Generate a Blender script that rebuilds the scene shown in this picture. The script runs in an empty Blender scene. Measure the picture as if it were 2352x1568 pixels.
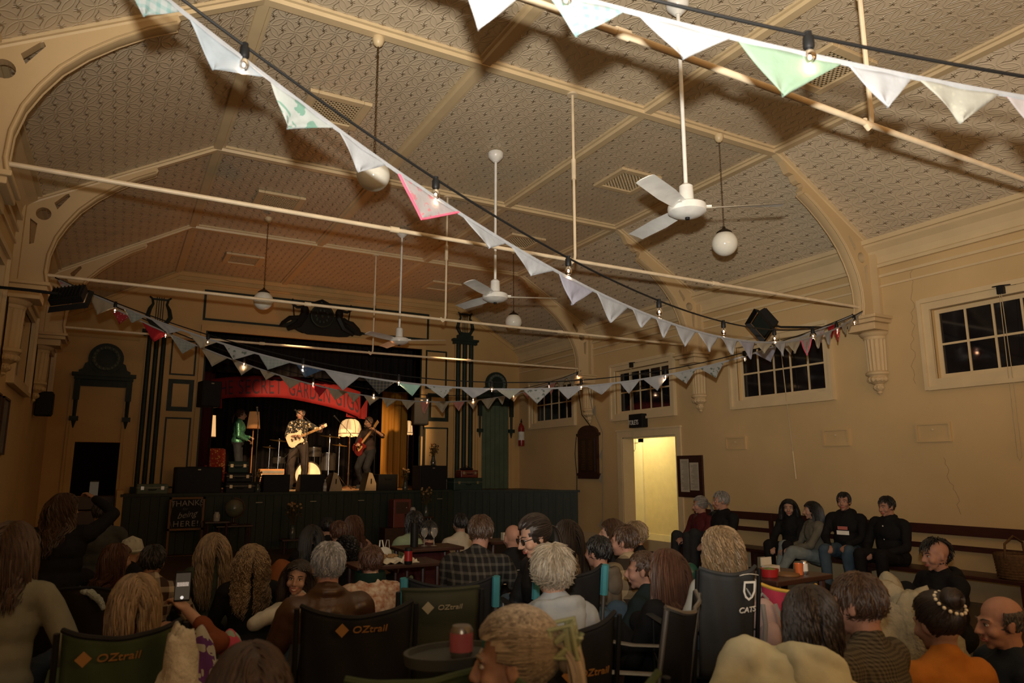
import bpy, bmesh, math, random
from mathutils import Vector, Matrix, noise
from math import sin, cos, pi, sqrt, atan2, radians
random.seed(7)
SC=bpy.context.scene; COL=SC.collection
# ---------------- camera ----------------
FLASH_W,HOUSE_W,STAGE_W,CORR_W,WING_W,BULB_W,FIL_E,SHADE_E,FOOT_W,REAR_W=1850,115,2600,34,5,.5,18,.8,110,24
CX,EYE,YAW,PIT,FPX=0.9314,1.45,0.5029,0.1792,1633.26
cd=bpy.data.cameras.new('camera'); CAM=bpy.data.objects.new('camera',cd); COL.objects.link(CAM)
CAM.location=(CX,0,EYE); CAM.rotation_euler=(pi/2+PIT,0,-YAW)
cd.sensor_width=36; cd.lens=FPX/2352*36; cd.clip_start=.05; cd.clip_end=100
cd.dof.use_dof=True; cd.dof.focus_distance=8.5; cd.dof.aperture_fstop=3.2
SC.camera=CAM
SC.view_settings.view_transform='Standard'; SC.view_settings.look='None'; SC.view_settings.gamma=1
SC.view_settings.use_curve_mapping=False; SC.view_settings.exposure=0.0
# ---------------- world ----------------
wd=bpy.data.worlds.new('world'); SC.world=wd; wd.use_nodes=True
wd.node_tree.nodes['Background'].inputs[0].default_value=(.02,.02,.03,1); wd.node_tree.nodes['Background'].inputs[1].default_value=.3
# ---------------- main lights ----------------
def lamp(name,kind,loc,energy,color,size=.1,aim=None,spot=None,blend=1.0,sizey=None):
    l=bpy.data.lights.new(name,kind); l.energy=energy; l.color=color
    if kind=='AREA':
        l.size=size
        if sizey: l.shape='RECTANGLE'; l.size_y=sizey
    else: l.shadow_soft_size=size
    if kind=='SPOT': l.spot_size=radians(spot); l.spot_blend=blend
    o=bpy.data.objects.new(name,l); COL.objects.link(o); o.location=loc
    if aim is not None: o.rotation_euler=(Vector(aim)-Vector(loc)).to_track_quat('-Z','Y').to_euler()
    return o
WARM=(1,.54,.20); FLASHC=(1,.93,.82)
# the photographer's flash, just above the camera, tipped upwards
lamp('flash','SPOT',(CX-.05,-.07,EYE+.227),FLASH_W,FLASHC,.035,aim=(CX+3.7,4.6,EYE+4.1),spot=104,blend=1.0)
# warm house light from behind the audience
lamp('house_light','AREA',(4.6,-3.6,3.1),HOUSE_W,WARM,4.5,aim=(7.4,5,5.6),sizey=1.0)
lamp('rear_left_fill','AREA',(-.0,-2.6,2.4),REAR_W,(1,.74,.50),.5,aim=(.4,2.0,.9))  # added unseen fill lamp, lifts the foreground faces
# stage lighting: two warm profile lamps out front, a footlight, a back glow
lamp('stage_spot','SPOT',(3.0,10.9,4.7),STAGE_W,(1,.66,.36),.10,aim=(4.6,16.4,1.9),spot=30,blend=.4)
lamp('stage_spot','SPOT',(6.6,10.9,4.7),STAGE_W*.55,(1,.60,.28),.10,aim=(5.6,16.6,1.6),spot=34,blend=.5)
lamp('footlight','SPOT',(4.4,14.0,1.25),FOOT_W,(1,.30,.05),.15,aim=(4.3,12.7,5.4),spot=120,blend=1.0)
# ---------------- pixel helpers (photograph frame 2352x1568) ----------------
cyw,syw=cos(YAW),sin(YAW); cpt,spt=cos(PIT),sin(PIT)
FW=Vector((syw*cpt,cyw*cpt,spt)); RT=Vector((cyw,-syw,0)); UP=RT.cross(FW); CP=Vector((CX,0,EYE))
def ray(px,py): return FW+RT*((px-1176)/FPX)-UP*((py-784)/FPX)
def dep(px,py,d): return CP+ray(px,py)*d
def onx(px,py,X): r=ray(px,py); return CP+r*((X-CX)/r.x)
def ony(px,py,Y): r=ray(px,py); return CP+r*(Y/r.y)
def onz(px,py,Z): r=ray(px,py); return CP+r*((Z-EYE)/r.z)
# ---------------- materials ----------------
MATS={}
def nn(nt,t,**kw):
    n=nt.nodes.new(t)
    for k,v in kw.items(): setattr(n,k,v)
    return n
def mat(name,col,rough=.6,metal=0,var=.12,scale=8,bump=0,bscale=40,emit=0,ecol=None,trans=0,spec=None,sheen=0,col2=None,stretch=None,island=0,bdist=.01):
    if name in MATS: return MATS[name]
    m=bpy.data.materials.new(name); m.use_nodes=True; nt=m.node_tree; b=nt.nodes['Principled BSDF']
    tc=nn(nt,'ShaderNodeTexCoord'); mp=nn(nt,'ShaderNodeMapping'); nt.links.new(tc.outputs['Object'],mp.inputs[0])
    if stretch: mp.inputs['Scale'].default_value=stretch
    ns=nn(nt,'ShaderNodeTexNoise'); ns.inputs['Scale'].default_value=scale; ns.inputs['Detail'].default_value=4
    nt.links.new(mp.outputs[0],ns.inputs['Vector'])
    rp=nn(nt,'ShaderNodeMapRange'); rp.inputs[1].default_value=.3; rp.inputs[2].default_value=.7
    nt.links.new(ns.outputs['Fac'],rp.inputs[0]); fac=rp.outputs[0]
    if island:
        g=nn(nt,'ShaderNodeNewGeometry'); mx=nn(nt,'ShaderNodeMath',operation='MULTIPLY_ADD'); mx.inputs[1].default_value=island
        sb=nn(nt,'ShaderNodeMath',operation='MULTIPLY'); sb.inputs[1].default_value=1-island
        nt.links.new(fac,sb.inputs[0]); nt.links.new(g.outputs['Random Per Island'],mx.inputs[0]); nt.links.new(sb.outputs[0],mx.inputs[2]); fac=mx.outputs[0]
    mix=nn(nt,'ShaderNodeMix',data_type='RGBA'); c=list(col)+[1]
    c2=list(col2)+[1] if col2 else [min(1,x*(1+var)) for x in col]+[1]
    if not col2: c=[x*(1-var) for x in col]+[1]
    mix.inputs[6].default_value=c; mix.inputs[7].default_value=c2
    nt.links.new(fac,mix.inputs[0]); nt.links.new(mix.outputs[2],b.inputs['Base Color'])
    b.inputs['Roughness'].default_value=rough; b.inputs['Metallic'].default_value=metal
    if spec is None and rough>=.5 and not metal: spec=.18
    if spec is not None: b.inputs['Specular IOR Level'].default_value=spec
    if trans: b.inputs['Transmission Weight'].default_value=trans
    if sheen: b.inputs['Sheen Weight'].default_value=sheen
    if emit: b.inputs['Emission Strength'].default_value=emit; b.inputs['Emission Color'].default_value=list(ecol or col)+[1]
    if bump:
        n2=nn(nt,'ShaderNodeTexNoise'); n2.inputs['Scale'].default_value=bscale; n2.inputs['Detail'].default_value=3
        nt.links.new(mp.outputs[0],n2.inputs['Vector'])
        bp=nn(nt,'ShaderNodeBump'); bp.inputs['Strength'].default_value=bump; bp.inputs['Distance'].default_value=bdist
        nt.links.new(n2.outputs['Fac'],bp.inputs['Height']); nt.links.new(bp.outputs[0],b.inputs['Normal'])
    MATS[name]=m; return m
def mth(nt,op,*a):
    n=nn(nt,'ShaderNodeMath',operation=op)
    for i,x in enumerate(a):
        if isinstance(x,(int,float)): n.inputs[i].default_value=x
        else: nt.links.new(x,n.inputs[i])
    return n.outputs[0]
def tin_material():
    m=mat('pressed_tin',(.60,.50,.35),.38,var=.06,scale=1.2); nt=m.node_tree; b=nt.nodes['Principled BSDF']
    uv=nn(nt,'ShaderNodeUVMap'); sp=nn(nt,'ShaderNodeSeparateXYZ'); nt.links.new(uv.outputs[0],sp.inputs[0])
    u=mth(nt,'DIVIDE',sp.outputs[0],.34); v=mth(nt,'DIVIDE',sp.outputs[1],.22)
    def lattice(u,v):   # distance from nearest flower centre in one rectangular lattice
        fu=mth(nt,'SUBTRACT',mth(nt,'FRACT',u),.5); fv=mth(nt,'SUBTRACT',mth(nt,'FRACT',v),.5)
        return fu,fv
    tot=None
    for off in (0,.5):
        fu,fv=lattice(mth(nt,'ADD',u,off),mth(nt,'ADD',v,off))
        x=mth(nt,'MULTIPLY',fu,.34); y=mth(nt,'MULTIPLY',fv,.22)
        r=mth(nt,'SQRT',mth(nt,'ADD',mth(nt,'MULTIPLY',x,x),mth(nt,'MULTIPLY',y,y)))
        an=mth(nt,'ARCTAN2',y,x)
        petal=mth(nt,'ADD',.027,mth(nt,'MULTIPLY',mth(nt,'COSINE',mth(nt,'MULTIPLY',an,5)),.009))
        fl=mth(nt,'SUBTRACT',petal,r); fl=mth(nt,'MAXIMUM',mth(nt,'MULTIPLY',fl,60),0); fl=mth(nt,'MINIMUM',fl,1)
        dot=mth(nt,'GREATER_THAN',.009,r)
        # wavy stems running out from the flower on both sides
        w=mth(nt,'SUBTRACT',y,mth(nt,'MULTIPLY',mth(nt,'SINE',mth(nt,'MULTIPLY',x,40)),.012))
        st=mth(nt,'MAXIMUM',mth(nt,'SUBTRACT',1,mth(nt,'MULTIPLY',mth(nt,'ABSOLUTE',w),150)),0)
        st=mth(nt,'MULTIPLY',st,mth(nt,'LESS_THAN',mth(nt,'ABSOLUTE',x),.12))
        e=mth(nt,'ABSOLUTE',mth(nt,'SUBTRACT',mth(nt,'SQRT',mth(nt,'ADD',mth(nt,'POWER',mth(nt,'ABSOLUTE',mth(nt,'DIVIDE',x,.17)),2.0),mth(nt,'POWER',mth(nt,'ABSOLUTE',mth(nt,'DIVIDE',y,.11)),2.0))),.92))
        ring=mth(nt,'MAXIMUM',mth(nt,'SUBTRACT',1,mth(nt,'MULTIPLY',e,16)),0)
        s=mth(nt,'ADD',mth(nt,'ADD',fl,mth(nt,'MULTIPLY',st,.8)),mth(nt,'ADD',mth(nt,'MULTIPLY',ring,.3),mth(nt,'MULTIPLY',dot,.5)))
        tot=s if tot is None else mth(nt,'MAXIMUM',tot,s)
    bp=nn(nt,'ShaderNodeBump'); bp.inputs['Strength'].default_value=.9; bp.inputs['Distance'].default_value=.015
    nt.links.new(tot,bp.inputs['Height']); nt.links.new(bp.outputs[0],b.inputs['Normal'])
    return m
# ---------------- mesh builder ----------------
ORG={}
def T(loc=(0,0,0),rz=0,rx=0,ry=0,s=1):
    return Matrix.Translation(loc)@Matrix.Rotation(rz,4,'Z')@Matrix.Rotation(rx,4,'X')@Matrix.Rotation(ry,4,'Y')@Matrix.Scale(s,4) if not isinstance(s,(tuple,list)) else Matrix.Translation(loc)@Matrix.Rotation(rz,4,'Z')@Matrix.Rotation(rx,4,'X')@Matrix.Rotation(ry,4,'Y')@Matrix.Diagonal((*s,1))
def basis(d,up=Vector((0,0,1))):
    d=d.normalized(); 
    if abs(d.dot(up))>.98: up=Vector((0,1,0))
    x=up.cross(d).normalized(); y=d.cross(x); return x,y
class MB:
    def __init__(s): s.v=[]; s.f=[]; s.uv={}; s.mi={}
    def raw(s,vs,fs,M=None,mi=0):
        n=len(s.v); s.v+= [ (M@Vector(p)) if M else Vector(p) for p in vs]
        for f in fs:
            s.f.append(tuple(n+i for i in f))
            if mi: s.mi[len(s.f)-1]=mi
        return s
    def box(s,c,d,M=None,mi=0):
        x,y,z=d[0]/2,d[1]/2,d[2]/2
        vs=[(c[0]+a*x,c[1]+b*y,c[2]+e*z) for e in(-1,1) for b in(-1,1) for a in(-1,1)]
        return s.raw(vs,[(0,2,3,1),(4,5,7,6),(0,1,5,4),(2,6,7,3),(0,4,6,2),(1,3,7,5)],M,mi)
    def bx(s,x0,x1,y0,y1,z0,z1,M=None,mi=0): return s.box(((x0+x1)/2,(y0+y1)/2,(z0+z1)/2),(x1-x0,y1-y0,z1-z0),M,mi)
    def tube(s,pts,r,n=8,M=None,closed=False,flat=1,up=Vector((0,0,1)),mi=0):
        pts=[Vector(p) for p in pts]; k=len(pts); rr=r if isinstance(r,(list,tuple)) else [r]*k
        vs=[];fs=[]; x=None
        for i,p in enumerate(pts):
            if closed: d=pts[(i+1)%k]-pts[i-1]
            else: d=pts[min(i+1,k-1)]-pts[max(i-1,0)]
            if d.length<1e-9: d=Vector((0,0,1))
            d.normalize()
            if x is None: x,y=basis(d,up)
            else:
                x=(x-d*x.dot(d)); x=x.normalized() if x.length>1e-6 else basis(d)[0]; y=d.cross(x)
            for j in range(n):
                a=2*pi*j/n; vs.append(p+x*cos(a)*rr[i]+y*sin(a)*rr[i]*flat)
        m=k if closed else k-1
        for i in range(m):
            for j in range(n):
                a=i*n+j;b=i*n+(j+1)%n;c=((i+1)%k)*n+(j+1)%n;d2=((i+1)%k)*n+j; fs.append((a,b,c,d2))
        if not closed: fs.append(tuple(range(n-1,-1,-1))); fs.append(tuple((k-1)*n+j for j in range(n)))
        return s.raw(vs,fs,M,mi)
    def lathe(s,prof,c=(0,0,0),n=20,M=None,a0=0,a1=2*pi,mi=0):
        full=abs(a1-a0-2*pi)<1e-6; m=n if full else n+1; vs=[];fs=[]
        for r,z in prof:
            for j in range(m):
                a=a0+(a1-a0)*j/n; vs.append((c[0]+r*cos(a),c[1]+r*sin(a),c[2]+z))
        for i in range(len(prof)-1):
            for j in range(n):
                jj=(j+1)%m if full else j+1
                fs.append((i*m+j,i*m+jj,(i+1)*m+jj,(i+1)*m+j))
        return s.raw(vs,fs,M,mi)
    def ball(s,c,r,n=14,k=9,M=None,mi=0):
        if not isinstance(r,(tuple,list)): r=(r,r,r)
        vs=[(c[0],c[1],c[2]-r[2])];fs=[]
        for i in range(1,k):
            t=-pi/2+pi*i/k
            for j in range(n): a=2*pi*j/n; vs.append((c[0]+r[0]*cos(t)*cos(a),c[1]+r[1]*cos(t)*sin(a),c[2]+r[2]*sin(t)))
        vs.append((c[0],c[1],c[2]+r[2])); L=len(vs)-1
        for j in range(n): fs.append((0,1+(j+1)%n,1+j)); fs.append((L,L-n+j,L-n+(j+1)%n))
        for i in range(k-2):
            for j in range(n): a=1+i*n+j;b=1+i*n+(j+1)%n; fs.append((a,b,b+n,a+n))
        return s.raw(vs,fs,M,mi)
    def prism(s,poly,h,M=None,mi=0,z0=0):
        n=len(poly); vs=[(x,y,z0) for x,y in poly]+[(x,y,z0+h) for x,y in poly]
        fs=[tuple(range(n-1,-1,-1)),tuple(range(n,2*n))]+[(i,(i+1)%n,n+(i+1)%n,n+i) for i in range(n)]
        return s.raw(vs,fs,M,mi)
    def mesh(s,me,M=None,mi=0):
        return s.raw([v.co for v in me.vertices],[tuple(p.vertices) for p in me.polygons],M,mi)
    def build(s,name,m,parent=None,world=False,smooth=True,ang=40,bevel=0):
        vs=s.v
        if world and parent is not None: I=ORG[parent.name].inverted(); vs=[I@p for p in vs]
        me=bpy.data.meshes.new(name); me.from_pydata([tuple(p) for p in vs],[],s.f)
        ms=m if isinstance(m,(list,tuple)) else [m]
        for q in ms: me.materials.append(q)
        if s.mi: me.polygons.foreach_set('material_index',[s.mi.get(i,0) for i in range(len(s.f))])
        if smooth:
            me.polygons.foreach_set('use_smooth',[True]*len(s.f))
            me.set_sharp_from_angle(angle=radians(ang))
        me.update(); o=bpy.data.objects.new(name,me); COL.objects.link(o)
        if parent is not None: o.parent=parent; ORG[o.name]=ORG[parent.name]
        else: ORG[o.name]=Matrix.Identity(4)
        if bevel:
            b=o.modifiers.new('bevel','BEVEL'); b.width=bevel; b.segments=2; b.limit_method='ANGLE'
        return o
def shape2d(outer,holes,t,M=None,res=1):
    cu=bpy.data.curves.new('tmp','CURVE'); cu.dimensions='2D'; cu.fill_mode='BOTH'; cu.extrude=t/2
    for pts in [outer]+list(holes):
        sp=cu.splines.new('POLY'); sp.points.add(len(pts)-1)
        for q,(x,y) in zip(sp.points,pts): q.co=(x,y,0,1)
        sp.use_cyclic_u=True
    o=bpy.data.objects.new('tmp',cu); me=bpy.data.meshes.new_from_object(o)
    b=MB().mesh(me,M); bpy.data.objects.remove(o); bpy.data.curves.remove(cu); bpy.data.meshes.remove(me); return b
def text_mb(txt,size,t=.004,M=None,sx=1,align='CENTER',shear=0,sp=1):
    cu=bpy.data.curves.new('tmp','FONT'); cu.body=txt; cu.size=size; cu.extrude=t/2; cu.align_x=align; cu.align_y='CENTER'; cu.shear=shear; cu.space_character=sp
    o=bpy.data.objects.new('tmp',cu); me=bpy.data.meshes.new_from_object(o)
    M=(M or Matrix.Identity(4))@Matrix.Diagonal((sx,1,1,1))
    b=MB().mesh(me,M); bpy.data.objects.remove(o); bpy.data.curves.remove(cu); return b
def tag(o,label,cat,group=None):
    o['label']=label; o['category']=cat
    if group: o['group']=group
    return o
def thing(name,label,cat,loc=(0,0,0),rz=0,group=None,M=None):
    o=bpy.data.objects.new(name,None); COL.objects.link(o); o.empty_display_size=.1
    if M is None: M=Matrix.Translation(loc)@Matrix.Rotation(rz,4,'Z')
    o.matrix_world=M; ORG[o.name]=M
    tag(o,label,cat,group); return o
def struct(name,mb,m,parent=None,**kw):
    o=mb.build(name,m,parent,**kw)
    if parent is None: o['kind']='structure'
    return o
def sempty(name,loc=(0,0,0)):
    o=bpy.data.objects.new(name,None); COL.objects.link(o); o.location=loc; ORG[o.name]=Matrix.Translation(loc); o['kind']='structure'; return o
def copy_tree(o,loc=None,rz=None,label=None,parent=None):
    c=o.copy(); COL.objects.link(c)
    if parent is not None: c.parent=parent
    if loc is not None: c.location=loc
    if rz is not None: c.rotation_euler=(0,0,rz)
    if label: c['label']=label
    for ch in list(o.children): copy_tree(ch,parent=c)
    return c
# =============== room shell ===============
W=9.5107; YS=15.235; ZC=5.386; XA=1.704; X1=3.763; X2=5.762; XB=W-XA; Y1=5.718; BAY=3.2436; ZT=3.533; ZSP=4.40; ST=1.03
def ribY(k): return Y1+(k-1)*BAY
YR=-4.6; XL=-.2; ZSL=4.40-.2*(ZC-4.40)/XA
CREAM=mat('cream_paint',(.56,.42,.235),.55,var=.07,scale=1.3,bump=.12,bscale=35)
WALL=mat('cream_wall',(.56,.40,.20),.6,var=.10,scale=.8,bump=.18,bscale=22)
TRIM=mat('cream_trim',(.62,.49,.29),.42,var=.05,scale=4)
SWALL=mat('stage_wall_paint',(.50,.33,.14),.6,var=.12,scale=.9,bump=.1,bscale=25)
GREEN=mat('dark_green_paint',(.018,.027,.021),.5,var=.2,scale=5)
GREENB=mat('green_boards',(.022,.029,.020),.5,var=.2,scale=3,stretch=(6,6,.6))
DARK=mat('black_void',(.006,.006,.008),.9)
TIN=tin_material()
WOOD=mat('dark_floor_boards',(.07,.04,.022),.35,col2=(.035,.02,.012),scale=3,stretch=(1,12,1))
struct('floor',MB().bx(-.4,W+.2,YR,ST*0+14.3,-.12,0),WOOD,smooth=False)
# left / right walls with window and door openings
def wall_side(name,x0,x1,openings,m,ztop):
    mb=MB(); ys=YR; ops=sorted(openings)
    cur=YR
    for (a,b,z0,z1) in ops:
        mb.bx(x0,x1,cur,a,0,ztop)
        if z0>0: mb.bx(x0,x1,a,b,0,z0)
        mb.bx(x0,x1,a,b,z1,ztop); cur=b
    mb.bx(x0,x1,cur,YS+.3,0,ztop)
    return struct(name,mb,m,smooth=False)
WZ0,WZ1=2.53,3.38
winsR=[(3.35,4.97),(6.50,8.13),(9.70,11.32),(12.85,14.55)]
winsL=[(3.2,4.9),(6.45,8.1),(9.60,11.2),(12.9,14.5)]
DY0,DY1,DZ=9.62,11.15,2.07
# the door lies under the third window: split the wall in two courses
mb=MB()
def course(mb,x0,x1,z0,z1,ops):
    cur=YR
    for a,b,c,d in sorted(ops):
        mb.bx(x0,x1,cur,a,z0,z1)
        if c>z0: mb.bx(x0,x1,a,b,z0,c)
        if d<z1: mb.bx(x0,x1,a,b,d,z1)
        cur=b
    mb.bx(x0,x1,cur,YS+.3,z0,z1)
course(mb,W,W+.25,0,2.3,[(DY0,DY1,0,DZ)]); course(mb,W,W+.25,2.3,4.5,[(a,b,WZ0,WZ1) for a,b in winsR])
struct('wall_right',mb,WALL,smooth=False)
mb=MB(); course(mb,XL-.25,XL,0,4.5,[(a,b,WZ0,WZ1) for a,b in winsL]); struct('wall_left',mb,WALL,smooth=False)
struct('wall_rear',MB().bx(-.45,W+.25,YR-.2,YR,0,5.6),WALL,smooth=False)
# ceiling: flat tin panel field and the two raking sides, each with metric UVs
def uvplane(name,quads,m,th=.06):
    me=bpy.data.meshes.new(name); vs=[];fs=[];uvs=[]
    for q,uv in quads: n=len(vs); vs+=q; fs.append(tuple(range(n,n+4))); uvs+=uv
    me.from_pydata(vs,[],fs); l=me.uv_layers.new(name='UVMap')
    for i,u in enumerate(uvs): l.data[i].uv=u
    me.materials.append(m); o=bpy.data.objects.new(name,me); COL.objects.link(o); ORG[name]=Matrix.Identity(4)
    s=o.modifiers.new('solid','SOLIDIFY'); s.thickness=th; s.offset=-1
    o['kind']='structure'; return o
sl=sqrt(XA**2+(ZC-ZSP)**2)
uvplane('ceiling',[
 ([(XA,YR,ZC),(XA,YS,ZC),(XB,YS,ZC),(XB,YR,ZC)],[(YR,0),(YS,0),(YS,XB-XA),(YR,XB-XA)]),
 ([(XL,YR,ZSL),(XL,YS,ZSL),(XA,YS,ZC),(XA,YR,ZC)],[(YR,-sl),(YS,-sl),(YS,0),(YR,0)]),
 ([(XB,YR,ZC),(XB,YS,ZC),(W,YS,ZSP),(W,YR,ZSP)],[(YR,9),(YS,9),(YS,9+sl),(YR,9+sl)])],TIN)
# battens on the ceiling
def batten(p,q,w,h,n=Vector((0,0,-1))):
    p=Vector(p);q=Vector(q);d=(q-p).normalized(); x=d.cross(n).normalized(); mb=MB()
    prof=[(-w/2,0),(-w/2,h*.45),(-w*.32,h*.45),(-w*.26,h),(w*.26,h),(w*.32,h*.45),(w/2,h*.45),(w/2,0)]
    vs=[a+x*u+n*v for a in (p,q) for u,v in prof]; k=len(prof)
    mb.raw(vs,[(i,(i+1)%k,k+(i+1)%k,k+i) for i in range(k)]+[tuple(range(k)),tuple(range(2*k-1,k-1,-1))]); return mb
tn=[1]
def trim(mb,m=TRIM,**kw):
    o=struct('trim_%d'%tn[0],mb,m,smooth=False,**kw); tn[0]+=1; return o
for x in (XA,X1,X2,XB): trim(batten((x,YR,ZC),(x,YS,ZC),.17,.055))
nR=Vector((-(ZC-ZSP),0,-XA)).normalized(); nL=Vector((ZC-ZSP,0,-XA)).normalized()
for k in range(-1,4):
    y=ribY(k); trim(batten((XA-.03,y,ZC),(XB+.03,y,ZC),.17,.06))
    trim(batten((XB,y,ZC),(W,y,ZSP),.15,.05,nR)); trim(batten((XL,y,ZSL),(XA,y,ZC),.15,.05,nL))
# cornice and picture rails along each side wall
def cornice(x,s):
    mb=MB(); P=[(0,4.06),(.05,4.06),(.05,4.10),(.03,4.12),(.035,4.2),(.075,4.28),(.15,4.34),(.15,4.37),(.19,4.37),(.19,4.43),(0,4.46)]
    vs=[(x-s*a,y,z) for y in (YR,YS) for a,z in P]; k=len(P)
    mb.raw(vs,[(i,(i+1)%k,k+(i+1)%k,k+i) for i in range(k)]+[tuple(range(k)),tuple(range(2*k-1,k-1,-1))])
    mb.bx(min(x,x-s*.03),max(x,x-s*.03),YR,YS,3.93,3.965); mb.bx(min(x,x-s*.02),max(x,x-s*.02),YR,YS,3.80,3.825)
    mb.bx(min(x,x-s*.022),max(x,x-s*.022),YR,14.2,0,.22)
    return mb
trim(cornice(W,1)); trim(cornice(XL,-1))
# windows: architrave, sash bars, glass
GLASS=mat('night_glass',(.008,.008,.010),.06,var=.3,spec=.6)
def window(i,x,s,y0,y1,lab):
    e=sempty('window_%d'%i,(x,(y0+y1)/2,WZ0))
    f=MB(); w=.10; t=.045
    for (a,b,c,d) in ((y0-w,y0,WZ0-w,WZ1+w),(y1,y1+w,WZ0-w,WZ1+w),(y0,y1,WZ0-w,WZ0),(y0,y1,WZ1,WZ1+w)):
        f.bx(min(x-s*t,x+s*.01),max(x-s*t,x+s*.01),a,b,c,d)
    for (a,b,c,d) in ((y0-w-.03,y0-w+.015,WZ0-w-.03,WZ1+w+.03),(y1+w-.015,y1+w+.03,WZ0-w-.03,WZ1+w+.03),(y0-w+.015,y1+w-.015,WZ1+w-.015,WZ1+w+.04),(y0-w+.015,y1+w-.015,WZ0-w-.035,WZ0-w+.01)):
        f.bx(min(x-s*.075,x),max(x-s*.075,x),a,b,c,d)
    f.build('window_frame',TRIM,e,world=True,smooth=False)
    b=MB(); xa,xb=min(x+s*.07,x+s*.088),max(x+s*.07,x+s*.088); n=5; zc=WZ0+.42
    for (a,bb,c,d) in ((y0,y0+.05,WZ0,WZ1),(y1-.05,y1,WZ0,WZ1),(y0+.05,y1-.05,WZ0,WZ0+.06),(y0+.05,y1-.05,WZ1-.05,WZ1)): b.bx(xa,xb,a,bb,c,d)
    for k in range(1,n): yy=y0+.05+(y1-y0-.1)*k/n; b.bx(xa+.002,xb-.002,yy-.012,yy+.012,WZ0+.055,WZ1-.045)
    b.bx(xa+.004,xb-.004,y0+.045,y1-.045,zc-.013,zc+.013); b.build('sash_bars',TRIM,e,world=True,smooth=False)
    g=MB().bx(min(x+s*.085,x+s*.09),max(x+s*.085,x+s*.09),y0+.04,y1-.04,WZ0+.03,WZ1-.03); g.build('window_glass',GLASS,e,world=True,smooth=False)
for i,(a,b) in enumerate(winsR): window(i+1,W,1,a,b,'')
for i,(a,b) in enumerate(winsL): window(i+5,XL,-1,a,b,'')
# window winding cords and rods
IRON=mat('black_iron',(.01,.01,.01),.5); CORD=mat('pale_cord',(.45,.36,.22),.8)
def cordset(y,z1,z0,lab,loop=.06):
    t=thing('pull_cord',lab,'cord',(W-.06,y,z0))
    m=MB(); m.tube([(W-.05,y-.14,3.47),(W-.11,y,3.475),(W-.05,y+.14,3.49)],.008,6); m.box((W-.09,y,3.43),(.05,.07,.09)); m.build('latch_arm',IRON,t,world=True)
    c=MB(); c.tube([(W-.09,y,3.42),(W-.05,y+.01,2.4),(W-.04,y+.02,z0+.05),(W-.04,y+.02+loop/2,z0),(W-.05,y+loop,z0+.05),(W-.05,y+.05,2.4),(W-.09,y+.02,3.42)],.004,5); c.build('cord_loop',CORD,t,world=True)
cordset(4.12,3.42,1.55,'long pale looped cord hanging from nearest right-hand window latch')
cordset(10.70,3.42,1.8,'thin cord hanging from window latch above the toilets sign')
tr=thing('window_rod','thin pale pull rod hanging down from the window under the floodlight','rod',(W-.05,7.22,1.3))
MB().tube([(W-.05,7.22,3.45),(W-.045,7.17,2.4),(W-.04,7.13,1.72)],.007,6).build('rod',CORD,tr,world=True)
MB().tube([(W-.04,7.13,1.72),(W-.035,7.11,1.33)],.010,6).build('rod_handle',TRIM,tr,world=True)
# hall door opening: frame, corridor beyond
PALE=mat('corridor_yellow_paint',(.78,.68,.40),.5,var=.04)
PALEW=mat('corridor_white_paint',(.85,.78,.52),.45,var=.03)
d=sempty('door_1',(W,(DY0+DY1)/2,0)); f=MB()
for a,b,c,e_ in ((DY0-.13,DY0,0,DZ+.12),(DY1,DY1+.14,0,DZ+.12),(DY0,DY1,DZ,DZ+.12)): f.bx(W-.03,W+.02,a,b,c,e_)
f.bx(W-.05,W,DY0-.15,DY1+.16,DZ+.12,DZ+.15); f.bx(W-.025,W+.24,DY1-.03,DY1+.006,0,DZ-.02); f.bx(W+.02,W+.24,DY0-.005,DY0+.012,0,DZ-.02); f.bx(W+.02,W+.24,DY0-.005,DY1+.005,DZ-.02,DZ+.005)
f.build('door_frame',TRIM,d,world=True,smooth=False)
c=MB(); XC=W+1.45
c.bx(XC,XC+.1,7.5,14.5,0,2.9); c.bx(W+.25,XC,7.4,7.5,0,2.9); c.bx(W+.25,XC,14.4,14.5,0,2.9); c.bx(W+.25,XC,7.5,14.5,2.7,2.8)
c.bx(W+.25,W+.27,7.5,DY0,0,2.7); c.bx(W+.25,W+.27,DY1,14.5,0,2.7)
struct('wall_corridor',c,PALE,smooth=False)
struct('floor_corridor',MB().bx(W,XC,7.4,14.5,-.1,.0),mat('corridor_lino',(.25,.18,.08),.4),smooth=False)
struct('baseboard_corridor',MB().bx(XC-.02,XC,7.5,12.3,0,.14),PALEW,smooth=False)
k=MB(); k.bx(XC-.05,XC,12.78,12.9,0,2.15); k.bx(XC-.05,XC,12.3,12.42,0,2.15); k.bx(XC-.05,XC,12.3,12.9,2.05,2.17); k.bx(XC-.02,XC-.01,12.4,12.8,0,2.1); struct('door_2',k,PALEW,smooth=False)
lamp('corridor_light','POINT',(W+.75,12.0,2.45),CORR_W,(1,.87,.56),.12)
hk=thing('hook_rail','two small coat hooks on the yellow corridor wall','hook',(XC-.02,10.55,1.55))
for dy in (-.06,.07): MB().tube([(XC,10.6+dy,1.56),(XC-.05,10.6+dy,1.55),(XC-.05,10.6+dy,1.58)],.008,6).build('hook',IRON,hk,world=True)
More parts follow.
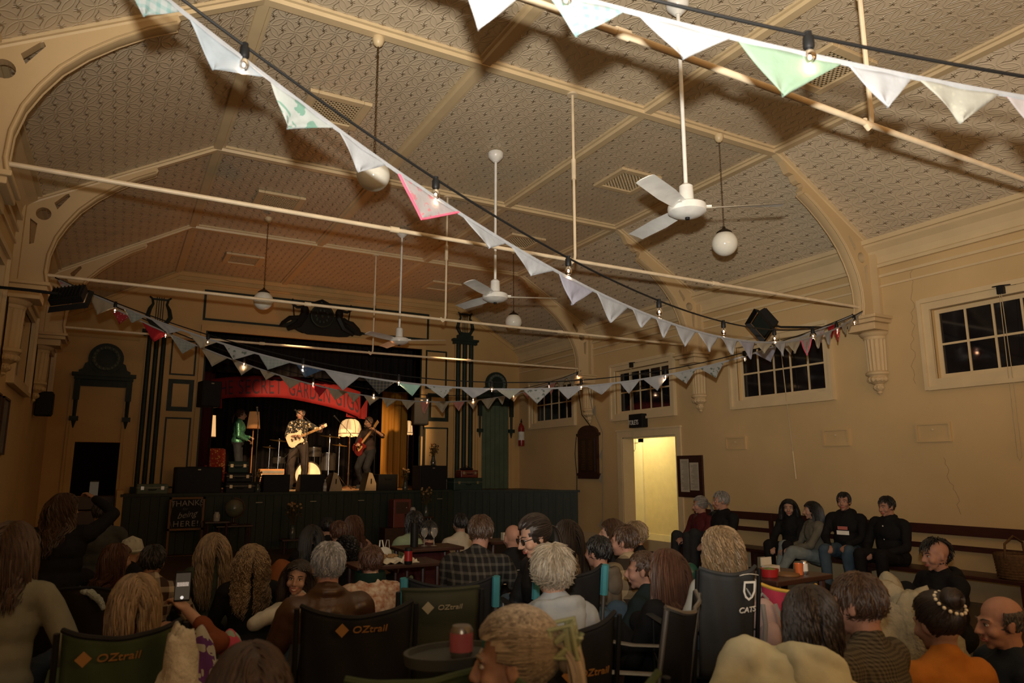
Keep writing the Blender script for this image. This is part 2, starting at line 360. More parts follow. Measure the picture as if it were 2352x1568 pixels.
# ---------- wall items, right ----------
def hatch(y0,y1,z0,z1,lab):
    t=thing('wall_hatch',lab,'hatch',(W,(y0+y1)/2,z0),group='small painted hatches on the right wall')
    MB().bx(W-.012,W,y0,y1,z0,z1).build('panel',WALL,t,world=True,smooth=False)
    f=MB()
    for a,b,c,e in ((y0-.025,y0,z0-.025,z1+.025),(y1,y1+.025,z0-.025,z1+.025),(y0,y1,z0-.025,z0),(y0,y1,z1,z1+.025)): f.bx(W-.03,W,a,b,c,e)
    f.build('hatch_frame',WALL,t,world=True,smooth=False)
    MB().lathe([(0,0),(.006,0),(.006,.012),(.013,.016),(.013,.022),(0,.026)],n=10,M=T((W-.012,(y0+y1)/2,z1-.06),ry=-pi/2)).build('knob',TRIM,t,world=True)
hatch(8.05,8.42,1.80,1.95,'smallest cream wall hatch with a knob, left of the hanging rod')
hatch(6.24,6.60,1.80,1.98,'cream wall hatch with a knob above the man in black hoodie')
hatch(4.90,5.27,1.81,1.99,'cream wall hatch with a knob, below the nearest fluted corbel')
DW=mat('dark_oxblood_wood',(.035,.012,.008),.4,var=.25,scale=6,stretch=(1,1,8))
PAPER=mat('aged_paper',(.42,.37,.28),.8)
INK=mat('grey_print',(.16,.15,.13),.8)
t=thing('notice_board','dark framed notice board with two pinned sheets beside the doorway','notice board',(W,9.29,1.0))
f=MB(); f.bx(W-.035,W,8.985,9.595,1.0,1.7); f.build('board',DW,t,world=True,smooth=False,bevel=.006)
for i,(a,b,c,e) in enumerate(((9.30,9.51,1.09,1.64),(9.07,9.28,1.12,1.58))):
    p=MB().bx(W-.04,W-.036,a,b,c,e).build('pinned_sheet',PAPER,t,world=True,smooth=False)
    q=MB(); rr=random.Random(i)
    for r_ in range(22):
        z=e-.04-r_*(e-c-.06)/22; q.bx(W-.0415,W-.0402,a+.02,a+.02+(b-a-.04)*rr.uniform(.5,1),z,z+.006)
    q.build('printed_lines',INK,p,world=True,smooth=False)
# honour board beyond the doorway
t=thing('honour_board','dark wooden honour board with rounded top hung left of doorway','honour board',(W,12.27,1.3))
out=[(-.36,0),(-.36,.06),(-.40,.06),(-.40,.1),(-.34,.12),(-.34,.86),(-.40,.88),(-.40,.93)]+[(-.34*cos(a)*1.02,.93+.16*sin(a)) for a in [i*pi/12 for i in range(0,13)]]+[(.40,.93),(.40,.88),(.34,.86),(.34,.12),(.40,.1),(.40,.06),(.36,.06),(.36,0)]
MR=Matrix(((0,0,-1,0),(1,0,0,0),(0,1,0,0),(0,0,0,1)))
def onwall(y,z,off=0): return Matrix.Translation((W-off,y,z))@MR
shape2d(out,[],.06,onwall(12.27,1.28,.03)).build('board',DW,t,world=True,smooth=False,bevel=.008)
f=MB(); f.bx(W-.075,W-.06,12.0,12.54,1.42,2.1)
f.build('name_panel',mat('honour_panel',(.02,.008,.006),.3),t,world=True,smooth=False)
q=MB(); rr=random.Random(3)
for i in range(18):
    for yy in (12.07,12.32): q.bx(W-.078,W-.075,yy,yy+.15*rr.uniform(.6,1),2.04-i*.034,2.048-i*.034)
q.build('gilt_names',mat('dull_gilt',(.16,.09,.03),.5,metal=.4),t,world=True,smooth=False)
# toilets sign box
t=thing('toilets_sign','small black TOILETS sign box mounted above the doorway','sign',(W-.1,10.54,2.17))
MB().bx(W-.16,W-.02,10.35,10.74,2.235,2.485).build('box',mat('black_plastic',(.009,.009,.009),.55),t,world=True,smooth=False,bevel=.01)
MLAB=lambda y,z,off: Matrix.Translation((W-off,y,z))@Matrix(((0,0,-1,0),(-1,0,0,0),(0,1,0,0),(0,0,0,1)))
text_mb('TOILETS',.125,.002,MLAB(10.60,2.325,.162),sx=.62).build('lettering',mat('white_lettering',(.8,.8,.75),.5),t,world=True,smooth=False)
text_mb('fully accessible',.035,.002,MLAB(10.54,2.37,.162),sx=.8) if False else None
# fire extinguisher near the corner
RED=mat('red_enamel',(.20,.012,.008),.3); WHT=mat('white_label',(.6,.6,.55),.6); BLK=MATS['black_plastic']
t=thing('fire_extinguisher','red fire extinguisher hung in the far right corner','fire extinguisher',(W-.12,14.95,1.9))
MB().lathe([(0,0),(.07,0),(.075,.02),(.075,.42),(.06,.48),(.025,.52),(.02,.56),(0,.56)],(W-.1,14.95,2.02),18).build('cylinder',RED,t,world=True)
MB().lathe([(.0765,.14),(.0765,.34)],(W-.1,14.95,2.02),18).build('paper_label',WHT,t,world=True)
h=MB(); h.box((W-.1,14.95,2.6),(.03,.03,.05)); h.tube([(W-.1,14.95,2.62),(W-.14,14.88,2.66)],.009,6); h.tube([(W-.1,14.95,2.60),(W-.14,14.88,2.58)],.008,6); h.tube([(W-.1,14.95,2.58),(W-.1,15.03,2.55),(W-.12,15.04,2.2)],.011,6); h.build('valve_and_hose',BLK,t,world=True)
# ---------- corbels and arched brackets ----------
def bracket(k,side,lab):
    y=ribY(k); s=1 if side=='R' else -1; x0=W if side=='R' else XL
    t=thing('arched_bracket',lab,'bracket',(x0,y,2.4),group='arched roof brackets along the hall walls')
    arc=[(.33,3.40),(.30,3.55),(.31,3.75),(.36,3.95),(.44,4.12),(.55,4.30),(.70,4.47),(.88,4.63),(1.08,4.78),(1.27,4.89)]
    scroll=[(1.285,4.92),(1.27,4.95),(1.25,4.99),(1.28,5.02),(1.33,5.01),(1.38,5.04),(1.42,5.11),(1.50,5.12)]
    out=[(0,3.40)]+arc+scroll+[(1.60,5.28),(1.56,5.30),(0.02,4.415),(0,4.40)]
    ci=[(.215+.072*cos(a),4.20+.072*sin(a)) for a in [i*2*pi/18 for i in range(18)]]
    h1=[(.30,4.34),(.335,4.27),(.44,4.44),(.42,4.48)]; h2=[(.10,4.13),(.17,4.08),(.16,3.86),(.12,3.84)]
    # plate lies in x-z plane, thickness along y
    M=Matrix(((-s,0,0,x0),(0,0,1,y),(0,1,0,0),(0,0,0,1)))
    shape2d(out,[ci,h1,h2],.085,M).build('spandrel_plate',CREAM,t,world=True,smooth=False)
    e=MB(); pts=[(a[0],a[1]) for a in arc]
    for yy in (-.062,.062):
        e.tube([(x0-s*(a+.0),y+yy,z) for a,z in arc],.012,6)
    e.tube([(x0-s*(a-.012),y,z) for a,z in arc],.085,8,flat=.22,up=Vector((s,0,0)))
    e.build('arch_moulding',CREAM,t,world=True)
    e=MB(); e.bx(min(x0,x0-s*.06),max(x0,x0-s*.06),y-.14,y+.14,3.40,4.42); e.build('wall_post',CREAM,t,world=True,smooth=False)
    # capital: stepped square abacus over a fluted half column and a carved drop
    c=MB()
    for z0,z1,p,w in ((3.36,3.40,.37,.26),(3.31,3.36,.345,.235),(3.22,3.31,.29,.19)):
        c.bx(min(x0,x0-s*p),max(x0,x0-s*p),y-w,y+w,z0,z1)
    cp=c.build('capital',CREAM,t,world=True,smooth=False,bevel=.008)
    c=MB(); prof=[(.17,3.22),(.19,3.20),(.17,3.17),(.145,3.155),(.14,3.12)]
    aa0,aa1=(pi/2,3*pi/2) if s==1 else (-pi/2,pi/2)
    c.lathe(prof,(x0-s*.02,y,0),20,a0=aa0,a1=aa1)
    n=72; vs=[];fs=[]
    for i,z in enumerate((3.13,2.70)):
        for j in range(n+1):
            a=aa0+(aa1-aa0)*j/n; r=.138-.012*i-.011*abs(sin(j/n*9*pi))**.7; vs.append((x0-s*.02+r*cos(a),y+r*sin(a),z))
    for j in range(n): fs.append((j,j+1,n+2+j,n+1+j))
    c.raw(vs,fs); c.build('fluted_shaft',CREAM,t,world=True)
    c=MB(); c.lathe([(.125,2.71),(.15,2.69),(.15,2.665),(.12,2.645),(.115,2.63),(.135,2.61),(.13,2.585),(.09,2.555),(.06,2.54),(.06,2.52),(.075,2.50),(.06,2.47),(.03,2.45),(.035,2.43),(.0,2.40)],(x0-s*.02,y,0),24,a0=aa0,a1=aa1)
    for j in range(7):
        a=aa0+(aa1-aa0)*(j+.5)/7; c.ball((x0-s*.02+.115*cos(a),y+.115*sin(a),2.60),(.028,.028,.035),8,6)
    for j in range(4):
        a=aa0+(aa1-aa0)*(j+.5)/4; c.ball((x0-s*.02+.06*cos(a),y+.06*sin(a),2.50),(.02,.02,.03),8,6)
    c.build('carved_drop',CREAM,t,world=True)
names={('R',0):'arched bracket on the right wall nearest the camera, past the frame edge',('R',1):'nearest visible cream arched bracket and fluted corbel on right wall',('R',2):'cream arched bracket on right wall between doorway and floodlight',
('R',3):'farthest cream arched bracket on right wall, above the honour board',('L',1):'big cream arched bracket with round hole at the upper left corner',('L',2):'cream arched bracket on left wall, second from the camera',('L',3):'farthest cream arched bracket on the left wall, in shadow'}
for (s_,k_),l_ in names.items():
    if (s_,k_)!=('R',0): bracket(k_,s_,l_)
# ---------- tie rods with droppers ----------
PIPE=mat('cream_pipe',(.66,.55,.38),.4)
tl={0:'nearest cream steel tie rod crossing the top right ceiling',1:'long cream tie rod crossing from upper left to right corbel',2:'third cream tie rod from the camera, ending at doorway bracket',3:'farthest cream tie rod crossing in front of the stage opening'}
for k in range(4):
    y=ribY(k); t=thing('tie_rod',tl[k],'tie rod',(W/2,y,ZT),group='tie rods across the hall')
    MB().tube([(XL+.05,y,ZT),(4.76,y,ZT-.015),(W-.06,y,ZT)],.019,10).build('horizontal_rod',PIPE,t,world=True)
    for xx in (2.9,6.7): MB().tube([(xx-.04,y,ZT-.008),(xx+.04,y,ZT-.008)],.027,10).build('coupling',PIPE,t,world=True)
    h=MB(); h.tube([(4.80,y,ZC-.05),(4.80,y,ZT+.04),(4.79,y,ZT-.02),(4.76,y,ZT-.045),(4.725,y,ZT-.02),(4.735,y,ZT+.01)],.015,8)
    h.build('dropper',PIPE,t,world=True)
    h=MB(); h.tube([(4.80,y,4.60),(4.80,y,4.38)],.024,8); h.tube([(4.80,y,ZC-.055),(4.80,y,ZC-.075)],.06,10); h.build('turnbuckle',PIPE,t,world=True)
# ---------- ceiling vents ----------
VB=mat('vent_dark',(.02,.015,.01),.8)
def vent(x,y,lab):
    t=thing('ceiling_vent',lab,'vent',(x,y,ZC),group='square latticed ceiling vents')
    MB().box((0,0,-.012),(.5,.5,.008)).build('backing',VB,t,smooth=False)
    f=MB()
    for sx in(-1,1): f.box((sx*.29,0,-.022),(.09,.67,.04)); f.box((0,sx*.29,-.022),(.49,.09,.04))
    f.build('vent_frame',TRIM,t,smooth=False,bevel=.008)
    g=MB(); n=9
    for i in range(-n,n+1):
        o=i*.5/n; 
        for sg in (1,-1):
            a,b=max(-.25,-.25+o),min(.25,.25+o)
            if b-a<.03: continue
            p=Vector((a,sg*(a-o),-.024)); q=Vector((b,sg*(b-o),-.024)); dd=(q-p); nrm=Vector((-dd.y,dd.x,0)).normalized()*.009
            g.raw([p-nrm,q-nrm,q+nrm,p+nrm,p-nrm+Vector((0,0,.008)),q-nrm+Vector((0,0,.008)),q+nrm+Vector((0,0,.008)),p+nrm+Vector((0,0,.008))],[(0,1,2,3),(7,6,5,4),(0,4,5,1),(2,6,7,3)])
    g.build('lattice',TRIM,t,smooth=False)
for x,y,l in ((2.72,7.34,'latticed ceiling vent beside the left globe chain, above the bunting'),(6.78,7.34,'latticed ceiling vent nearest the big ceiling fan'),(6.78,4.17,'latticed ceiling vent behind the pale green pennant, top right'),
 (2.72,10.45,'latticed ceiling vent where the far left globe chain hangs'),(6.78,10.35,'latticed ceiling vent above the far right globe light'),(2.72,13.8,'latticed ceiling vent nearest the stage on the left side'),(6.78,13.8,'latticed ceiling vent nearest the stage on the right side')): vent(x,y,l)
# ---------- ceiling fans ----------
FANW=mat('fan_white_enamel',(.72,.72,.68),.3)
def fan(x,y,rot,lab,cat='fan'):
    t=thing('ceiling_fan',lab,'ceiling fan',(x,y,3.5),rot,group='three-bladed ceiling fans on long rods')
    MB().lathe([(0,1.83),(.09,1.86),(.10,1.84),(.09,1.79),(.05,1.75),(.03,1.73),(0,1.73)],n=20).build('canopy_cup',FANW,t)
    MB().tube([(0,0,1.76),(0,0,.12)],.017,10).build('down_rod',FANW,t)
    MB().lathe([(0,.02),(.03,.22),(.055,.20),(.06,.06),(.07,.05)],n=18).build('rod_cover',FANW,t)
    MB().lathe([(0,-.06),(.03,-.065),(.10,-.05),(.15,-.02),(.155,.01),(.15,.035),(.12,.05),(.06,.06),(0,.06)],n=28).build('motor_housing',FANW,t)
    MB().lathe([(0,-.085),(.018,-.08),(.02,-.06),(0,-.06)],n=12).build('cap_screw',IRON,t)
    for i in range(3):
        a=i*2*pi/3; b=MB(); vs=[];fs=[]; N=10
        for j in range(N+1):
            r=.13+.62*j/N; w=.055+.02*min(1,j/4); tw=.38*(1-.5*j/N)
            for q,(u,tt) in enumerate(((-1,0),(-.4,.010),(.4,.010),(1,0),(.4,.004),(-.4,.004))):
                vs.append((r,u*w*cos(tw),u*w*sin(tw)+tt+.01))
        for j in range(N):
            for q in range(6): fs.append((j*6+q,j*6+(q+1)%6,(j+1)*6+(q+1)%6,(j+1)*6+q))
        fs+= [tuple(range(5,-1,-1)),tuple(N*6+q for q in range(6))]
        b.raw(vs,fs,Matrix.Rotation(a,4,'Z')); b.box((.14,0,.02),(.1,.05,.012),Matrix.Rotation(a,4,'Z')); b.build('blade',FANW,t)
fan(4.77,4.07,-.62,'nearest white three-bladed ceiling fan, upper right of centre')
fan(4.77,7.40,-.35,'middle white ceiling fan on a long rod')
fan(4.77,10.75,-.5,'farthest small ceiling fan near the stage crest')
# ---------- globe pendants ----------
OPAL=mat('opal_glass',(.78,.78,.70),.12,var=.03); BRZ=mat('dark_bronze',(.03,.02,.01),.45,metal=.5); CHN=mat('chain',(.05,.03,.015),.5)
def globe(x,y,lab):
    t=thing('globe_pendant',lab,'pendant light',(x,y,4.0),group='opal globe pendants on chains')
    MB().ball((0,0,0),.145,28,18).build('glass_globe',OPAL,t)
    MB().lathe([(0,.20),(.015,.20),(.02,.175),(.045,.165),(.07,.145),(.085,.135),(.09,.115),(.08,.11),(0,.11)],n=22).build('gallery',BRZ,t)
    c=MB(); z=.2; i=0
    while z<ZC-4.0-.1:
        c.tube([(0.009*cos(a) if i%2 else 0,0 if i%2 else .009*cos(a),z+.017+.017*sin(a)) for a in [q*pi/3 for q in range(6)]],.0032,4,closed=True); z+=.028; i+=1
    c.build('chain',CHN,t)
    MB().lathe([(0,ZC-4.0-.05),(.05,ZC-4.0-.055),(.055,ZC-4.0-.09),(.04,ZC-4.0-.13),(.015,ZC-4.0-.15),(0,ZC-4.0-.15)],n=16).build('ceiling_rose',TRIM,t)
globe(2.70,5.74,'nearest left opal globe pendant behind the bunting'); globe(6.82,5.66,'right opal globe pendant beside the big fan')
globe(2.70,11.1,'far left opal globe pendant in front of stage wall'); globe(6.82,10.65,'far right opal globe pendant behind middle fan')
# ---------- floodlights on brackets ----------
def flood(M,lab,arm):
    t=thing('floodlight',lab,'floodlight',M=M)
    b=MB(); b.box((0,0,0),(.36,.09,.26)); 
    for i in range(9): b.box((-.16+i*.04,-.055,0),(.008,.03,.24))
    b.build('housing',BLK,t,bevel=.01,smooth=False)
    f=MB(); f.raw([(-.22,.10,-.18),(.22,.10,-.18),(.22,.10,.18),(-.22,.10,.18),(-.19,.045,-.14),(.19,.045,-.14),(.19,.045,.14),(-.19,.045,.14)],[(0,1,5,4),(1,2,6,5),(2,3,7,6),(3,0,4,7)]); f.build('visor',BLK,t,smooth=False)
    MB().box((0,.048,0),(.33,.006,.23)).build('lens',mat('flood_lens',(.03,.035,.03),.08),t,smooth=False)
    MB().tube(arm,.014,8).build('yoke_arm',BLK,t,world=True)
m=Matrix.Translation(dep(1756,742,9.1))@Matrix.Rotation(1.2,4,'Z')@Matrix.Rotation(-.55,4,'X')@Matrix.Rotation(.3,4,'Y')
c0=m.translation
flood(m,'square black floodlight on a bracket above the middle right window',[c0,c0+Vector((.18,-.1,-.05)),(W-.12,c0.y-.3,c0.z+.02),(W-.1,c0.y-.3,c0.z+.2),(W,c0.y-.3,c0.z+.2)])
m=Matrix.Translation(Vector((.40,7.85,3.10)))@Matrix.Rotation(-.5,4,'Z')@Matrix.Rotation(-.75,4,'X')@Matrix.Rotation(-.25,4,'Y')@Matrix.Scale(.8,4); c0=m.translation
flood(m,'black floodlight clamped beside the left corbel at bunting end',[c0,(.1,7.8,3.1),(XL,7.8,3.1)])
# small left-wall things
SP=mat('black_speaker_paint',(.01,.01,.01),.6)
t=thing('wall_speaker','small black wall speaker on the left wall near stage door','speaker',(XL+.13,12.6,2.3))
MB().box((0,0,.12),(.22,.2,.36)).build('cabinet',SP,t,bevel=.02,smooth=False); MB().box((.114,0,.12),(.01,.16,.3)).build('grille',BLK,t,smooth=False)
GILT=mat('gilt_frame',(.35,.25,.10),.4,metal=.3)
def picture(y,z,w,h,lab,dark=0):
    t=thing('framed_picture',lab,'picture frame',(XL,y,z)); 
    f=MB()
    for a,b,c,e in ((y-w/2,y-w/2+.02,z,z+h),(y+w/2-.02,y+w/2,z,z+h),(y-w/2,y+w/2,z,z+.02),(y-w/2,y+w/2,z+h-.02,z+h)): f.bx(XL,XL+.03,a,b,c,e)
    f.build('frame',DW if dark else GILT,t,world=True,smooth=False); MB().bx(XL,XL+.012,y-w/2+.01,y+w/2-.01,z+.01,z+h-.01).build('picture_sheet',INK if dark else PAPER,t,world=True,smooth=False)
picture(7.0,1.72,.35,.28,'small gilt framed picture on left wall at the frame edge')
picture(7.95,1.70,.42,.30,'small gilt framed picture beside the tall dark frames')
picture(8.9,1.62,.5,.62,'tall dark framed picture on the left wall, nearer one',1)
picture(9.6,1.62,.5,.62,'tall dark framed picture on the left wall, farther one',1)
# conduit and hanging bunting tail at right bracket 3
t=thing('power_cable','black cable looping from far right bracket down past honour board','cable',(W-.03,12.5,1))
MB().tube([(W-.3,12.25,3.45),(W-.15,12.4,3.0),(W-.05,12.45,2.6),(W-.06,12.15,2.36),(W-.05,12.05,2.3)],.009,6).build('upper_loop',BLK,t,world=True)
MB().tube([(W-.02,12.72,2.15),(W-.02,12.78,1.8),(W-.02,12.72,1.3),(W-.02,12.73,.98)],.008,6).build('lower_run',BLK,t,world=True)
# cracks in right-hand plaster
def crack(p,q,n,seed,i):
    r=random.Random(seed); pts=[]
    for k in range(n+1):
        a=k/n; pts.append((W-.0005,p[0]+(q[0]-p[0])*a+r.uniform(-.03,.03),p[1]+(q[1]-p[1])*a))
    trim(MB().tube(pts,.0018,4),mat('plaster_crack',(.20,.13,.06),.9))
crack((5.15,3.95),(5.28,2.5),26,1,1); crack((5.02,1.6),(4.86,.95),18,4,2)
# =============== bunting and festoon lights ===============
def rend(k,side): return Vector((.14 if side=='L' else W-.14,ribY(k),ZT))
def cloth(name,c,c2=None,tr=.35,pat=None):
    m=mat(name,c,.85,var=.06,scale=14,bump=.3,bscale=18,sheen=.1,bdist=.02)
    if name in CL: return m
    CL.add(name); nt=m.node_tree; b=nt.nodes['Principled BSDF']; out=nt.nodes['Material Output']
    src=b.inputs['Base Color'].links[0].from_socket
    if pat and c2:
        uv=nn(nt,'ShaderNodeTexCoord')
        if pat=='tie': n=nn(nt,'ShaderNodeTexNoise'); n.inputs['Scale'].default_value=9; n.inputs['Distortion'].default_value=1.5; f=mth(nt,'GREATER_THAN',n.outputs[0],.52); nt.links.new(uv.outputs['Object'],n.inputs[0])
        if pat=='dots': n=nn(nt,'ShaderNodeTexVoronoi'); n.inputs['Scale'].default_value=38; nt.links.new(uv.outputs['Object'],n.inputs[0]); f=mth(nt,'LESS_THAN',n.outputs[0],.26)
        if pat=='floral': n=nn(nt,'ShaderNodeTexVoronoi'); n.inputs['Scale'].default_value=22; nt.links.new(uv.outputs['Object'],n.inputs[0]); q=nn(nt,'ShaderNodeTexNoise'); q.inputs['Scale'].default_value=30; nt.links.new(uv.outputs['Object'],q.inputs[0]); f=mth(nt,'MULTIPLY',mth(nt,'LESS_THAN',n.outputs[0],.42),mth(nt,'GREATER_THAN',q.outputs[0],.5))
        if pat=='check':
            sp=nn(nt,'ShaderNodeSeparateXYZ'); nt.links.new(uv.outputs['Object'],sp.inputs[0])
            a=mth(nt,'GREATER_THAN',mth(nt,'FRACT',mth(nt,'MULTIPLY',sp.outputs[0],28)),.6); d=mth(nt,'GREATER_THAN',mth(nt,'FRACT',mth(nt,'MULTIPLY',sp.outputs[2],28)),.6)
            f=mth(nt,'MULTIPLY',mth(nt,'ADD',a,d),.5)
        mx=nn(nt,'ShaderNodeMix',data_type='RGBA'); nt.links.new(f,mx.inputs[0]); nt.links.new(src,mx.inputs[6]); mx.inputs[7].default_value=(*c2,1); nt.links.new(mx.outputs[2],b.inputs['Base Color']); src=mx.outputs[2]
    tl=nn(nt,'ShaderNodeBsdfTranslucent'); nt.links.new(src,tl.inputs[0]); ms=nn(nt,'ShaderNodeMixShader'); ms.inputs[0].default_value=tr
    nt.links.new(b.outputs[0],ms.inputs[1]); nt.links.new(tl.outputs[0],ms.inputs[2]); nt.links.new(ms.outputs[0],out.inputs[0]); return m
CL=set()
C_={'w':cloth('white_cotton',(0.352,0.364,0.380)),'c':cloth('cream_cotton',(0.352,0.312,0.232)),'b':cloth('pale_blue_cotton',(0.320,0.368,0.408)),
'm':cloth('mint_tie_dye',(0.368,0.400,0.384),(0.160,0.288,0.232),pat='tie'),'k':cloth('mint_check',(0.368,0.408,0.408),(0.200,0.336,0.328),pat='check'),'g':cloth('pale_green_cotton',(0.216,0.320,0.232)),
'l':cloth('lavender_cotton',(0.304,0.304,0.368)),'r':cloth('red_cotton',(0.336,0.016,0.024)),'d':cloth('red_dotted_cotton',(0.304,0.032,0.040),(0.480,0.360,0.320),pat='dots'),'f':cloth('floral_white_cotton',(0.352,0.364,0.352),(0.128,0.160,0.136),pat='floral'),
'p':cloth('dusty_pink_cotton',(0.440,0.208,0.176)),'q':cloth('pink_print_cotton',(0.368,0.336,0.336),(0.480,0.200,0.224),pat='floral'),'n':cloth('navy_print_cotton',(0.048,0.080,0.144),(0.160,0.200,0.240),pat='dots'),'x':cloth('dark_plaid_cotton',(0.040,0.040,0.040),(0.112,0.104,0.080),pat='check'),
'y':cloth('grey_plaid_cotton',(0.304,0.328,0.312),(0.240,0.288,0.288),pat='check'),'s':cloth('lace_cotton',(0.352,0.352,0.304),(0.400,0.400,0.336),pat='dots'),'t':cloth('mint_cotton',(0.320,0.528,0.448))}
LBL={'m':'mint and white tie-dyed pennant','k':'mint checked pennant','g':'plain pale green pennant','r':'plain red pennant','d':'red dotted pennant','f':'floral print pennant','p':'dusty pink pennant','q':'pink printed pennant','n':'navy pennant','x':'dark plaid pennant','y':'grey plaid pennant','l':'lavender pennant','t':'mint pennant','s':'lace edged pennant'}
PINKE=mat('pink_crochet_edge',(.62,.10,.16),.8)
class Line:
    def __init__(s,a,b,sag): s.a=rend(*a); s.b=rend(*b); s.sag=sag; s.d=s.b-s.a; s.n=s.d.cross(Vector((0,0,1))).normalized(); s.L=s.d.length
    def at(s,t): return s.a+s.d*t-Vector((0,0,4*s.sag*t*(1-t)))
    def hit(s,px,py):
        r=ray(px,py); k=(s.a-CP).dot(s.n)/r.dot(s.n); X=CP+r*k; t=(X-s.a).to_2d().dot(s.d.to_2d())/s.d.to_2d().length_squared; return t,X
    def tof(s,px):   # parameter where the curve shows at column px
        best=None
        for i in range(0,2001):
            t=i/2000; p=s.at(t)-CP; z=p.dot(FW)
            if z<.2: continue
            u=1176+FPX*p.dot(RT)/z
            if best is None or abs(u-px)<best[0]: best=(abs(u-px),t)
        return best[1]
def bunting(lab,line,pens,seed,t0=.01,t1=.99):
    rnd=random.Random(seed); mid=line.at(.5)
    T0=thing('bunting_string',lab,'bunting',tuple(mid),group='pennant bunting strings')
    N=60; MB().tube([line.at(t0+(t1-t0)*i/N) for i in range(N+1)],.006,5,flat=1.8).build('tape',C_['w'],T0,world=True)
    for i,(x0,x1,tip,c) in enumerate(pens):
        ta,tb=line.tof(x0),line.tof(x1); 
        if ta>tb: ta,tb=tb,ta
        tt,X=line.hit(*tip)
        mid=line.at((ta+tb)/2)
        drop=line.at(min(max(tt,ta-.02),tb+.02)).z-X.z
        if drop<.07: X.z=line.at(tt).z-.10
        nr,nc=9,12; vs=[]; ph=rnd.uniform(0,6); am=rnd.uniform(.006,.014)
        X=X+line.n*rnd.uniform(-.02,.02)
        for r in range(nr+1):
            v=r/nr
            for q in range(nc+1):
                u=q/nc; top=line.at(ta+(tb-ta)*u); p=top.lerp(X,v)
                # sides pull in slightly, cloth ripples away from the tape
                sag_=.02*sin(pi*u)*(1-v); p.z-=sag_*.3
                p+=line.n*(am*sin(ph+u*9+v*4)*(.2+v)*(1-v*.4)); vs.append(p)
        fs=[(r*(nc+1)+q,r*(nc+1)+q+1,(r+1)*(nc+1)+q+1,(r+1)*(nc+1)+q) for r in range(nr) for q in range(nc)]
        o=MB().raw(vs,fs).build('pennant',C_[c],T0,world=True,ang=180)
        sd=o.modifiers.new('cloth','SOLIDIFY'); sd.thickness=.0012
        if c in LBL: o['label']=LBL[c]
        if c in 'q' and seed==1 or c=='v':
            e=MB(); k=nc+1; L1=[vs[r*k] for r in range(nr+1)]; L2=[vs[r*k+nc] for r in range(nr+1)]
            e.tube(L1+L2[::-1][1:],.007,5); e.build('edging',PINKE,o,world=True)
AL=Line((0,'L'),(1,'R'),1.0); BL=Line((0,'L'),(-1,'R'),.77); CLn=Line((1,'R'),(2,'L'),1.15); DL=Line((2,'L'),(3,'R'),1.0)
bunting('nearest bunting of white, mint and pink-edged pennants running diagonally across ceiling to right corbel',AL,[
(250,418,(330,40),'k'),(430,615,(490,160),'b'),(620,770,(665,293),'m'),(775,890,(825,395),'w'),(915,1052,(968,503),'q'),(1058,1165,(1118,572),'w'),(1170,1275,(1225,632),'w'),(1282,1365,(1315,700),'l'),(1368,1445,(1408,740),'w'),
(1450,1500,(1473,752),'w'),(1505,1545,(1527,775),'w'),(1550,1600,(1578,795),'w'),(1602,1650,(1628,808),'w'),(1655,1695,(1678,815),'w'),(1695,1735,(1722,825),'l'),(1735,1775,(1755,812),'c'),(1777,1805,(1800,818),'w'),(1808,1840,(1822,812),'c'),(1840,1865,(1857,815),'q'),
(1868,1890,(1880,800),'c'),(1892,1912,(1902,792),'w'),(1915,1930,(1925,785),'r'),(1932,1946,(1942,768),'c'),(1948,1960,(1953,758),'c'),(1962,1972,(1969,745),'c')],1)
bunting('bunting across the top right corner with large pale green pennant',BL,[
(1040,1225,(1100,60),'w'),(1242,1440,(1323,87),'k'),(1462,1685,(1568,137),'w'),(1690,1940,(1803,217),'g'),(1942,2098,(2035,250),'w'),(2105,2298,(2207,283),'s'),(2305,2470,(2395,300),'q')],2)
bunting('middle bunting with large floral and plaid pennants, ending at left corbel',CLn,[
(203,274,(223,723),'c'),(283,335,(304,742),'y'),(344,419,(387,767),'w'),(431,500,(460,800),'c'),(512,588,(536,826),'f'),(593,668,(614,849),'y'),(679,744,(700,866),'n'),(744,827,(787,897),'w'),(834,909,(870,905),'x'),(910,968,(947,909),'t'),(976,1040,(1018,915),'f'),
(1057,1127,(1087,915),'w'),(1139,1200,(1170,917),'s'),(1200,1271,(1233,927),'f'),(1280,1342,(1305,917),'w'),(1345,1412,(1382,906),'w'),(1424,1471,(1445,904),'w'),(1477,1538,(1511,897),'w'),(1544,1600,(1578,881),'f'),(1606,1665,(1645,868),'f'),(1732,1785,(1772,831),'l'),
(1795,1825,(1815,815),'c'),(1835,1862,(1850,802),'c'),(1872,1895,(1885,788),'q'),(1900,1920,(1912,775),'r'),(1926,1942,(1936,760),'c')],3)
bunting('farthest bunting of small cream, pink and red pennants crossing below the banner',DL,[
(130,176,(150,662),'q'),(178,214,(195,711),'c'),(249,299,(274,745),'d'),(325,387,(354,785),'r'),(388,452,(420,812),'y'),(459,524,(486,842),'c'),(532,583,(555,862),'c'),(596,634,(609,873),'c'),(641,692,(666,893),'c'),(714,751,(735,911),'r'),(752,797,(768,919),'c'),(797,829,(813,925),'c'),(835,873,(848,931),'c'),(877,912,(889,936),'c'),
(921,955,(937,941),'c'),(964,988,(975,951),'p'),(995,1034,(1017,948),'c'),(1039,1068,(1054,944),'p'),(1072,1101,(1087,940),'c'),(1104,1141,(1122,939),'c'),(1143,1162,(1154,929),'c'),(1166,1196,(1181,923),'c'),(1200,1224,(1212,917),'p'),(1258,1277,(1266,908),'p'),(1280,1300,(1291,898),'c'),(1302,1322,(1316,890),'c')],4)
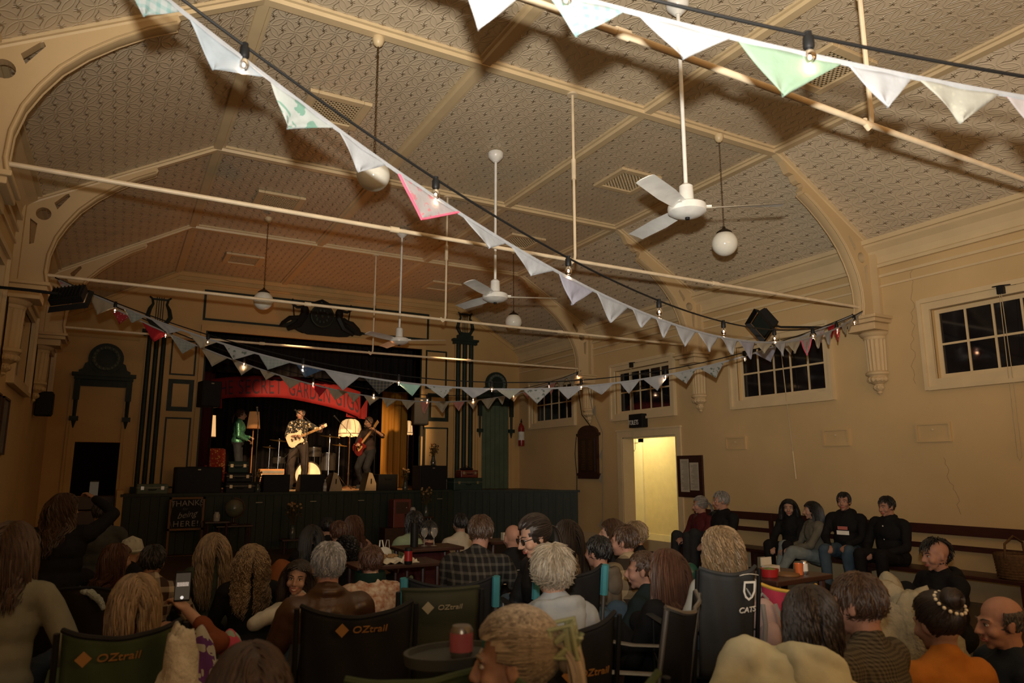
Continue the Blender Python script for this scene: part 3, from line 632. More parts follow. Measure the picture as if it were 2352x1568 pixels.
# festoon lights
BGL=mat('bulb_glass',(1,.9,.8),.02,trans=1); BEM=mat('glowing_filament',(1,.6,.25),.5,emit=FIL_E,ecol=(1,.60,.40)); RUB=mat('black_rubber',(.008,.008,.008),.5)
def festoon(lab,line,bulbs):
    T0=thing('festoon_light_string',lab,'string lights',tuple(line.at(.5)),group='festoon light strings')
    N=80; MB().tube([line.at(.005+.99*i/N) for i in range(N+1)],.0065,6).build('cable',RUB,T0,world=True)
    for px,py in bulbs:
        t=line.tof(px); p=line.at(t)
        s=MB(); s.lathe([(0,0),(.014,0),(.019,-.008),(.02,-.045),(.017,-.052),(0,-.052)],p,12); s.tube([p+Vector((0,0,.012)),p+Vector((0,0,-.004))],.014,8); so=s.build('lamp_socket',RUB,T0,world=True)
        g=MB().lathe([(.012,-.052),(.013,-.060),(.020,-.070),(.0235,-.085),(.021,-.100),(.012,-.109),(0,-.111)],p,16).build('bulb',BGL,T0,world=True)
        MB().ball(p+Vector((0,0,-.082)),(.009,.009,.014),8,6).build('filament',BEM,g,world=True)
        lamp('bulb_glow','POINT',p+Vector((0,0,-.125)),BULB_W,(1,.58,.32),.004)
festoon('nearest black festoon cable of lit bulbs over the diagonal bunting',Line((0,'L'),(1,'R'),.86),[(562,97),(1001,415),(1305,603),(1513,706),(1661,759),(1778,778),(1866,773),(1921,761),(1961,727)])
festoon('black festoon cable at top right with one lit bulb behind green pennant',Line((0,'L'),(-1,'R'),.68),[(1300,0),(1857,100)])
festoon('middle black festoon cable of lit bulbs in front of the stage',Line((1,'R'),(2,'L'),1.07),[(1710,827),(1528,864),(1335,880),(1130,892),(916,875),(697,845),(478,787),(266,712)])
festoon('farthest black festoon cable of lit bulbs ending above the honour board',Line((2,'L'),(3,'R'),.89),[(183,672),(382,763),(561,830),(720,874),(859,900),(982,912),(1087,912),(1180,902),(1261,885),(1326,856)])
# bunting tail hanging down the far right bracket
t=thing('bunting_tail','loose tail of bunting hanging straight down beside the honour board','bunting',(W-.2,12.1,3.3))
pts=[(W-.16,12.18,3.5),(W-.12,12.1,3.1),(W-.1,12.0,2.7),(W-.06,11.72,2.2),(W-.05,11.76,1.6),(W-.05,11.78,.9),(W-.05,11.8,.3)]
MB().tube(pts,.005,5,flat=2).build('tape',C_['c'],t,world=True)
for i,(y,z,dy) in enumerate(((12.06,3.0,.07),(11.95,2.65,.07),(11.74,2.2,-.06),(11.75,1.75,.06),(11.77,1.3,.07),(11.79,.75,-.06),(11.8,.4,.06))):
    MB().raw([(W-.06,y,z+.12),(W-.05,y,z-.12),(W-.09,y+dy,z-.03),(W-.08,y+dy*.5,z+.05)],[(0,3,2,1)]).build('pennant',C_['c'],t,world=True,smooth=False).modifiers.new('c','SOLIDIFY').thickness=.002
# =============== stage wall, proscenium and stage ===============
PX0,PX1,PZ=2.33,6.88,4.20
LX0,LX1,RX0,RX1,DTZ=.24,1.00,8.45,9.22,1.96
GT=GREEN
mb=MB()
for a,b,c,e in ((XL,LX0,0,ZC+.1),(LX0,LX1,DTZ,ZC+.1),(LX1,PX0,0,ZC+.1),(PX0,PX1,PZ,ZC+.1),(PX1,W,0,ZC+.1)): mb.bx(a,b,YS,YS+.25,c,e)
struct('wall_stage',mb,SWALL,smooth=False)
# cornice on the stage wall following the ceiling
def rail(p,q,w=.06,d=.05,m=None):
    p=Vector(p);q=Vector(q); dd=(q-p).normalized(); n=Vector((0,-1,0)); x=dd.cross(n)
    vs=[a+x*u+n*v for a in (p,q) for u,v in ((-w/2,0),(-w/2,d*.6),(-w*.2,d),(w/2,d*.4),(w/2,0))]
    return MB().raw(vs,[(i,(i+1)%5,5+(i+1)%5,5+i) for i in range(5)]+[tuple(range(5)),tuple(range(9,4,-1))])
for p,q,w in (((XA,YS,ZC-.05),(XB,YS,ZC-.05),.1),((XL,YS,ZSL-.08),(XA,YS,ZC-.08),.09),((XB,YS,ZC-.08),(W,YS,ZSP-.08),.09),((XA,YS,ZC-.22),(XB,YS,ZC-.22),.05),((XL,YS,3.93),(LX1+.15,YS,3.93),.07)): trim(rail(p,q,w),SWALL)
def frame_line(x0,x1,z0,z1,w=.05,d=.015):
    m=MB()
    for a,b,c,e in ((x0,x0+w,z0,z1),(x1-w,x1,z0,z1),(x0+w,x1-w,z0,z0+w),(x0+w,x1-w,z1-w,z1)): m.bx(a,b,YS-d,YS+.01,c,e)
    return m
trim(frame_line(2.22,7.09,4.42,5.05,.045),GT)
for a,b,c,e,w in ((1.70,2.16,3.28,3.98,.03),(1.70,2.16,2.58,3.20,.085),(1.70,2.16,1.12,2.46,.03),(7.03,7.56,3.30,4.20,.035),(7.10,7.62,2.56,3.20,.085),(7.03,7.62,1.25,2.42,.03)): trim(frame_line(a,b,c,e,w),GT)
trim(MB().bx(PX0-.12,PX0,YS-.06,YS+.25,ST,PZ+.1),SWALL); trim(MB().bx(PX1,PX1+.12,YS-.06,YS+.25,ST,PZ+.1),SWALL); trim(MB().bx(PX0-.12,PX1+.12,YS-.07,YS+.25,PZ,PZ+.12),SWALL)
trim(MB().bx(PX0-.03,PX0,YS-.07,YS+.0,ST,PZ),GT); trim(MB().bx(PX1,PX1+.03,YS-.07,YS,ST,PZ),GT)
def circ(r,cx,cz,n=28): return [(cx+r*cos(2*pi*i/n),cz+r*sin(2*pi*i/n)) for i in range(n)]
MF=Matrix(((1,0,0,0),(0,0,-1,YS),(0,1,0,0),(0,0,0,1)))   # local x,y -> world x,z ; local z -> towards the hall
def pil(x0,x1,z1,lab):
    t=thing('pilaster',lab,'pilaster',((x0+x1)/2,YS,ST))
    MB().bx(x0,x1,YS-.05,YS,ST,z1).build('shaft',SWALL,t,world=True,smooth=False)
    n=3; w=(x1-x0)
    for i in range(n):
        cx=x0+w*(i+.5)/n; MB().lathe([(w*.115,0),(w*.115,z1-ST)],(cx,YS-.05,ST),10,a0=pi,a1=2*pi).build('reed',GT,t,world=True)
    b=MB(); b.bx(x0-.05,x1+.05,YS-.12,YS,z1,z1+.07); b.bx(x0-.08,x1+.08,YS-.15,YS,z1+.07,z1+.12); b.bx(x0+.05,x1-.05,YS-.1,YS,z1+.12,z1+.22); b.bx(x0-.04,x1+.04,YS-.09,YS,ST,ST+.12); b.build('capital',GT,t,world=True,smooth=False)
    cx=(x0+x1)/2; z=z1+.22; h=.62
    L=thing('lyre_ornament','dark carved lyre ornament on top of the '+('left' if cx<4 else 'right')+' pilaster','ornament',(cx,YS,z))
    o=[]; 
    for sg in (-1,1):
        m=MB(); m.tube([(cx+sg*.03,YS-.06,z+.03),(cx+sg*.14,YS-.06,z+.06),(cx+sg*.2,YS-.06,z+.17),(cx+sg*.17,YS-.06,z+.32),(cx+sg*.12,YS-.06,z+.42),(cx+sg*.14,YS-.06,z+.52),(cx+sg*.19,YS-.06,z+.56)],[.03,.05,.055,.045,.03,.028,.02],8,flat=.8)
        m.build('lyre_arm',GT,L,world=True)
    m=MB(); m.bx(cx-.16,cx+.16,YS-.08,YS-.04,z+.5,z+.53); m.bx(cx-.15,cx+.15,YS-.09,YS-.02,z-.01,z+.07); m.build('yoke_and_foot',GT,L,world=True,smooth=False)
    for i in range(4): MB().tube([(cx-.06+.04*i,YS-.06,z+.05),(cx-.06+.04*i,YS-.06,z+.56)],.008,5).build('string',GT,L,world=True)
pil(1.25,1.62,4.00,'reeded green pilaster left of the stage opening'); pil(7.75,8.25,4.40,'reeded green pilaster right of the stage opening')
def side_door(x0,x1,lab,closed,n):
    t=thing('door_surround',lab,'door surround',((x0+x1)/2,YS,ST)); cx=(x0+x1)/2; hw=(x1-x0)/2
    m=MB(); m.bx(cx-hw-.16,cx+hw+.16,YS-.16,YS,3.16,3.22); m.bx(cx-hw-.12,cx+hw+.12,YS-.12,YS,3.10,3.16); m.bx(cx-hw-.04,cx+hw+.04,YS-.04,YS,2.98,3.10)
    m.build('entablature',GT,t,world=True,smooth=False)
    sc=[(-.42,0),(.42,0),(.42,.05),(.36,.08),(.33,.18),(.26,.22),(.2,.16),(-.2,.16),(-.26,.22),(-.33,.18),(-.36,.08),(-.42,.05)]
    shape2d(sc,[],.06,MF@Matrix.Translation((cx,3.22,.05))).build('scrolled_crest',GT,t,world=True,smooth=False)
    w=MB(); M=MF@Matrix.Translation((cx,3.50,.05)); w.prism(circ(.29,0,0),.05,M)
    w.build('medallion',GT,t,world=True,smooth=False)
    w=MB(); w.tube([(cx+.2*cos(a),YS-.11,3.5+.2*sin(a)) for a in [i*2*pi/28 for i in range(28)]],.035,7,closed=True)
    for i in range(18): a=i*2*pi/18; w.ball((cx+.2*cos(a),YS-.135,3.5+.2*sin(a)),.035,7,5)
    w.build('wreath',mat('green_paint_worn',(.09,.11,.09),.5),t,world=True)
    for sg in (-1,1):
        xx=cx+sg*(hw+.06); m=MB(); m.bx(xx-.05,xx+.05,YS-.09,YS,2.72,3.10); m.tube([(xx,YS-.06,2.72),(xx,YS-.06,2.4)],[.035,.03],8); m.bx(xx-.07,xx+.07,YS-.11,YS,2.34,2.42); m.tube([(xx,YS-.05,2.34),(xx,YS-.05,2.2)],[.04,.01],8); m.build('console_bracket',GT,t,world=True)
    e=sempty('door_%d'%n,(cx,YS,0)); f=MB()
    for a,b in ((cx-hw-.16,cx-hw),(cx+hw,cx+hw+.16)):
        f.bx(a,b,YS-.04,YS,0 if not closed else ST,2.98 if closed else 2.98); f.bx(a+.05,b-.05,YS-.06,YS-.04,ST,2.98)
    f.build('door_frame',SWALL,e,world=True,smooth=False)
    if closed:
        d=MB()
        for i in range(6): a=cx-hw+i*2*hw/6; d.bx(a+.004,a+2*hw/6-.004,YS-.02,YS+.03,ST,2.98)
        d.build('door_panel',mat('mid_green_paint',(.07,.10,.065),.45,var=.15,scale=4),e,world=True,smooth=False)
side_door(LX0+.02,LX1-.02,'dark green wreath pediment over the open left stage door',False,4); side_door(RX0+.02,RX1-.02,'dark green wreath pediment over the closed green right stage door',True,3)
# left door: room beyond with steps
mb=MB(); mb.bx(.0,.04,YS+.25,YS+2.5,0,3); mb.bx(1.2,1.24,YS+.25,YS+2.5,0,3); struct('wall_wing',mb,SWALL,smooth=False); mb=MB(); mb.bx(0,1.24,YS+2.5,YS+2.54,0,3); mb.bx(0,1.24,YS+.25,YS+2.5,2.9,2.94); mb.bx(.045,.06,YS+.9,YS+2.5,0,3); mb.bx(1.18,1.2,YS+.25,YS+2.5,0,3); struct('wall_wing_shade',mb,DARK,smooth=False)  # rear wall, ceiling and linings coloured black for the wing's unlit depth
struct('floor_wing',MB().bx(0,1.24,YS-.95,YS+2.5,-.1,0),WOOD,smooth=False)
t=thing('wooden_steps','dark wooden steps rising to the open left stage door','steps',(.62,YS-.4,0))
for i in range(4): MB().bx(.26,.98,YS-.85+i*.26,YS+.25,i*.25,i*.25+.24).build('step',DW,t,world=True,smooth=False,bevel=.01)
lamp('wing_light','POINT',(.25,YS+.9,2.2),WING_W,(1,.36,.08),.06)
# crest over the opening
t=thing('stage_crest','black silhouetted heraldic crest with figures above the stage opening','crest',(4.58,YS,4.3)); BK=mat('black_crest',(.008,.009,.008),.5)
o=[(-.88,.13),(-.80,.10),(-.66,.12),(-.5,.04),(-.32,-.02),(.36,-.02),(.55,.0),(.66,.07),(.86,.06),(.90,.13),(.74,.15),(.70,.22),(.55,.36),(.46,.42),(.40,.40),(.30,.42),(-.34,.44),(-.46,.40),(-.58,.34),(-.68,.22)]
shape2d(o,[],.10,MF@Matrix.Translation((4.60,4.32,.07))).build('mound_base',BK,t,world=True,smooth=False,bevel=.02)
m=MB(); M=MF@Matrix.Translation((4.56,4.71,.12)); m.prism(circ(.25,0,0,32),.07,M); m.build('shield_disc',BK,t,world=True,smooth=False)
m=MB(); m.tube([(4.56+.235*cos(a),YS-.2,4.71+.235*sin(a)) for a in [i*2*pi/32 for i in range(32)]],.022,7,closed=True)
for i in range(10): a=i*2*pi/10; m.ball((4.56+.13*cos(a),YS-.19,4.71+.13*sin(a)),(.03,.02,.05),7,5)
m.ball((4.56,YS-.19,4.71),.05,8,6); m.build('shield_relief',GT,t,world=True)
m=MB(); m.bx(4.36,4.76,YS-.18,YS-.04,4.96,5.0); m.tube([(4.40,YS-.1,5.0),(4.56,YS-.1,5.07),(4.72,YS-.1,5.0)],.03,6); m.build('coronet',BK,t,world=True)
for sg in (-1,1):
    m=MB(); x=4.57+sg*.37
    m.ball((x,YS-.12,4.95),(.05,.05,.06),10,7); m.ball((x-sg*.0,YS-.12,4.80),(.09,.07,.13),10,7); m.tube([(x,YS-.1,4.72),(x+sg*.12,YS-.1,4.5),(x+sg*.34,YS-.1,4.38)],[.09,.085,.05],8)
    m.tube([(x+sg*.05,YS-.12,4.88),(x+sg*.17,YS-.13,4.86),(x+sg*.28,YS-.13,4.93)],[.035,.03,.02],7)
    m.tube([(x+sg*.1,YS-.11,4.65),(x+sg*.3,YS-.11,4.62),(x+sg*.44,YS-.11,4.50),(x+sg*.5,YS-.11,4.42)],[.05,.05,.04,.02],7); m.build('figure',BK,t,world=True)
    MB().tube([(x+sg*.26,YS-.1,5.04),(x+sg*.18,YS-.1,4.4)],.014,6).build('staff',BK,t,world=True)
# stage platform
YF=14.25
pf=[(1.08,YF),(7.35,YF),(W,12.72),(W,YS-.001),(1.08,YS-.001)]
mb=MB(); mb.prism(pf,.05,None,z0=ST-.05)
struct('floor_stage_apron',mb,mat('stage_boards_dark',(.05,.035,.022),.45,var=.2),smooth=False)
struct('floor_stage',MB().bx(1.25,8.3,YS-.001,19.4,ST-.1,ST),mat('stage_carpet_warm',(.26,.14,.06),.6,var=.2,scale=3),smooth=False)
def boards(p,q,z0,z1,m,nb):
    mb=MB(); p=Vector((*p,0));q=Vector((*q,0)); d=(q-p)/nb; n=Vector((-d.y,d.x,0)).normalized()*-.02
    for i in range(nb):
        a=p+d*(i+.02); b=p+d*(i+.98)
        mb.raw([a+n*-1+Vector((0,0,z0)),b+n*-1+Vector((0,0,z0)),b+n+Vector((0,0,z0)),a+n+Vector((0,0,z0)),a+n*-1+Vector((0,0,z1)),b+n*-1+Vector((0,0,z1)),b+n+Vector((0,0,z1)),a+n+Vector((0,0,z1))],[(0,3,2,1),(4,5,6,7),(0,1,5,4),(1,2,6,5),(2,3,7,6),(3,0,4,7)])
    mb.raw([p+Vector((0,.05,z0)),q+Vector((0,.05,z0)),q+Vector((0,.05,z1)),p+Vector((0,.05,z1))],[(0,1,2,3)])
    return mb
t=sempty('wall_stage_front',(4,YF,0)); boards((1.08,YF),(7.35,YF),0,ST-.03,GREENB,42).build('boarding',GREENB,t,world=True,smooth=False)
boards((7.35,YF),(W,12.72),0,ST-.03,GREENB,17).build('boarding',GREENB,t,world=True,smooth=False)
m=MB(); m.raw(*(lambda P:(P,[(0,1,2,3),(7,6,5,4),(0,4,5,1),(1,5,6,2),(2,6,7,3),(3,7,4,0)]))([Vector(v) for v in ((7.33,YF-.06,ST-.03),(W,12.64,ST-.03),(W,12.72,ST-.03),(7.35,YF,ST-.03),(7.33,YF-.06,ST+.015),(W,12.64,ST+.015),(W,12.72,ST+.015),(7.35,YF,ST+.015))])); m.bx(1.06,7.36,YF-.06,YF+.02,ST-.03,ST+.015); m.build('nosing',GREENB,t,world=True,smooth=False)
HND=mat('cast_handle',(.25,.22,.16),.4,metal=.4)
for x in (3.35,4.35,5.3,5.95,7.0): MB().box((x,YF-.05,.86),(.12,.02,.015)).build('pull_handle',HND,t,world=True,smooth=False)
trim(MB().bx(1.0,1.1,YF-.04,YF+.9,0,ST+.08),SWALL)
# stage house: black drapes, side curtains, backing
DR=mat('black_drape',(.010,.008,.008),.85,var=.3,scale=2,stretch=(12,12,.3)); RDR=mat('maroon_drape',(.05,.008,.008),.8,var=.3,scale=2,stretch=(12,12,.3)); YDR=mat('mustard_drape',(.42,.20,.03),.75,var=.12,scale=2,stretch=(12,12,.3))
def drape(name,p,q,z0,z1,m,amp,nf,lab,cat='curtain',par=None):
    t=thing(name,lab,cat,(p[0],p[1],z0)) if par is None else par; n=nf*8; vs=[];P=Vector((*p,0));Q=Vector((*q,0)); d=(Q-P); nr=Vector((-d.y,d.x,0)).normalized()
    for z,k in ((z0,1.1),(z0+(z1-z0)*.5,1),(z1,.6)):
        for i in range(n+1):
            u=i/n; v=P+d*u+nr*amp*k*sin(u*nf*2*pi+.6*sin(u*17)); v.z=z; vs.append(v)
    fs=[(r*(n+1)+i,r*(n+1)+i+1,(r+1)*(n+1)+i+1,(r+1)*(n+1)+i) for r in range(2) for i in range(n)]
    o=MB().raw(vs,fs).build('drape_cloth',m,t,world=True,ang=80); o.modifiers.new('s','SOLIDIFY').thickness=.01; return t
drape('stage_backdrop',(1.3,19.2),(8.2,19.2),ST,5.2,DR,.06,30,'black pleated backdrop curtain across the rear of stage')
drape('pelmet_curtain',(PX0,YS+.45),(PX1,YS+.45),3.45,5.2,DR,.03,26,'black pelmet curtain hanging at top of the stage opening')
drape('side_curtain',(2.36,YS+.5),(2.62,YS+1.0),ST,4.6,RDR,.04,5,'dark maroon side curtain at left edge of stage')
A=ony(949,1000,15.9); B_=ony(966,1000,15.5); drape('side_curtain',(A.x,15.9),(B_.x,15.5),ST,4.6,RDR,.03,3,'dark maroon side curtain at right edge of stage')
t=thing('mustard_curtain','tall mustard yellow curtain hanging at stage right side','curtain',(6.6,16.6,ST)); A=ony(873,1100,16.7); B_=ony(932,1100,16.7); drape('c',(A.x,A.y),(B_.x,B_.y),ST+.02,3.35,YDR,.035,4,'',par=t)
drape('wing_drape',(1.3,YS+.4),(1.3,19.2),ST,5.2,DR,.05,14,'black side masking drape along the left wing of stage'); drape('wing_drape',(8.2,YS+.4),(8.2,19.2),ST,5.2,DR,.05,14,'black side masking drape along the right wing of stage')
struct('ceiling_stage',MB().bx(1.2,8.3,YS+.25,19.4,5.2,5.3),DARK,smooth=False)
# banner
t=thing('banner','curved red cloth banner reading THE SECRET GARDEN GIGS over the band','banner',(4.1,16.0,3.2)); BR=mat('red_banner_cloth',(.14,.007,.007),.75,var=.12,scale=6,bump=.2,bscale=6); BD=mat('banner_lettering',(.03,.008,.012),.7)
YB=16.0
P=[(480,872,925),(520,866,914),(580,863,912),(650,862,914),(720,872,926),(780,884,941),(827,900,960)]
tp=[ony(a,b,YB) for a,b,c in P]; bt=[ony(a,c,YB) for a,b,c in P]
def cr(pts,u):
    n=len(pts)-1; f=min(max(u,0),.99999)*n; i=int(f); f-=i; p=[pts[max(i-1,0)],pts[i],pts[i+1],pts[min(i+2,n)]]
    return .5*((2*p[1])+(p[2]-p[0])*f+(2*p[0]-5*p[1]+4*p[2]-p[3])*f*f+(3*p[1]-p[0]-3*p[2]+p[3])*f**3)
def bp(u,v,off=0):
    a=cr(tp,u).lerp(cr(bt,u),v); a=a.copy(); a.y=YB+.03*sin(u*11)-off; return a
n=60; vs=[bp(i/n,j/6) for j in range(7) for i in range(n+1)]; fs=[(j*(n+1)+i,j*(n+1)+i+1,(j+1)*(n+1)+i+1,(j+1)*(n+1)+i) for j in range(6) for i in range(n)]
o=MB().raw(vs,fs).build('banner_cloth',BR,t,world=True,ang=180); o.modifiers.new('s','SOLIDIFY').thickness=.004
CXP=[480,520,580,650,720,780,827]
def upx(px):
    for i in range(6):
        if px<=CXP[i+1]: return (i+(px-CXP[i])/(CXP[i+1]-CXP[i]))/6
    return 1
tm=MB()
for wd_,a_,b_ in (('THE',486,537),('SECRET',550,647),('GARDEN',663,757),('GIGS',770,820)):
    q=text_mb(wd_,1,0,align='LEFT',sp=1.1); xs=[p.x for p in q.v]; ys_=[p.y for p in q.v]; x0,x1,y0,y1=min(xs),max(xs),min(ys_),max(ys_)
    q.v=[bp(upx(a_+(b_-a_)*(p.x-x0)/(x1-x0)),1-(.16+.68*(p.y-y0)/(y1-y0)),.012) for p in q.v]; tm.raw(q.v,q.f)
o=tm.build('banner_lettering',BD,t,world=True,smooth=False); o.modifiers.new('s','SOLIDIFY').thickness=.003
def flag(P4,y): 
    v=[ony(a,b,y) for a,b in P4]; o=MB().raw(v,[tuple(range(len(v)))]).build('folded_tail',BR,t,world=True,smooth=False); o.modifiers.new('s','SOLIDIFY').thickness=.004
flag([(498,912),(510,913),(510,938),(498,936)],YB+.05); flag([(795,945),(828,958),(800,950),(795,957)],YB+.06); flag([(794,955),(828,940),(845,912),(842,963),(795,957)],YB+.08); flag([(481,880),(503,878),(503,922),(490,925)],YB+.04)
# ---------- lamps, gear on stage ----------
SHD=mat('lamp_shade_lit',(.85,.70,.45),.8,emit=SHADE_E,ecol=(1,.56,.22)); SHO=mat('lamp_shade_amber',(.35,.16,.06),.8,emit=SHADE_E*.13,ecol=(1,.40,.12)); BRS=mat('lamp_brass',(.18,.08,.03),.4,metal=.5); RIM=mat('shade_trim',(.25,.10,.03),.7)
def floor_lamp(px,py_top,py_bot,hw_px,y,lab,kind='dome',m=SHD):
    top=ony(px,py_top,y); bot=ony(px,py_bot,y); hw=(ony(px+hw_px,py_bot,y)-bot).length; cx=bot.x
    t=thing('floor_lamp',lab,'floor lamp',(cx,y,ST)); z1=top.z;z0=bot.z; h=z1-z0
    if kind=='dome': prof=[(.12*hw,h),(.45*hw,h*.97),(.72*hw,h*.85),(.9*hw,h*.6),(.99*hw,h*.28),(hw,h*.1)]
    else: prof=[(hw*.72,h),(hw,0)]
    s=MB(); n=16; vs=[];fs=[]; m_=n*3
    for r,z in prof:
        for j in range(m_): a=2*pi*j/m_; k=1-.05*(1-abs(sin(a*n/4)))*(kind=='dome'); vs.append((cx+r*k*cos(a),y+r*k*sin(a),z0+z))
    if kind=='dome':
        for j in range(m_): a=2*pi*j/m_; vs.append((cx+hw*cos(a),y+hw*sin(a),z0-.06*h-.06*h*abs(sin(a*4)))); 
    R=len(vs)//m_
    for i in range(R-1):
        for j in range(m_): fs.append((i*m_+j,i*m_+(j+1)%m_,(i+1)*m_+(j+1)%m_,(i+1)*m_+j))
    o=s.raw(vs,fs).build('lamp_shade',m,t,world=True); o.modifiers.new('s','SOLIDIFY').thickness=.004
    b=MB()
    if kind=='dome':
        for j in range(8):
            a=2*pi*j/8+.2; b.tube([(cx+r*1.01*cos(a),y+r*1.01*sin(a),z0+z) for r,z in prof],.006,5)
        b.tube([(cx+hw*1.01*cos(2*pi*i/28),y+hw*1.01*sin(2*pi*i/28),z0+h*.06) for i in range(28)],.01,5,closed=True)
    else:
        for r,z in prof: b.tube([(cx+r*1.01*cos(2*pi*i/28),y+r*1.01*sin(2*pi*i/28),z0+z) for i in range(28)],.008,5,closed=True)
    b.build('shade_trim',RIM,o,world=True)
    MB().lathe([(0,0),(.16,0),(.16,.02),(.05,.05),(.02,.08),(.018,.3),(.028,.34),(.018,.38),(.016,z0+h*.5-ST),(0,z0+h*.5-ST)],(cx,y,ST),14).build('lamp_stand',BRS,t,world=True)
    return cx,y,z0
a=floor_lamp(804,962,998,25,17.2,'cream scalloped dome floor lamp glowing right of the guitarist'); lamp('shade_glow','POINT',(a[0],a[1]-.0,a[2]-.15),8,(1,.5,.2),.05)
floor_lamp(582,945,984,15,17.6,'orange drum shade floor lamp behind the woman singer','drum',SHO)
floor_lamp(483,953,1003,12,16.4,'pale fringed lamp glowing at left edge of stage','drum')
floor_lamp(938,966,995,9,17.4,'cream domed lamp glowing behind the mustard curtain')
# speakers and monitors (black boxes)
def spk(c,d,rz,lab,cone=True,tilt=0):
    t=thing('loudspeaker',lab,'loudspeaker',c,rz); MB().box((0,0,d[2]/2),d,T((0,0,0),rx=tilt)).build('cabinet',SP,t,smooth=False,bevel=.015)
    g=MB(); g.box((0,-d[1]/2-.006,d[2]/2),(d[0]*.9,.012,d[2]*.9),T((0,0,0),rx=tilt)); g.build('grille',BLK,t,smooth=False)
    h=MB(); h.box((0,-d[1]/2-.014,d[2]*.9),(.05,.006,.02),T((0,0,0),rx=tilt)); h.build('badge',HND,t,smooth=False)
    MB().box((0,-.0,d[2]+.004),(d[0]*.5,.05,.012),T((0,0,0),rx=tilt)).build('handle',BLK,t,smooth=False)
spk((2.30,14.65,ST),(.80,.5,.48),0,'wide black subwoofer on the left front corner of stage'); spk((6.93,14.62,ST),(.62,.45,.52),0,'black subwoofer on the right front of stage with flowers on top')
t=thing('speaker_pole','black pole stand rising from left subwoofer to loudspeaker','stand',(2.60,15.1,ST)); MB().tube([(2.50,15.0,ST),(2.50,15.0,2.66)],.018,8).build('pole',BLK,t,world=True)
spk((ony(480,910,15.0).x,15.0,2.66),(.36,.34,.50),.2,'tall black loudspeaker raised at left edge of stage opening'); spk((ony(965,940,14.95).x,14.95,2.44),(.34,.34,.60),-.2,'tall black loudspeaker raised at right edge of stage opening')
t=thing('speaker_pole','black pole stand rising from right subwoofer to loudspeaker','stand',(7.0,14.95,ST)); MB().tube([(6.9,14.95,ST),(6.9,14.95,2.45)],.018,8).build('pole',BLK,t,world=True)
def wedge(px,w,y,lab,rz=0):
    p=ony(px,1125,y); t=thing('stage_monitor',lab,'stage monitor',(p.x,y,ST),rz,group='wedge monitors along the stage front')
    pr=[(-.2,0),(.22,0),(.22,.12),(.02,.34),(-.2,.34)]   # y,z profile
    M=Matrix(((0,0,1,-w/2),(1,0,0,0),(0,1,0,0),(0,0,0,1))); MB().prism(pr,w,M).build('cabinet',SP,t,smooth=False,bevel=.012)
    g=MB().raw([(-w/2+.03,.205,.145),(w/2-.03,.205,.145),(w/2-.03,.04,.327),(-w/2+.03,.04,.327)],[(0,1,2,3)]); o=g.build('grille',BLK,t,smooth=False); o.modifiers.new('s','SOLIDIFY').thickness=.01
    MB().box((0,-.205,.25),(.16,.012,.04)).build('handle',BLK,t,smooth=False)
wedge(630,.50,14.75,'black wedge monitor at left, below the guitar amplifier'); wedge(713,.50,14.75,'black wedge monitor in front of the guitarist feet'); wedge(880,.46,14.75,'black wedge monitor right, below the bassist',.2)
t=None
def wedge_side(px,y,lab):
    p=ony(px,1125,y); t=thing('stage_monitor',lab,'stage monitor',(p.x,y,ST))
    MB().prism([(-.13,0),(.13,0),(.13,.1),(.02,.36),(-.05,.38)],.02,Matrix(((1,0,0,0),(0,0,1,0),(0,1,0,0),(0,0,0,1)))).build('side_panel',mat('ply_side',(.40,.30,.18),.6),t,smooth=False)
    MB().prism([(-.13,0),(.13,0),(.13,.1),(.02,.35),(-.05,.37)],.4,Matrix(((1,0,0,0),(0,0,1,.02),(0,1,0,0),(0,0,0,1)))).build('cabinet',SP,t,smooth=False); MB().box((0,-.005,.2),(.02,.01,.1)).build('side_handle',BLK,t,smooth=False)
wedge_side(771,14.6,'small pale-sided wedge monitor right of the water bottle'); wedge_side(852,14.6,'small pale-sided wedge monitor beside the bassist'); 
# guitar amplifier
def amp(px,y,w,h,lab,m,gm):
    p=ony(px,1115,y); t=thing('guitar_amplifier',lab,'amplifier',(p.x,y,ST)); MB().box((0,0,h/2),(w,.26,h)).build('cabinet',m,t,smooth=False,bevel=.015)
    MB().box((0,-.135,h*.42),(w*.92,.01,h*.7)).build('grille_cloth',gm,t,smooth=False); MB().box((0,-.137,h*.86),(w*.92,.012,h*.12)).build('control_panel',HND,t,smooth=False); MB().tube([(-.1,0,h),(-.08,0,h+.03),(.08,0,h+.03),(.1,0,h)],.008,6).build('handle',BLK,t)
TW=mat('tan_tolex',(.45,.20,.07),.6); OX=mat('cream_grille',(.6,.42,.25),.8)
amp(621,16.0,.50,.45,'tan guitar amplifier on stage behind the left wedge monitor',TW,OX)
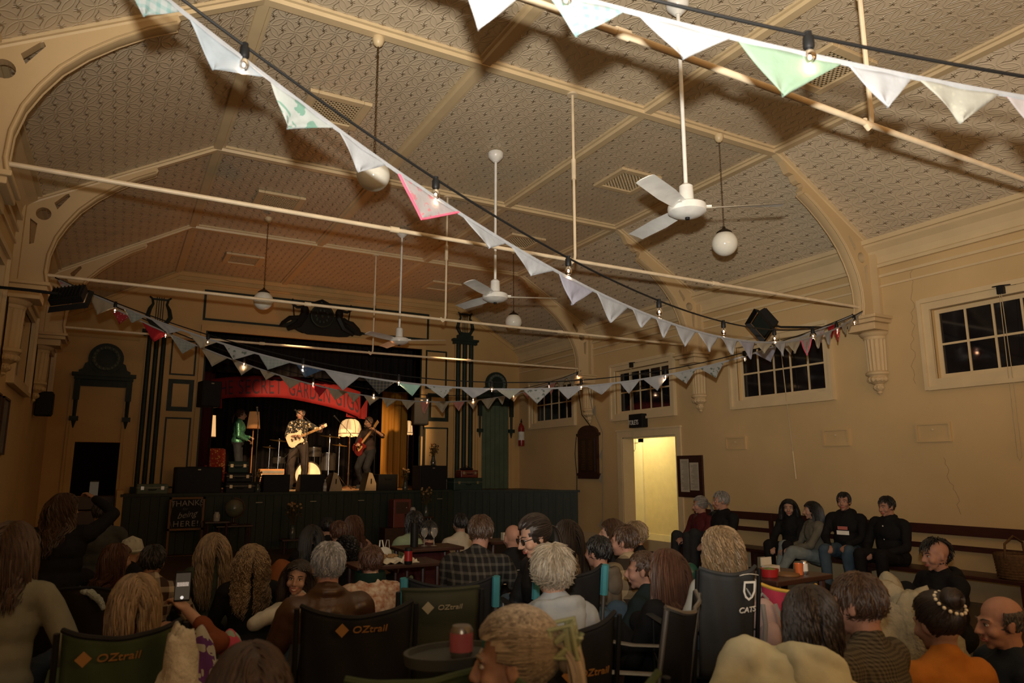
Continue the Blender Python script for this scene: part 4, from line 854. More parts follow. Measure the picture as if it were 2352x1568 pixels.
# drum kit
DRH=mat('drum_head',(.85,.72,.5),.5); SHL=mat('drum_shell',(.03,.025,.02),.25); CHR=mat('chrome',(.33,.32,.30),.2,metal=1); CYM=mat('cymbal_bronze',(.45,.28,.10),.3,metal=.9)
def kit(px,y):
    p=ony(px,1100,y); t=thing('drum_kit','drum kit with pale bass drum head behind the guitarist','drum kit',(p.x,y,ST))
    R=.30; MX=Matrix.Rotation(pi/2,4,'X')
    b=MB(); b.lathe([(R,0),(R,.42)],(0,0,0),32,T((0,0,R+.02))@MX); b.build('bass_drum_shell',SHL,t)
    MB().lathe([(0,.422),(R-.01,.422)],(0,0,0),32,T((0,0,R+.02))@MX).build('bass_drum_head',DRH,t); MB().tube([(R*cos(a),-.425,R+.02+R*sin(a)) for a in [i*2*pi/32 for i in range(32)]],.016,6,closed=True).build('bass_drum_hoop',SHL,t)
    for (x,yy,z,r,h) in ((-.28,.05,.72,.17,.2),(.22,.05,.74,.18,.22),(.62,.35,.42,.22,.42),(-.5,.35,.58,.18,.15)):
        d=MB().lathe([(r,0),(r,h)],(x,yy,z),24).build('tom_drum',SHL,t); MB().lathe([(0,h),(r,h)],(x,yy,z),24).build('drum_head',DRH,d); MB().tube([(x+r*cos(a),yy+r*sin(a),z+h) for a in [i*2*pi/24 for i in range(24)]],.008,5,closed=True).build('drum_rim',CHR,d)
        l=MB()
        for k in range(3): a=k*2.1+.4; l.tube([(x+r*cos(a),yy+r*sin(a),z+.1),(x+r*1.2*cos(a),yy+r*1.2*sin(a),.0)],.008,6)
        l.build('drum_legs',CHR,d)
    for (x,yy,z,r) in ((.55,-.1,1.22,.24),(-.6,0,1.1,.22),(.85,.1,1.02,.19),(-.75,.3,.95,.17)):
        c=MB(); c.lathe([(0,.035),(.03,.03),(.06,.012),(r,0),(r,-.002),(.06,.008),(0,.02)],(0,0,0),28,T((x,yy,z),rx=.12,ry=.08)); c=c.build('cymbal',CYM,t)
        s=MB(); s.tube([(x,yy,z+.05),(x,yy,.25)],.010,7)
        for k in range(3): a=k*2.1; s.tube([(x,yy,.3),(x+.24*cos(a),yy+.24*sin(a),0)],.009,6)
        s.build('cymbal_stand',CHR,t)
kit(697,17.3)
# microphone stands
def micstand(px,y,h,lab,boom=(.0,-.05,0),tilt=None):
    p=ony(px,1115,y); t=thing('microphone_stand',lab,'microphone stand',(p.x,y,ST))
    b=MB()
    for k in range(3): a=k*2.1+.5; b.tube([(0,0,.10),(.25*cos(a),.25*sin(a),.01)],.009,6)
    b.build('tripod_base',BLK,t); MB().tube([(0,0,.05),(0,0,h)],.009,7).build('pole',CHR if h>1.4 else BLK,t)
    v=Vector(boom); MB().tube([(0,0,h)-v*.4 if False else Vector((0,0,h))-v*.4,Vector((0,0,h))+v],.006,6).build('boom_arm',BLK,t)
    e=Vector((0,0,h))+v; d=v.normalized(); m=MB(); m.tube([e,e+d*.13],[.011,.017],8); m.ball(e+d*.15,.025,10,7); m.build('microphone',BLK,t)
def pz(px,py,y): return ony(px,py,y)
micstand(699,15.75,1.50,'black microphone stand in front of the guitarist mouth',(-.14,.12,.13)); micstand(584,15.6,1.42,'microphone stand facing the woman singer',(-.02,.0,.14)); micstand(800,16.2,1.25,'angled boom microphone stand right, before the dome lamp',(-.28,0,.28)); micstand(645,16.2,.65,'low microphone stand pointing at the guitar amplifier',(.18,.0,.18)); micstand(858,15.7,1.35,'microphone stand in front of the bassist',(-.12,.0,.12))
# red floral armchair on stage
p=ony(503,1070,16.3); t=thing('armchair','red floral upholstered armchair at left rear of stage','armchair',(p.x,16.3,ST),.2)
FLR=cloth('red_floral_upholstery',(.32,.04,.02),(.65,.35,.10),tr=.0,pat='floral')
MB().box((0,.1,.28),(.6,.55,.2)).build('seat',FLR,t,bevel=.04); MB().box((0,.36,.62),(.52,.12,.62),T((0,0,0),rx=-.1)).build('backrest',FLR,t,bevel=.05)
for sx in (-1,1):
    MB().box((sx*.31,.08,.42),(.1,.5,.22)).build('armrest',FLR,t,bevel=.03)
    for sy in (-.12,.32): MB().tube([(sx*.26,sy,.2),(sx*.27,sy,0)],[.025,.015],8).build('leg',DW,t)
# suitcases, vases
def suitcase(c,d,m,lab,rz=0,writing=None):
    t=thing('suitcase',lab,'suitcase',c,rz); MB().box((0,0,d[2]/2),d).build('shell',m,t,smooth=False,bevel=.02)
    MB().box((0,0,d[2]*.66),(d[0]+.004,d[1]+.004,.006)).build('rim',HND,t,smooth=False)
    for sx in (-1,1): MB().box((sx*d[0]*.32,-d[1]/2-.006,d[2]*.62),(.05,.012,.06)).build('latch',CHR,t,smooth=False)
    MB().tube([(-.06,-d[1]/2,d[2]*.5),(-.05,-d[1]/2-.03,d[2]*.46),(.05,-d[1]/2-.03,d[2]*.46),(.06,-d[1]/2,d[2]*.5)],.008,6).build('handle',BLK,t)
GSU=mat('dark_green_case',(.025,.045,.035),.5); RSU=mat('oxblood_case',(.12,.02,.012),.45); BSU=mat('black_case',(.012,.012,.012),.5)
suitcase((7.62,14.3,ST),(.68,.4,.26),GSU,'dark green vintage suitcase at right on the stage edge'); suitcase((7.68,14.32,ST+.265),(.42,.3,.16),RSU,'small oxblood suitcase stacked on the green suitcase')
q=MB(); q.ball((0,0,.02),(.17,.08,.035),10,6); t=thing('black_bag','flat black bag lying on the small oxblood suitcase','bag',(7.66,14.3,ST+.43)); q.build('bag_body',BSU,t); MB().tube([(-.1,0,.04),(0,0,.09),(.1,0,.04)],.006,6).build('strap',BSU,t)
suitcase((1.55,14.5,ST),(.5,.35,.18),mat('grey_green_case',(.10,.13,.10),.5),'grey green suitcase on stage at foot of left pilaster')
suitcase((3.02,14.5,ST),(.52,.35,.2),BSU,'black road case on the stage edge left of the monitors'); suitcase((3.0,14.55,ST+.2),(.46,.3,.17),BSU,'second black case stacked in the middle of the left stack'); suitcase((2.98,14.6,ST+.37),(.36,.26,.22),GSU,'green case on top of the stacked black road cases')
LEAF=mat('dark_foliage',(.03,.045,.015),.6,island=.6,col2=(.10,.05,.02)); FLW=mat('dried_flowers',(.25,.10,.04),.7,island=.7,col2=(.30,.22,.10)); VAS=mat('glass_vase',(.05,.06,.05),.1)
def vase(c,h,lab,seed,sc=1):
    t=thing('flower_vase',lab,'vase of flowers',c); r=random.Random(seed); MB().lathe([(0,0),(.05*sc,0),(.06*sc,.06*sc),(.04*sc,.14*sc),(.035*sc,.18*sc),(.045*sc,.2*sc)],n=14).build('vase',VAS,t)
    s=MB();f=MB()
    for i in range(26):
        a=r.uniform(0,6.28); b=r.uniform(.05,.55); hh=h*r.uniform(.6,1); e=Vector((sin(b)*cos(a)*hh*.7,sin(b)*sin(a)*hh*.7,.18*sc+cos(b)*hh)); s.tube([(0,0,.1*sc),e*.5+Vector((0,0,.06)),e],.003,4)
        for k in range(5):
            o=Vector((r.gauss(0,1),r.gauss(0,1),r.gauss(0,1))).normalized(); q=e-Vector((0,0,.04*k)); l=.05*sc; w=o.cross(Vector((0,0,1))).normalized()*.014*sc
            s.raw([q,q+o*l*.5+w,q+o*l,q+o*l*.5-w],[(0,1,2,3)])
        if i%2: f.ball(e,(.022*sc,.022*sc,.02*sc),7,5)
    s.build('foliage',LEAF,t); f.build('blooms',FLW,t)
vase((6.98,14.55,ST+.53),.30,'vase of dark flowers on the right subwoofer',1); vase((6.35,14.55,ST),.30,'vase of dark foliage on stage between right monitor and subwoofer',2); vase((3.35,14.45,ST),.22,'low arrangement of dark foliage beside the black road cases',3)
# water bottle
p=ony(746,1125,14.5); t=thing('water_bottle','clear water bottle standing on the stage front','bottle',(p.x,14.5,ST)); MB().lathe([(0,0),(.033,0),(.035,.02),(.035,.15),(.015,.2),(.014,.22)],n=14).build('bottle_body',mat('clear_plastic',(.75,.7,.6),.1,trans=.6),t); MB().lathe([(.016,.22),(.016,.24),(0,.24)],n=12).build('cap',WHT,t)
MB().lathe([(.0356,.07),(.0356,.12)],n=14).build('bottle_label',WHT,t)
t=thing('spare_cable','loose pale cable curling on the stage floor','cable',(4.2,15,ST)); MB().tube([(4.1,15.9,ST+.01),(4.35,15.5,ST+.01),(4.2,15.2,ST+.01),(4.6,15.1,ST+.01),(4.9,15.4,ST+.01),(5.3,15.2,ST+.01)],.007,5).build('cable',mat('pale_cable',(.4,.33,.2),.6),t,world=True)
# ---------- items in front of the stage ----------
t=thing('chalkboard','chalkboard A-frame sign reading THANKS for being HERE before the stage','chalkboard',(2.12,13.9,.3))
def fp(px,py,y=13.9): return ony(px,py,y)
a=fp(390,1142);b=fp(466,1216); x0,x1,z1,z0=a.x,b.x,a.z,b.z
OAK=mat('oak_frame',(.16,.08,.03),.5); MB().bx(x0+.03,x1-.03,13.9,13.92,z0+.03,z1-.03).build('board',mat('slate',(.012,.012,.012),.7),t,world=True,smooth=False)
f=MB()
for q in ((x0,x0+.035,z0-.6,z1),(x1-.035,x1,z0-.6,z1),(x0,x1,z0,z0+.035),(x0,x1,z1-.035,z1),(x0,x1,z0-.45,z0-.42)): f.bx(q[0],q[1],13.88,13.92,max(q[2],0),q[3])
f.build('frame',OAK,t,world=True,smooth=False)
CHK=mat('chalk',(.26,.25,.22),.9,emit=0); cx=(x0+x1)/2; cz=(z0+z1)/2; MFb=lambda x,z,rot=0: Matrix(((1,0,0,x),(0,0,-1,13.895),(0,1,0,z),(0,0,0,1)))@Matrix.Rotation(rot,4,'Z')
w=x1-x0
text_mb('THANKS',.15*w/.62,.002,MFb(cx,cz+.19*w/.62,.04)).build('chalk_lettering',CHK,t,world=True,smooth=False); text_mb('for',.07,.002,MFb(cx-.03,cz+.08,.0),shear=.4).build('chalk_lettering',mat('faint_chalk',(.10,.10,.09),.9),t,world=True,smooth=False)
text_mb('being',.16*w/.62,.002,MFb(cx,cz-.02,.14),shear=.5).build('chalk_lettering',CHK,t,world=True,smooth=False); text_mb('HERE!',.15*w/.62,.002,MFb(cx,cz-.19*w/.62,.0),sp=1.2).build('chalk_lettering',CHK,t,world=True,smooth=False)
s=MB()
for sg in (-1,1):
    s.tube([(cx+sg*.2*w/.62,13.893,cz+.28*w/.62),(cx+sg*.27*w/.62,13.893,cz+.26*w/.62),(cx+sg*.22*w/.62,13.893,cz+.2*w/.62),(cx+sg*.25*w/.62,13.893,cz+.12*w/.62)],.005,4); s.tube([(cx+sg*.26*w/.62,13.893,cz+.1),(cx+sg*.28*w/.62,13.893,cz-.1),(cx+sg*.24*w/.62,13.893,cz-.25*w/.62)],.0025,4)
s.build('chalk_scrolls',CHK,t,world=True)
p=fp(538,1167,13.6); t=thing('globe','old tabletop globe on a stand before the stage','globe',(p.x,13.6,p.z-.28)); MB().ball((0,0,.28),.16,26,18).build('sphere',mat('map_globe',(.14,.13,.08),.25,col2=(.07,.09,.07),scale=7),t); MB().lathe([(0,0),(.1,0),(.09,.02),(.02,.04),(.015,.12),(0,.12)],n=14).build('base',DW,t); MB().tube([(.175*cos(x),0,.28+.175*sin(x)) for x in [i*pi/12-pi/2 for i in range(13)]],.006,6).build('meridian_arm',BRS,t)
def table(c,d,h,lab,m=DW,rz=0,legs=4):
    t=thing('table',lab,'table',c,rz); MB().box((0,0,h-.015),(d[0],d[1],.03)).build('table_top',m,t,smooth=False,bevel=.006)
    for sx in (-1,1):
        for sy in (-1,1): MB().tube([(sx*(d[0]/2-.05),sy*(d[1]/2-.05),h-.03),(sx*(d[0]/2-.05),sy*(d[1]/2-.05),0)],[.022,.016],8).build('leg',m,t)
    return t
table((p.x,13.6,0),(.6,.45),p.z-.28,'dark side table under the old globe')
p=fp(497,1196,13.5); table((p.x,13.5,0),(.4,.4),p.z-.0,'small dark table with a lit glass jar beside the chalkboard')
t=thing('glass_jar','small bright glass jar on the table between chalkboard and globe','jar',(p.x,13.5,p.z)); MB().lathe([(0,0),(.05,0),(.055,.05),(.055,.1),(.035,.13),(.035,.15)],n=14).build('jar_body',mat('jar_glass',(.6,.6,.55),.05,trans=.5),t); MB().ball((0,0,.07),(.025,.025,.04),8,6).build('tea_light',WHT,t)
t=thing('wooden_box','small red-brown wooden cabinet standing against the stage front','cabinet',(0,0,0),M=Matrix.Translation((fp(918,1175,13.7).x,13.7,.35)))
MB().box((0,0,.27),(.36,.3,.54)).build('body',RSU,t,smooth=False,bevel=.01); MB().box((0,-.152,.38),(.26,.01,.22)).build('door',DW,t,smooth=False); MB().ball((.08,-.165,.38),.014,8,6).build('knob',HND,t); MB().box((0,0,-.175),(.7,.35,.35)).build('plinth',DW,t,smooth=False)
p=fp(944,1172,13.6); t=thing('glass_jar','bright glass jar beside the red-brown wooden cabinet','jar',(p.x,13.5,p.z-.06)); MB().lathe([(0,0),(.05,0),(.055,.05),(.055,.1),(.035,.13)],n=14).build('jar_body',MATS['jar_glass'],t); MB().ball((0,0,.07),(.025,.025,.04),8,6).build('tea_light',WHT,t)
table((p.x,13.5,0),(.3,.25),p.z-.06,'small dark stand under the bright jar by the cabinet')
vase((fp(672,1210,13.4).x,13.4,.25),.45,'tall vase of dried flowers against the stage front',7,1.2); table((fp(672,1210,13.4).x,13.4,0),(.4,.35),.25,'low dark table holding the dried flowers')
vase((fp(978,1180,13.6).x,13.6,.55),.38,'tall dark leafy plant standing right of the wooden cabinet',8,1.1); table((fp(978,1180,13.6).x,13.6,0),(.25,.25),.55,'slim dark stand carrying the tall leafy plant')
# =============== people ===============
V=Vector
SK=mat('skin_fair',(.40,.235,.165),.5,var=.08,scale=12); SKT=mat('skin_tan',(.31,.175,.115),.5,var=.08,scale=12); SKR=mat('skin_ruddy',(.38,.205,.145),.5,var=.08,scale=12)
LIP=mat('lips',(.35,.10,.08),.4); EYW=mat('eye_white',(.75,.72,.68),.2); EYD=mat('iris_dark',(.03,.02,.015),.1); TEE=mat('teeth',(.75,.72,.62),.3)
TS=bpy.data.scenes.new('tmp_scene'); TVL=TS.view_layers[0]
def remesh(mb,vox,smooth=2):
    me=bpy.data.meshes.new('tmp'); me.from_pydata([tuple(p) for p in mb.v],[],mb.f)
    o=bpy.data.objects.new('tmp',me); TS.collection.objects.link(o)
    r=o.modifiers.new('r','REMESH'); r.mode='VOXEL'; r.voxel_size=vox; r.use_smooth_shade=True
    if smooth: k=o.modifiers.new('s','SMOOTH'); k.factor=.5; k.iterations=smooth
    TVL.update(); dg=TVL.depsgraph; out=bpy.data.meshes.new_from_object(o.evaluated_get(dg))
    bpy.data.objects.remove(o); bpy.data.meshes.remove(me); return out
def link_mesh(name,me,m,parent,L):
    me.materials.clear(); me.materials.append(m); me.polygons.foreach_set('use_smooth',[True]*len(me.polygons)); me.name=name
    me.transform(Matrix.Identity(4)); o=bpy.data.objects.new(name,me); COL.objects.link(o); o.parent=parent; ORG[o.name]=ORG[parent.name]; return o
def cap(mb,a,b,ra,rb,n=12,over=0,flat=1):   # tapered limb with rounded ends
    a=V(a);b=V(b); d=(b-a); L=d.length
    if L<1e-5: mb.ball(a,ra,n,8); return
    u=d/L; pts=[];rs=[]
    for k in (0,25,50,72): t=radians(k); pts.append(a-u*ra*cos(t)); rs.append(max(ra*sin(t),.0005))
    for k in range(5): f=k/4; pts.append(a+d*f); rs.append(ra+(rb-ra)*f+.0)
    for k in (72,50,25,0): t=radians(k); pts.append(b+u*rb*cos(t)); rs.append(max(rb*sin(t),.0005))
    mb.tube(pts,rs,n,flat=flat)
def ik(s,w,l1,l2,pole):
    s=V(s);w=V(w); d=w-s; L=min(d.length,(l1+l2)*.995); d.normalize(); a=(l1*l1-l2*l2+L*L)/(2*L); h=sqrt(max(l1*l1-a*a,0)); p=V(pole); p=(p-d*p.dot(d)); p=p.normalized() if p.length>1e-4 else V((0,0,-1))
    return s+d*a+p*h, s+d*L
def hand(mb,w,dr,nrm,curl,side,g=0):
    # wrist w, direction dr, palm normal nrm; curl 0 flat .. 1 fist
    dr=V(dr).normalized(); nrm=V(nrm); nrm=(nrm-dr*nrm.dot(dr)).normalized(); x=dr.cross(nrm).normalized()*side
    M=Matrix((( x.x,dr.x,nrm.x,w.x),(x.y,dr.y,nrm.y,w.y),(x.z,dr.z,nrm.z,w.z),(0,0,0,1)))
    mb.ball((0,.045,0),(.040+g,.052+g,.015+g),12,8,M)
    if g: return M
    for i,(ox,l) in enumerate(((-.030,.066),(-.010,.075),(.010,.070),(.029,.055))):
        p=V((ox,.085,0)); ang=.15+curl*.9; r=.0092
        for k in range(3):
            q=p+V((ox*.06*(1-curl),cos(ang),sin(ang)))*(l*(.42,.33,.25)[k]); cap(mb,M@p,M@q,r,r*.92,7); p=q; ang+=curl*1.1+.1; r*=.93
    p=V((-.030,.02,.0)); a=V((-.062,.05,.018+.02*curl)); b=V((-.058+.03*curl,.082,.03+.02*curl)); cap(mb,M@p,M@a,.013,.011,7); cap(mb,M@a,M@b,.011,.009,7); return M
def head_parts(mb,H,g=0,child=False,nose=1,beard=0):
    B=lambda c,r: mb.ball(c,tuple(q+g for q in r),18,12,H)
    B((0,-.02,.035),(.074,.094,.084)); B((0,.022,-.015),(.062,.068,.085)); B((0,.034,-.072),(.044,.044,.036)); B((0,-.02,-.03),(.060,.07,.06))
    if g: return
    B((0,.064,-.099),(.019,.016,.016))
    for s in (-1,1):
        B((s*.038,.058,-.032),(.026,.028,.026)); B((s*.076,-.008,-.008),(.009,.018,.031)); B((s*.080,-.016,.006),(.008,.012,.016)); cap(mb,H@V((s*.014,.086,.022)),H@V((s*.048,.070,.022)),.0085,.008,8); B((s*.011,.100,-.036),(.010,.011,.008))
    cap(mb,H@V((0,.090,.014)),H@V((0,.113*nose,-.030)),.008,.0125,8)
    cap(mb,H@V((-.020,.086,-.063)),H@V((.020,.086,-.063)),.008,.008,8)
def face_details(H,par,brow,smile=0,lip=LIP,glasses=None):
    for s in (-1,1):
        e=MB().ball((s*.030,.0775,.003),(.0125,.0092,.0058),12,8,H).build('eye',EYW,par,world=False); MB().ball((s*.030,.0845,.003),(.0055,.004,.006),10,6,H).build('iris',EYD,e)
        m=MB(); m.tube([H@V((s*.014,.092,.024)),H@V((s*.034,.088,.031)),H@V((s*.052,.070,.024))],[.0035,.004,.002],6,flat=1); m.build('eyebrow',brow,par)
        m=MB(); m.tube([H@V((s*.017,.084,.006)),H@V((s*.030,.0885,.0125)),H@V((s*.045,.078,.005))],[.0016,.0024,.0016],5); m.build('eyelid',brow,par)
    m=MB(); w=.026+.006*smile
    pts=[(-w,.080-.004*smile,-.062+.007*smile),(-.012,.0925,-.061),(0,.094,-.0625),(.012,.0925,-.061),(w,.080-.004*smile,-.062+.007*smile)]
    m.tube([H@V(p) for p in pts],[.002,.0045,.004,.0045,.002],7); m.tube([H@V((p[0]*.9,p[1],p[2]-.009-.006*smile*(1-abs(p[0])/w))) for p in pts],[.002,.005,.006,.005,.002],7); m.build('lips',lip,par)
    if smile: m=MB(); m.tube([H@V((p[0]*.8,p[1]+.001,p[2]-.005-.003*(1-abs(p[0])/w))) for p in pts],[.002,.004,.005,.004,.002],7); m.build('teeth',TEE,par)
    if glasses:
        m=MB()
        for s in (-1,1):
            m.tube([H@V((s*.034+.024*cos(a),.100-.004*abs(cos(a)),.002+.018*sin(a))) for a in [i*2*pi/16 for i in range(16)]],.0026,5,closed=True); m.tube([H@V((s*.058,.096,.008)),H@V((s*.078,.06,.010)),H@V((s*.082,-.01,.008))],.0022,5)
        m.tube([H@V((-.012,.102,.006)),H@V((.012,.102,.006))],.0022,5); gm=m.build('glasses_frame',BLK,par)
        if glasses=='dark':
            for s in (-1,1): MB().ball((s*.034,.099,.002),(.023,.003,.017),14,8,H).build('dark_lens',EYD,gm)
HM={}
def hairmat(name,a,b,rough=.42):
    return mat('hair_'+name,a,rough,col2=b,island=.75,scale=5,stretch=(8,8,1),bump=.35,bscale=120,bdist=.003)
H_BRN=hairmat('brown',(.022,.012,.007),(.085,.045,.024)); H_DRK=hairmat('dark',(.010,.007,.006),(.035,.022,.015)); H_BLK=hairmat('black',(.005,.005,.006),(.016,.014,.013)); H_BLO=hairmat('blonde',(.18,.10,.05),(.45,.30,.16)); H_GLD=hairmat('golden',(.085,.055,.028),(.32,.22,.12)); H_GRY=hairmat('grey',(.05,.047,.042),(.36,.34,.31)); H_SAN=hairmat('sandy_grey',(.12,.09,.055),(.42,.36,.27)); H_AUB=hairmat('auburn',(.035,.016,.009),(.11,.05,.03)); H_HIL=hairmat('highlighted',(.075,.055,.036),(.50,.41,.29))
def hair(H,par,kind,m,seed,S=1.0,R=None,body=None,length=None,dens=1.0,part=0):
    dens=dens*1.9; rnd=random.Random(seed); g=.006 if kind in('short','crop','rim','mohawk') else .011
    C=V((0,-.018,.035)); RR=V((.076+g,.097+g,.088+g)); Rw=(H.to_3x3()); Rn=Rw.inverted()
    down=(Rn@V((0,0,-1))).normalized()
    def ok(p):   # allowed hair region on the scalp, head-local
        x,y,z=p
        if kind=='rim': return (z<.06 and y<.015 and z>-.055)
        if kind=='mohawk': return abs(x)<.042 and y<.07 and z>-.06 and (z>.04 or y<0)
        if kind in('short','crop'):
            if y>.035: return z>.078
            if y>-.01: return z>.012 or (abs(x)<.05)
            return z>-.065
        if y>.03: return z>.070 or (abs(x)>.062 and kind not in('bun','claw'))
        if kind in('bun','claw'): return z>-.05 if y<0 else z>.02
        return z>-.09
    sh=MB(); vs=[];n=40;k=26; keep={}
    fs=[]
    idx=lambda i,j: i*n+j%n
    for i in range(k+1):
        t=-pi/2+pi*i/k
        for j in range(n):
            a=2*pi*j/n; d=V((cos(t)*cos(a),cos(t)*sin(a),sin(t))); p=C+V((d.x*RR.x,d.y*RR.y,d.z*RR.z)); 
            w=noise.noise(p*28+V((seed,0,0)))*.006; p=p+d*w; vs.append(p); keep[idx(i,j)]=ok(p)
    for i in range(k):
        for j in range(n):
            f=(idx(i,j),idx(i,j+1),idx(i+1,j+1),idx(i+1,j)); 
            if sum(keep[q] for q in f)>=3: fs.append(f)
    sh.raw(vs,fs,H)
    if kind=='crop': pass
    lk=MB(); N={'short':420,'crop':300,'rim':200,'mohawk':200,'long':330,'wavy':330,'curly':420,'bob':300,'bun':240,'pony':240,'claw':260}[kind]; N=int(N*dens)
    L0={'short':.035,'crop':.014,'rim':.02,'mohawk':.05,'long':.42,'wavy':.34,'curly':.30,'bob':.20,'bun':.10,'pony':.12,'claw':.1}[kind] if length is None else length
    cnt=0; tries=0
    while cnt<N and tries<N*12:
        tries+=1; d=V((rnd.gauss(0,1),rnd.gauss(0,1),rnd.gauss(0,1))).normalized(); p=C+V((d.x*RR.x,d.y*RR.y,d.z*RR.z))*.97
        if not ok(p): continue
        cnt+=1
        if kind in('short','crop','rim','mohawk'):
            l=L0*rnd.uniform(.6,1.2); a_=atan2(p.x,-p.y-.03); comb=V((sin(a_)*.7+rnd.gauss(0,.25),-cos(a_)*.7+rnd.gauss(0,.25),-.75 if p.z<.09 else -.1)); up_=.75 if kind=='mohawk' else .22; v=(d*up_+(comb-d*comb.dot(d)).normalized()).normalized(); q=p+v*l*.6; u=(comb-d*comb.dot(d)).normalized(); e=q+(u+down*.25-d*.05+V((rnd.gauss(0,.12),rnd.gauss(0,.12),rnd.gauss(0,.12)))).normalized()*l*.6
            r=.0075/dens**.35; lk.tube([H@p,H@q,H@e],[r,r*.8,.001],4); continue
        if kind in('bun','pony','claw'):
            tgt={'bun':V((0,-.105,.095)),'pony':V((0,-.12,.03)),'claw':V((0,-.125,.03))}[kind]; pts=[p]
            for i in range(5):
                dd=(tgt-pts[-1]); q=pts[-1]+dd*(.25); u=q-C; s_=sqrt((u.x/RR.x)**2+(u.y/RR.y)**2+(u.z/RR.z)**2); 
                if s_<1.03: q=C+u/s_*1.03
                pts.append(q)
            lk.tube([H@q for q in pts],[.004,.006,.006,.005,.004,.003],4); continue
        # falling locks
        steps=11; l=L0*rnd.uniform(.72,1.08)/steps; pts=[p]; ph=rnd.uniform(0,6.28); sgn=1 if p.x>part else -1
        amp={'long':.004,'wavy':.014,'curly':.020,'bob':.005}[kind]; frq={'long':.5,'wavy':.95,'curly':1.9,'bob':.5}[kind]
        v=(d*.5+V((sgn*.6,-.25,0)) ).normalized()
        for i in range(steps):
            v=(v*.62+down*.55).normalized(); q=pts[-1]+v*l; u=q-C; s_=sqrt((u.x/(RR.x*1.04))**2+(u.y/(RR.y*1.04))**2+(u.z/(RR.z*1.0))**2)
            if s_<1: q=C+u/s_
            if q.z<.065 and q.y>.012: q.y=.012 if q.z<.03 else .03; q.x=sgn*max(abs(q.x),.079)
            zz=q.z
            if zz<-.12 : # rest over neck and shoulders
                if abs(q.x)<.10 and q.y>-.11 and q.y<.0: q.y=q.y-.02
                if zz<-.17 and q.y>-.14 and abs(q.x)<.2 and q.y<.03: q.y=max(q.y-.03,-.155)
            pts.append(q)
        out=[]
        for i,q in enumerate(pts):
            k_=min(i/3,1); out.append(H@(q+V((cos(ph+i*frq),sin(ph+i*frq*1.1),0))*amp*k_))
        r=.0085 if kind!='curly' else .0075; r/=sqrt(dens); lk.tube(out,[r*.7]+[r]*(len(out)-4)+[r*.8,r*.5,.001],4)
    if kind=='bun':
        c=V((0,-.105,.105)); 
        for i in range(26):
            a0=rnd.uniform(0,6.28); tl=rnd.uniform(.2,1.2); pts=[]
            for q in range(9): a=a0+q*.5; rr=.042*sin(tl); pts.append(H@(c+V((rr*cos(a),-.01-.038*cos(tl),rr*sin(a)*1.0))))
            lk.tube(pts,.008,4)
        lk.ball(c,(.048,.040,.048),12,8,H)
    if kind=='claw':
        for i in range(110):
            p=V((rnd.gauss(0,.018),-.118,.04+rnd.gauss(0,.01))); v=V((rnd.gauss(0,.35),-.7,.5)); pts=[p]
            for q in range(8): v=(v*.72+down*.42).normalized(); pts.append(pts[-1]+v*.020*rnd.uniform(.8,1.15))
            lk.tube([H@q for q in pts],[.005]*6+[.004,.003,.001],4)
        lk.ball((0,-.135,.01),(.030,.026,.05),12,8,H)
    if kind=='pony':
        for i in range(60):
            p=V((rnd.gauss(0,.008),-.125,.03)); v=V((rnd.gauss(0,.15),-.6,.2)); pts=[p]
            for q in range(9): v=(v*.7+down*.4).normalized(); pts.append(pts[-1]+v*.027*rnd.uniform(.8,1.1)); 
            lk.tube([H@q for q in pts],[.005]*7+[.003,.002,.001],4)
    lk.v+=[] ; n0=len(lk.v); sh2=MB(); sh2.v=sh.v+lk.v; o=len(sh.v); sh2.f=sh.f+[tuple(i+o for i in f) for f in lk.f]
    return sh2.build('hair',m,par)
NP=[0]
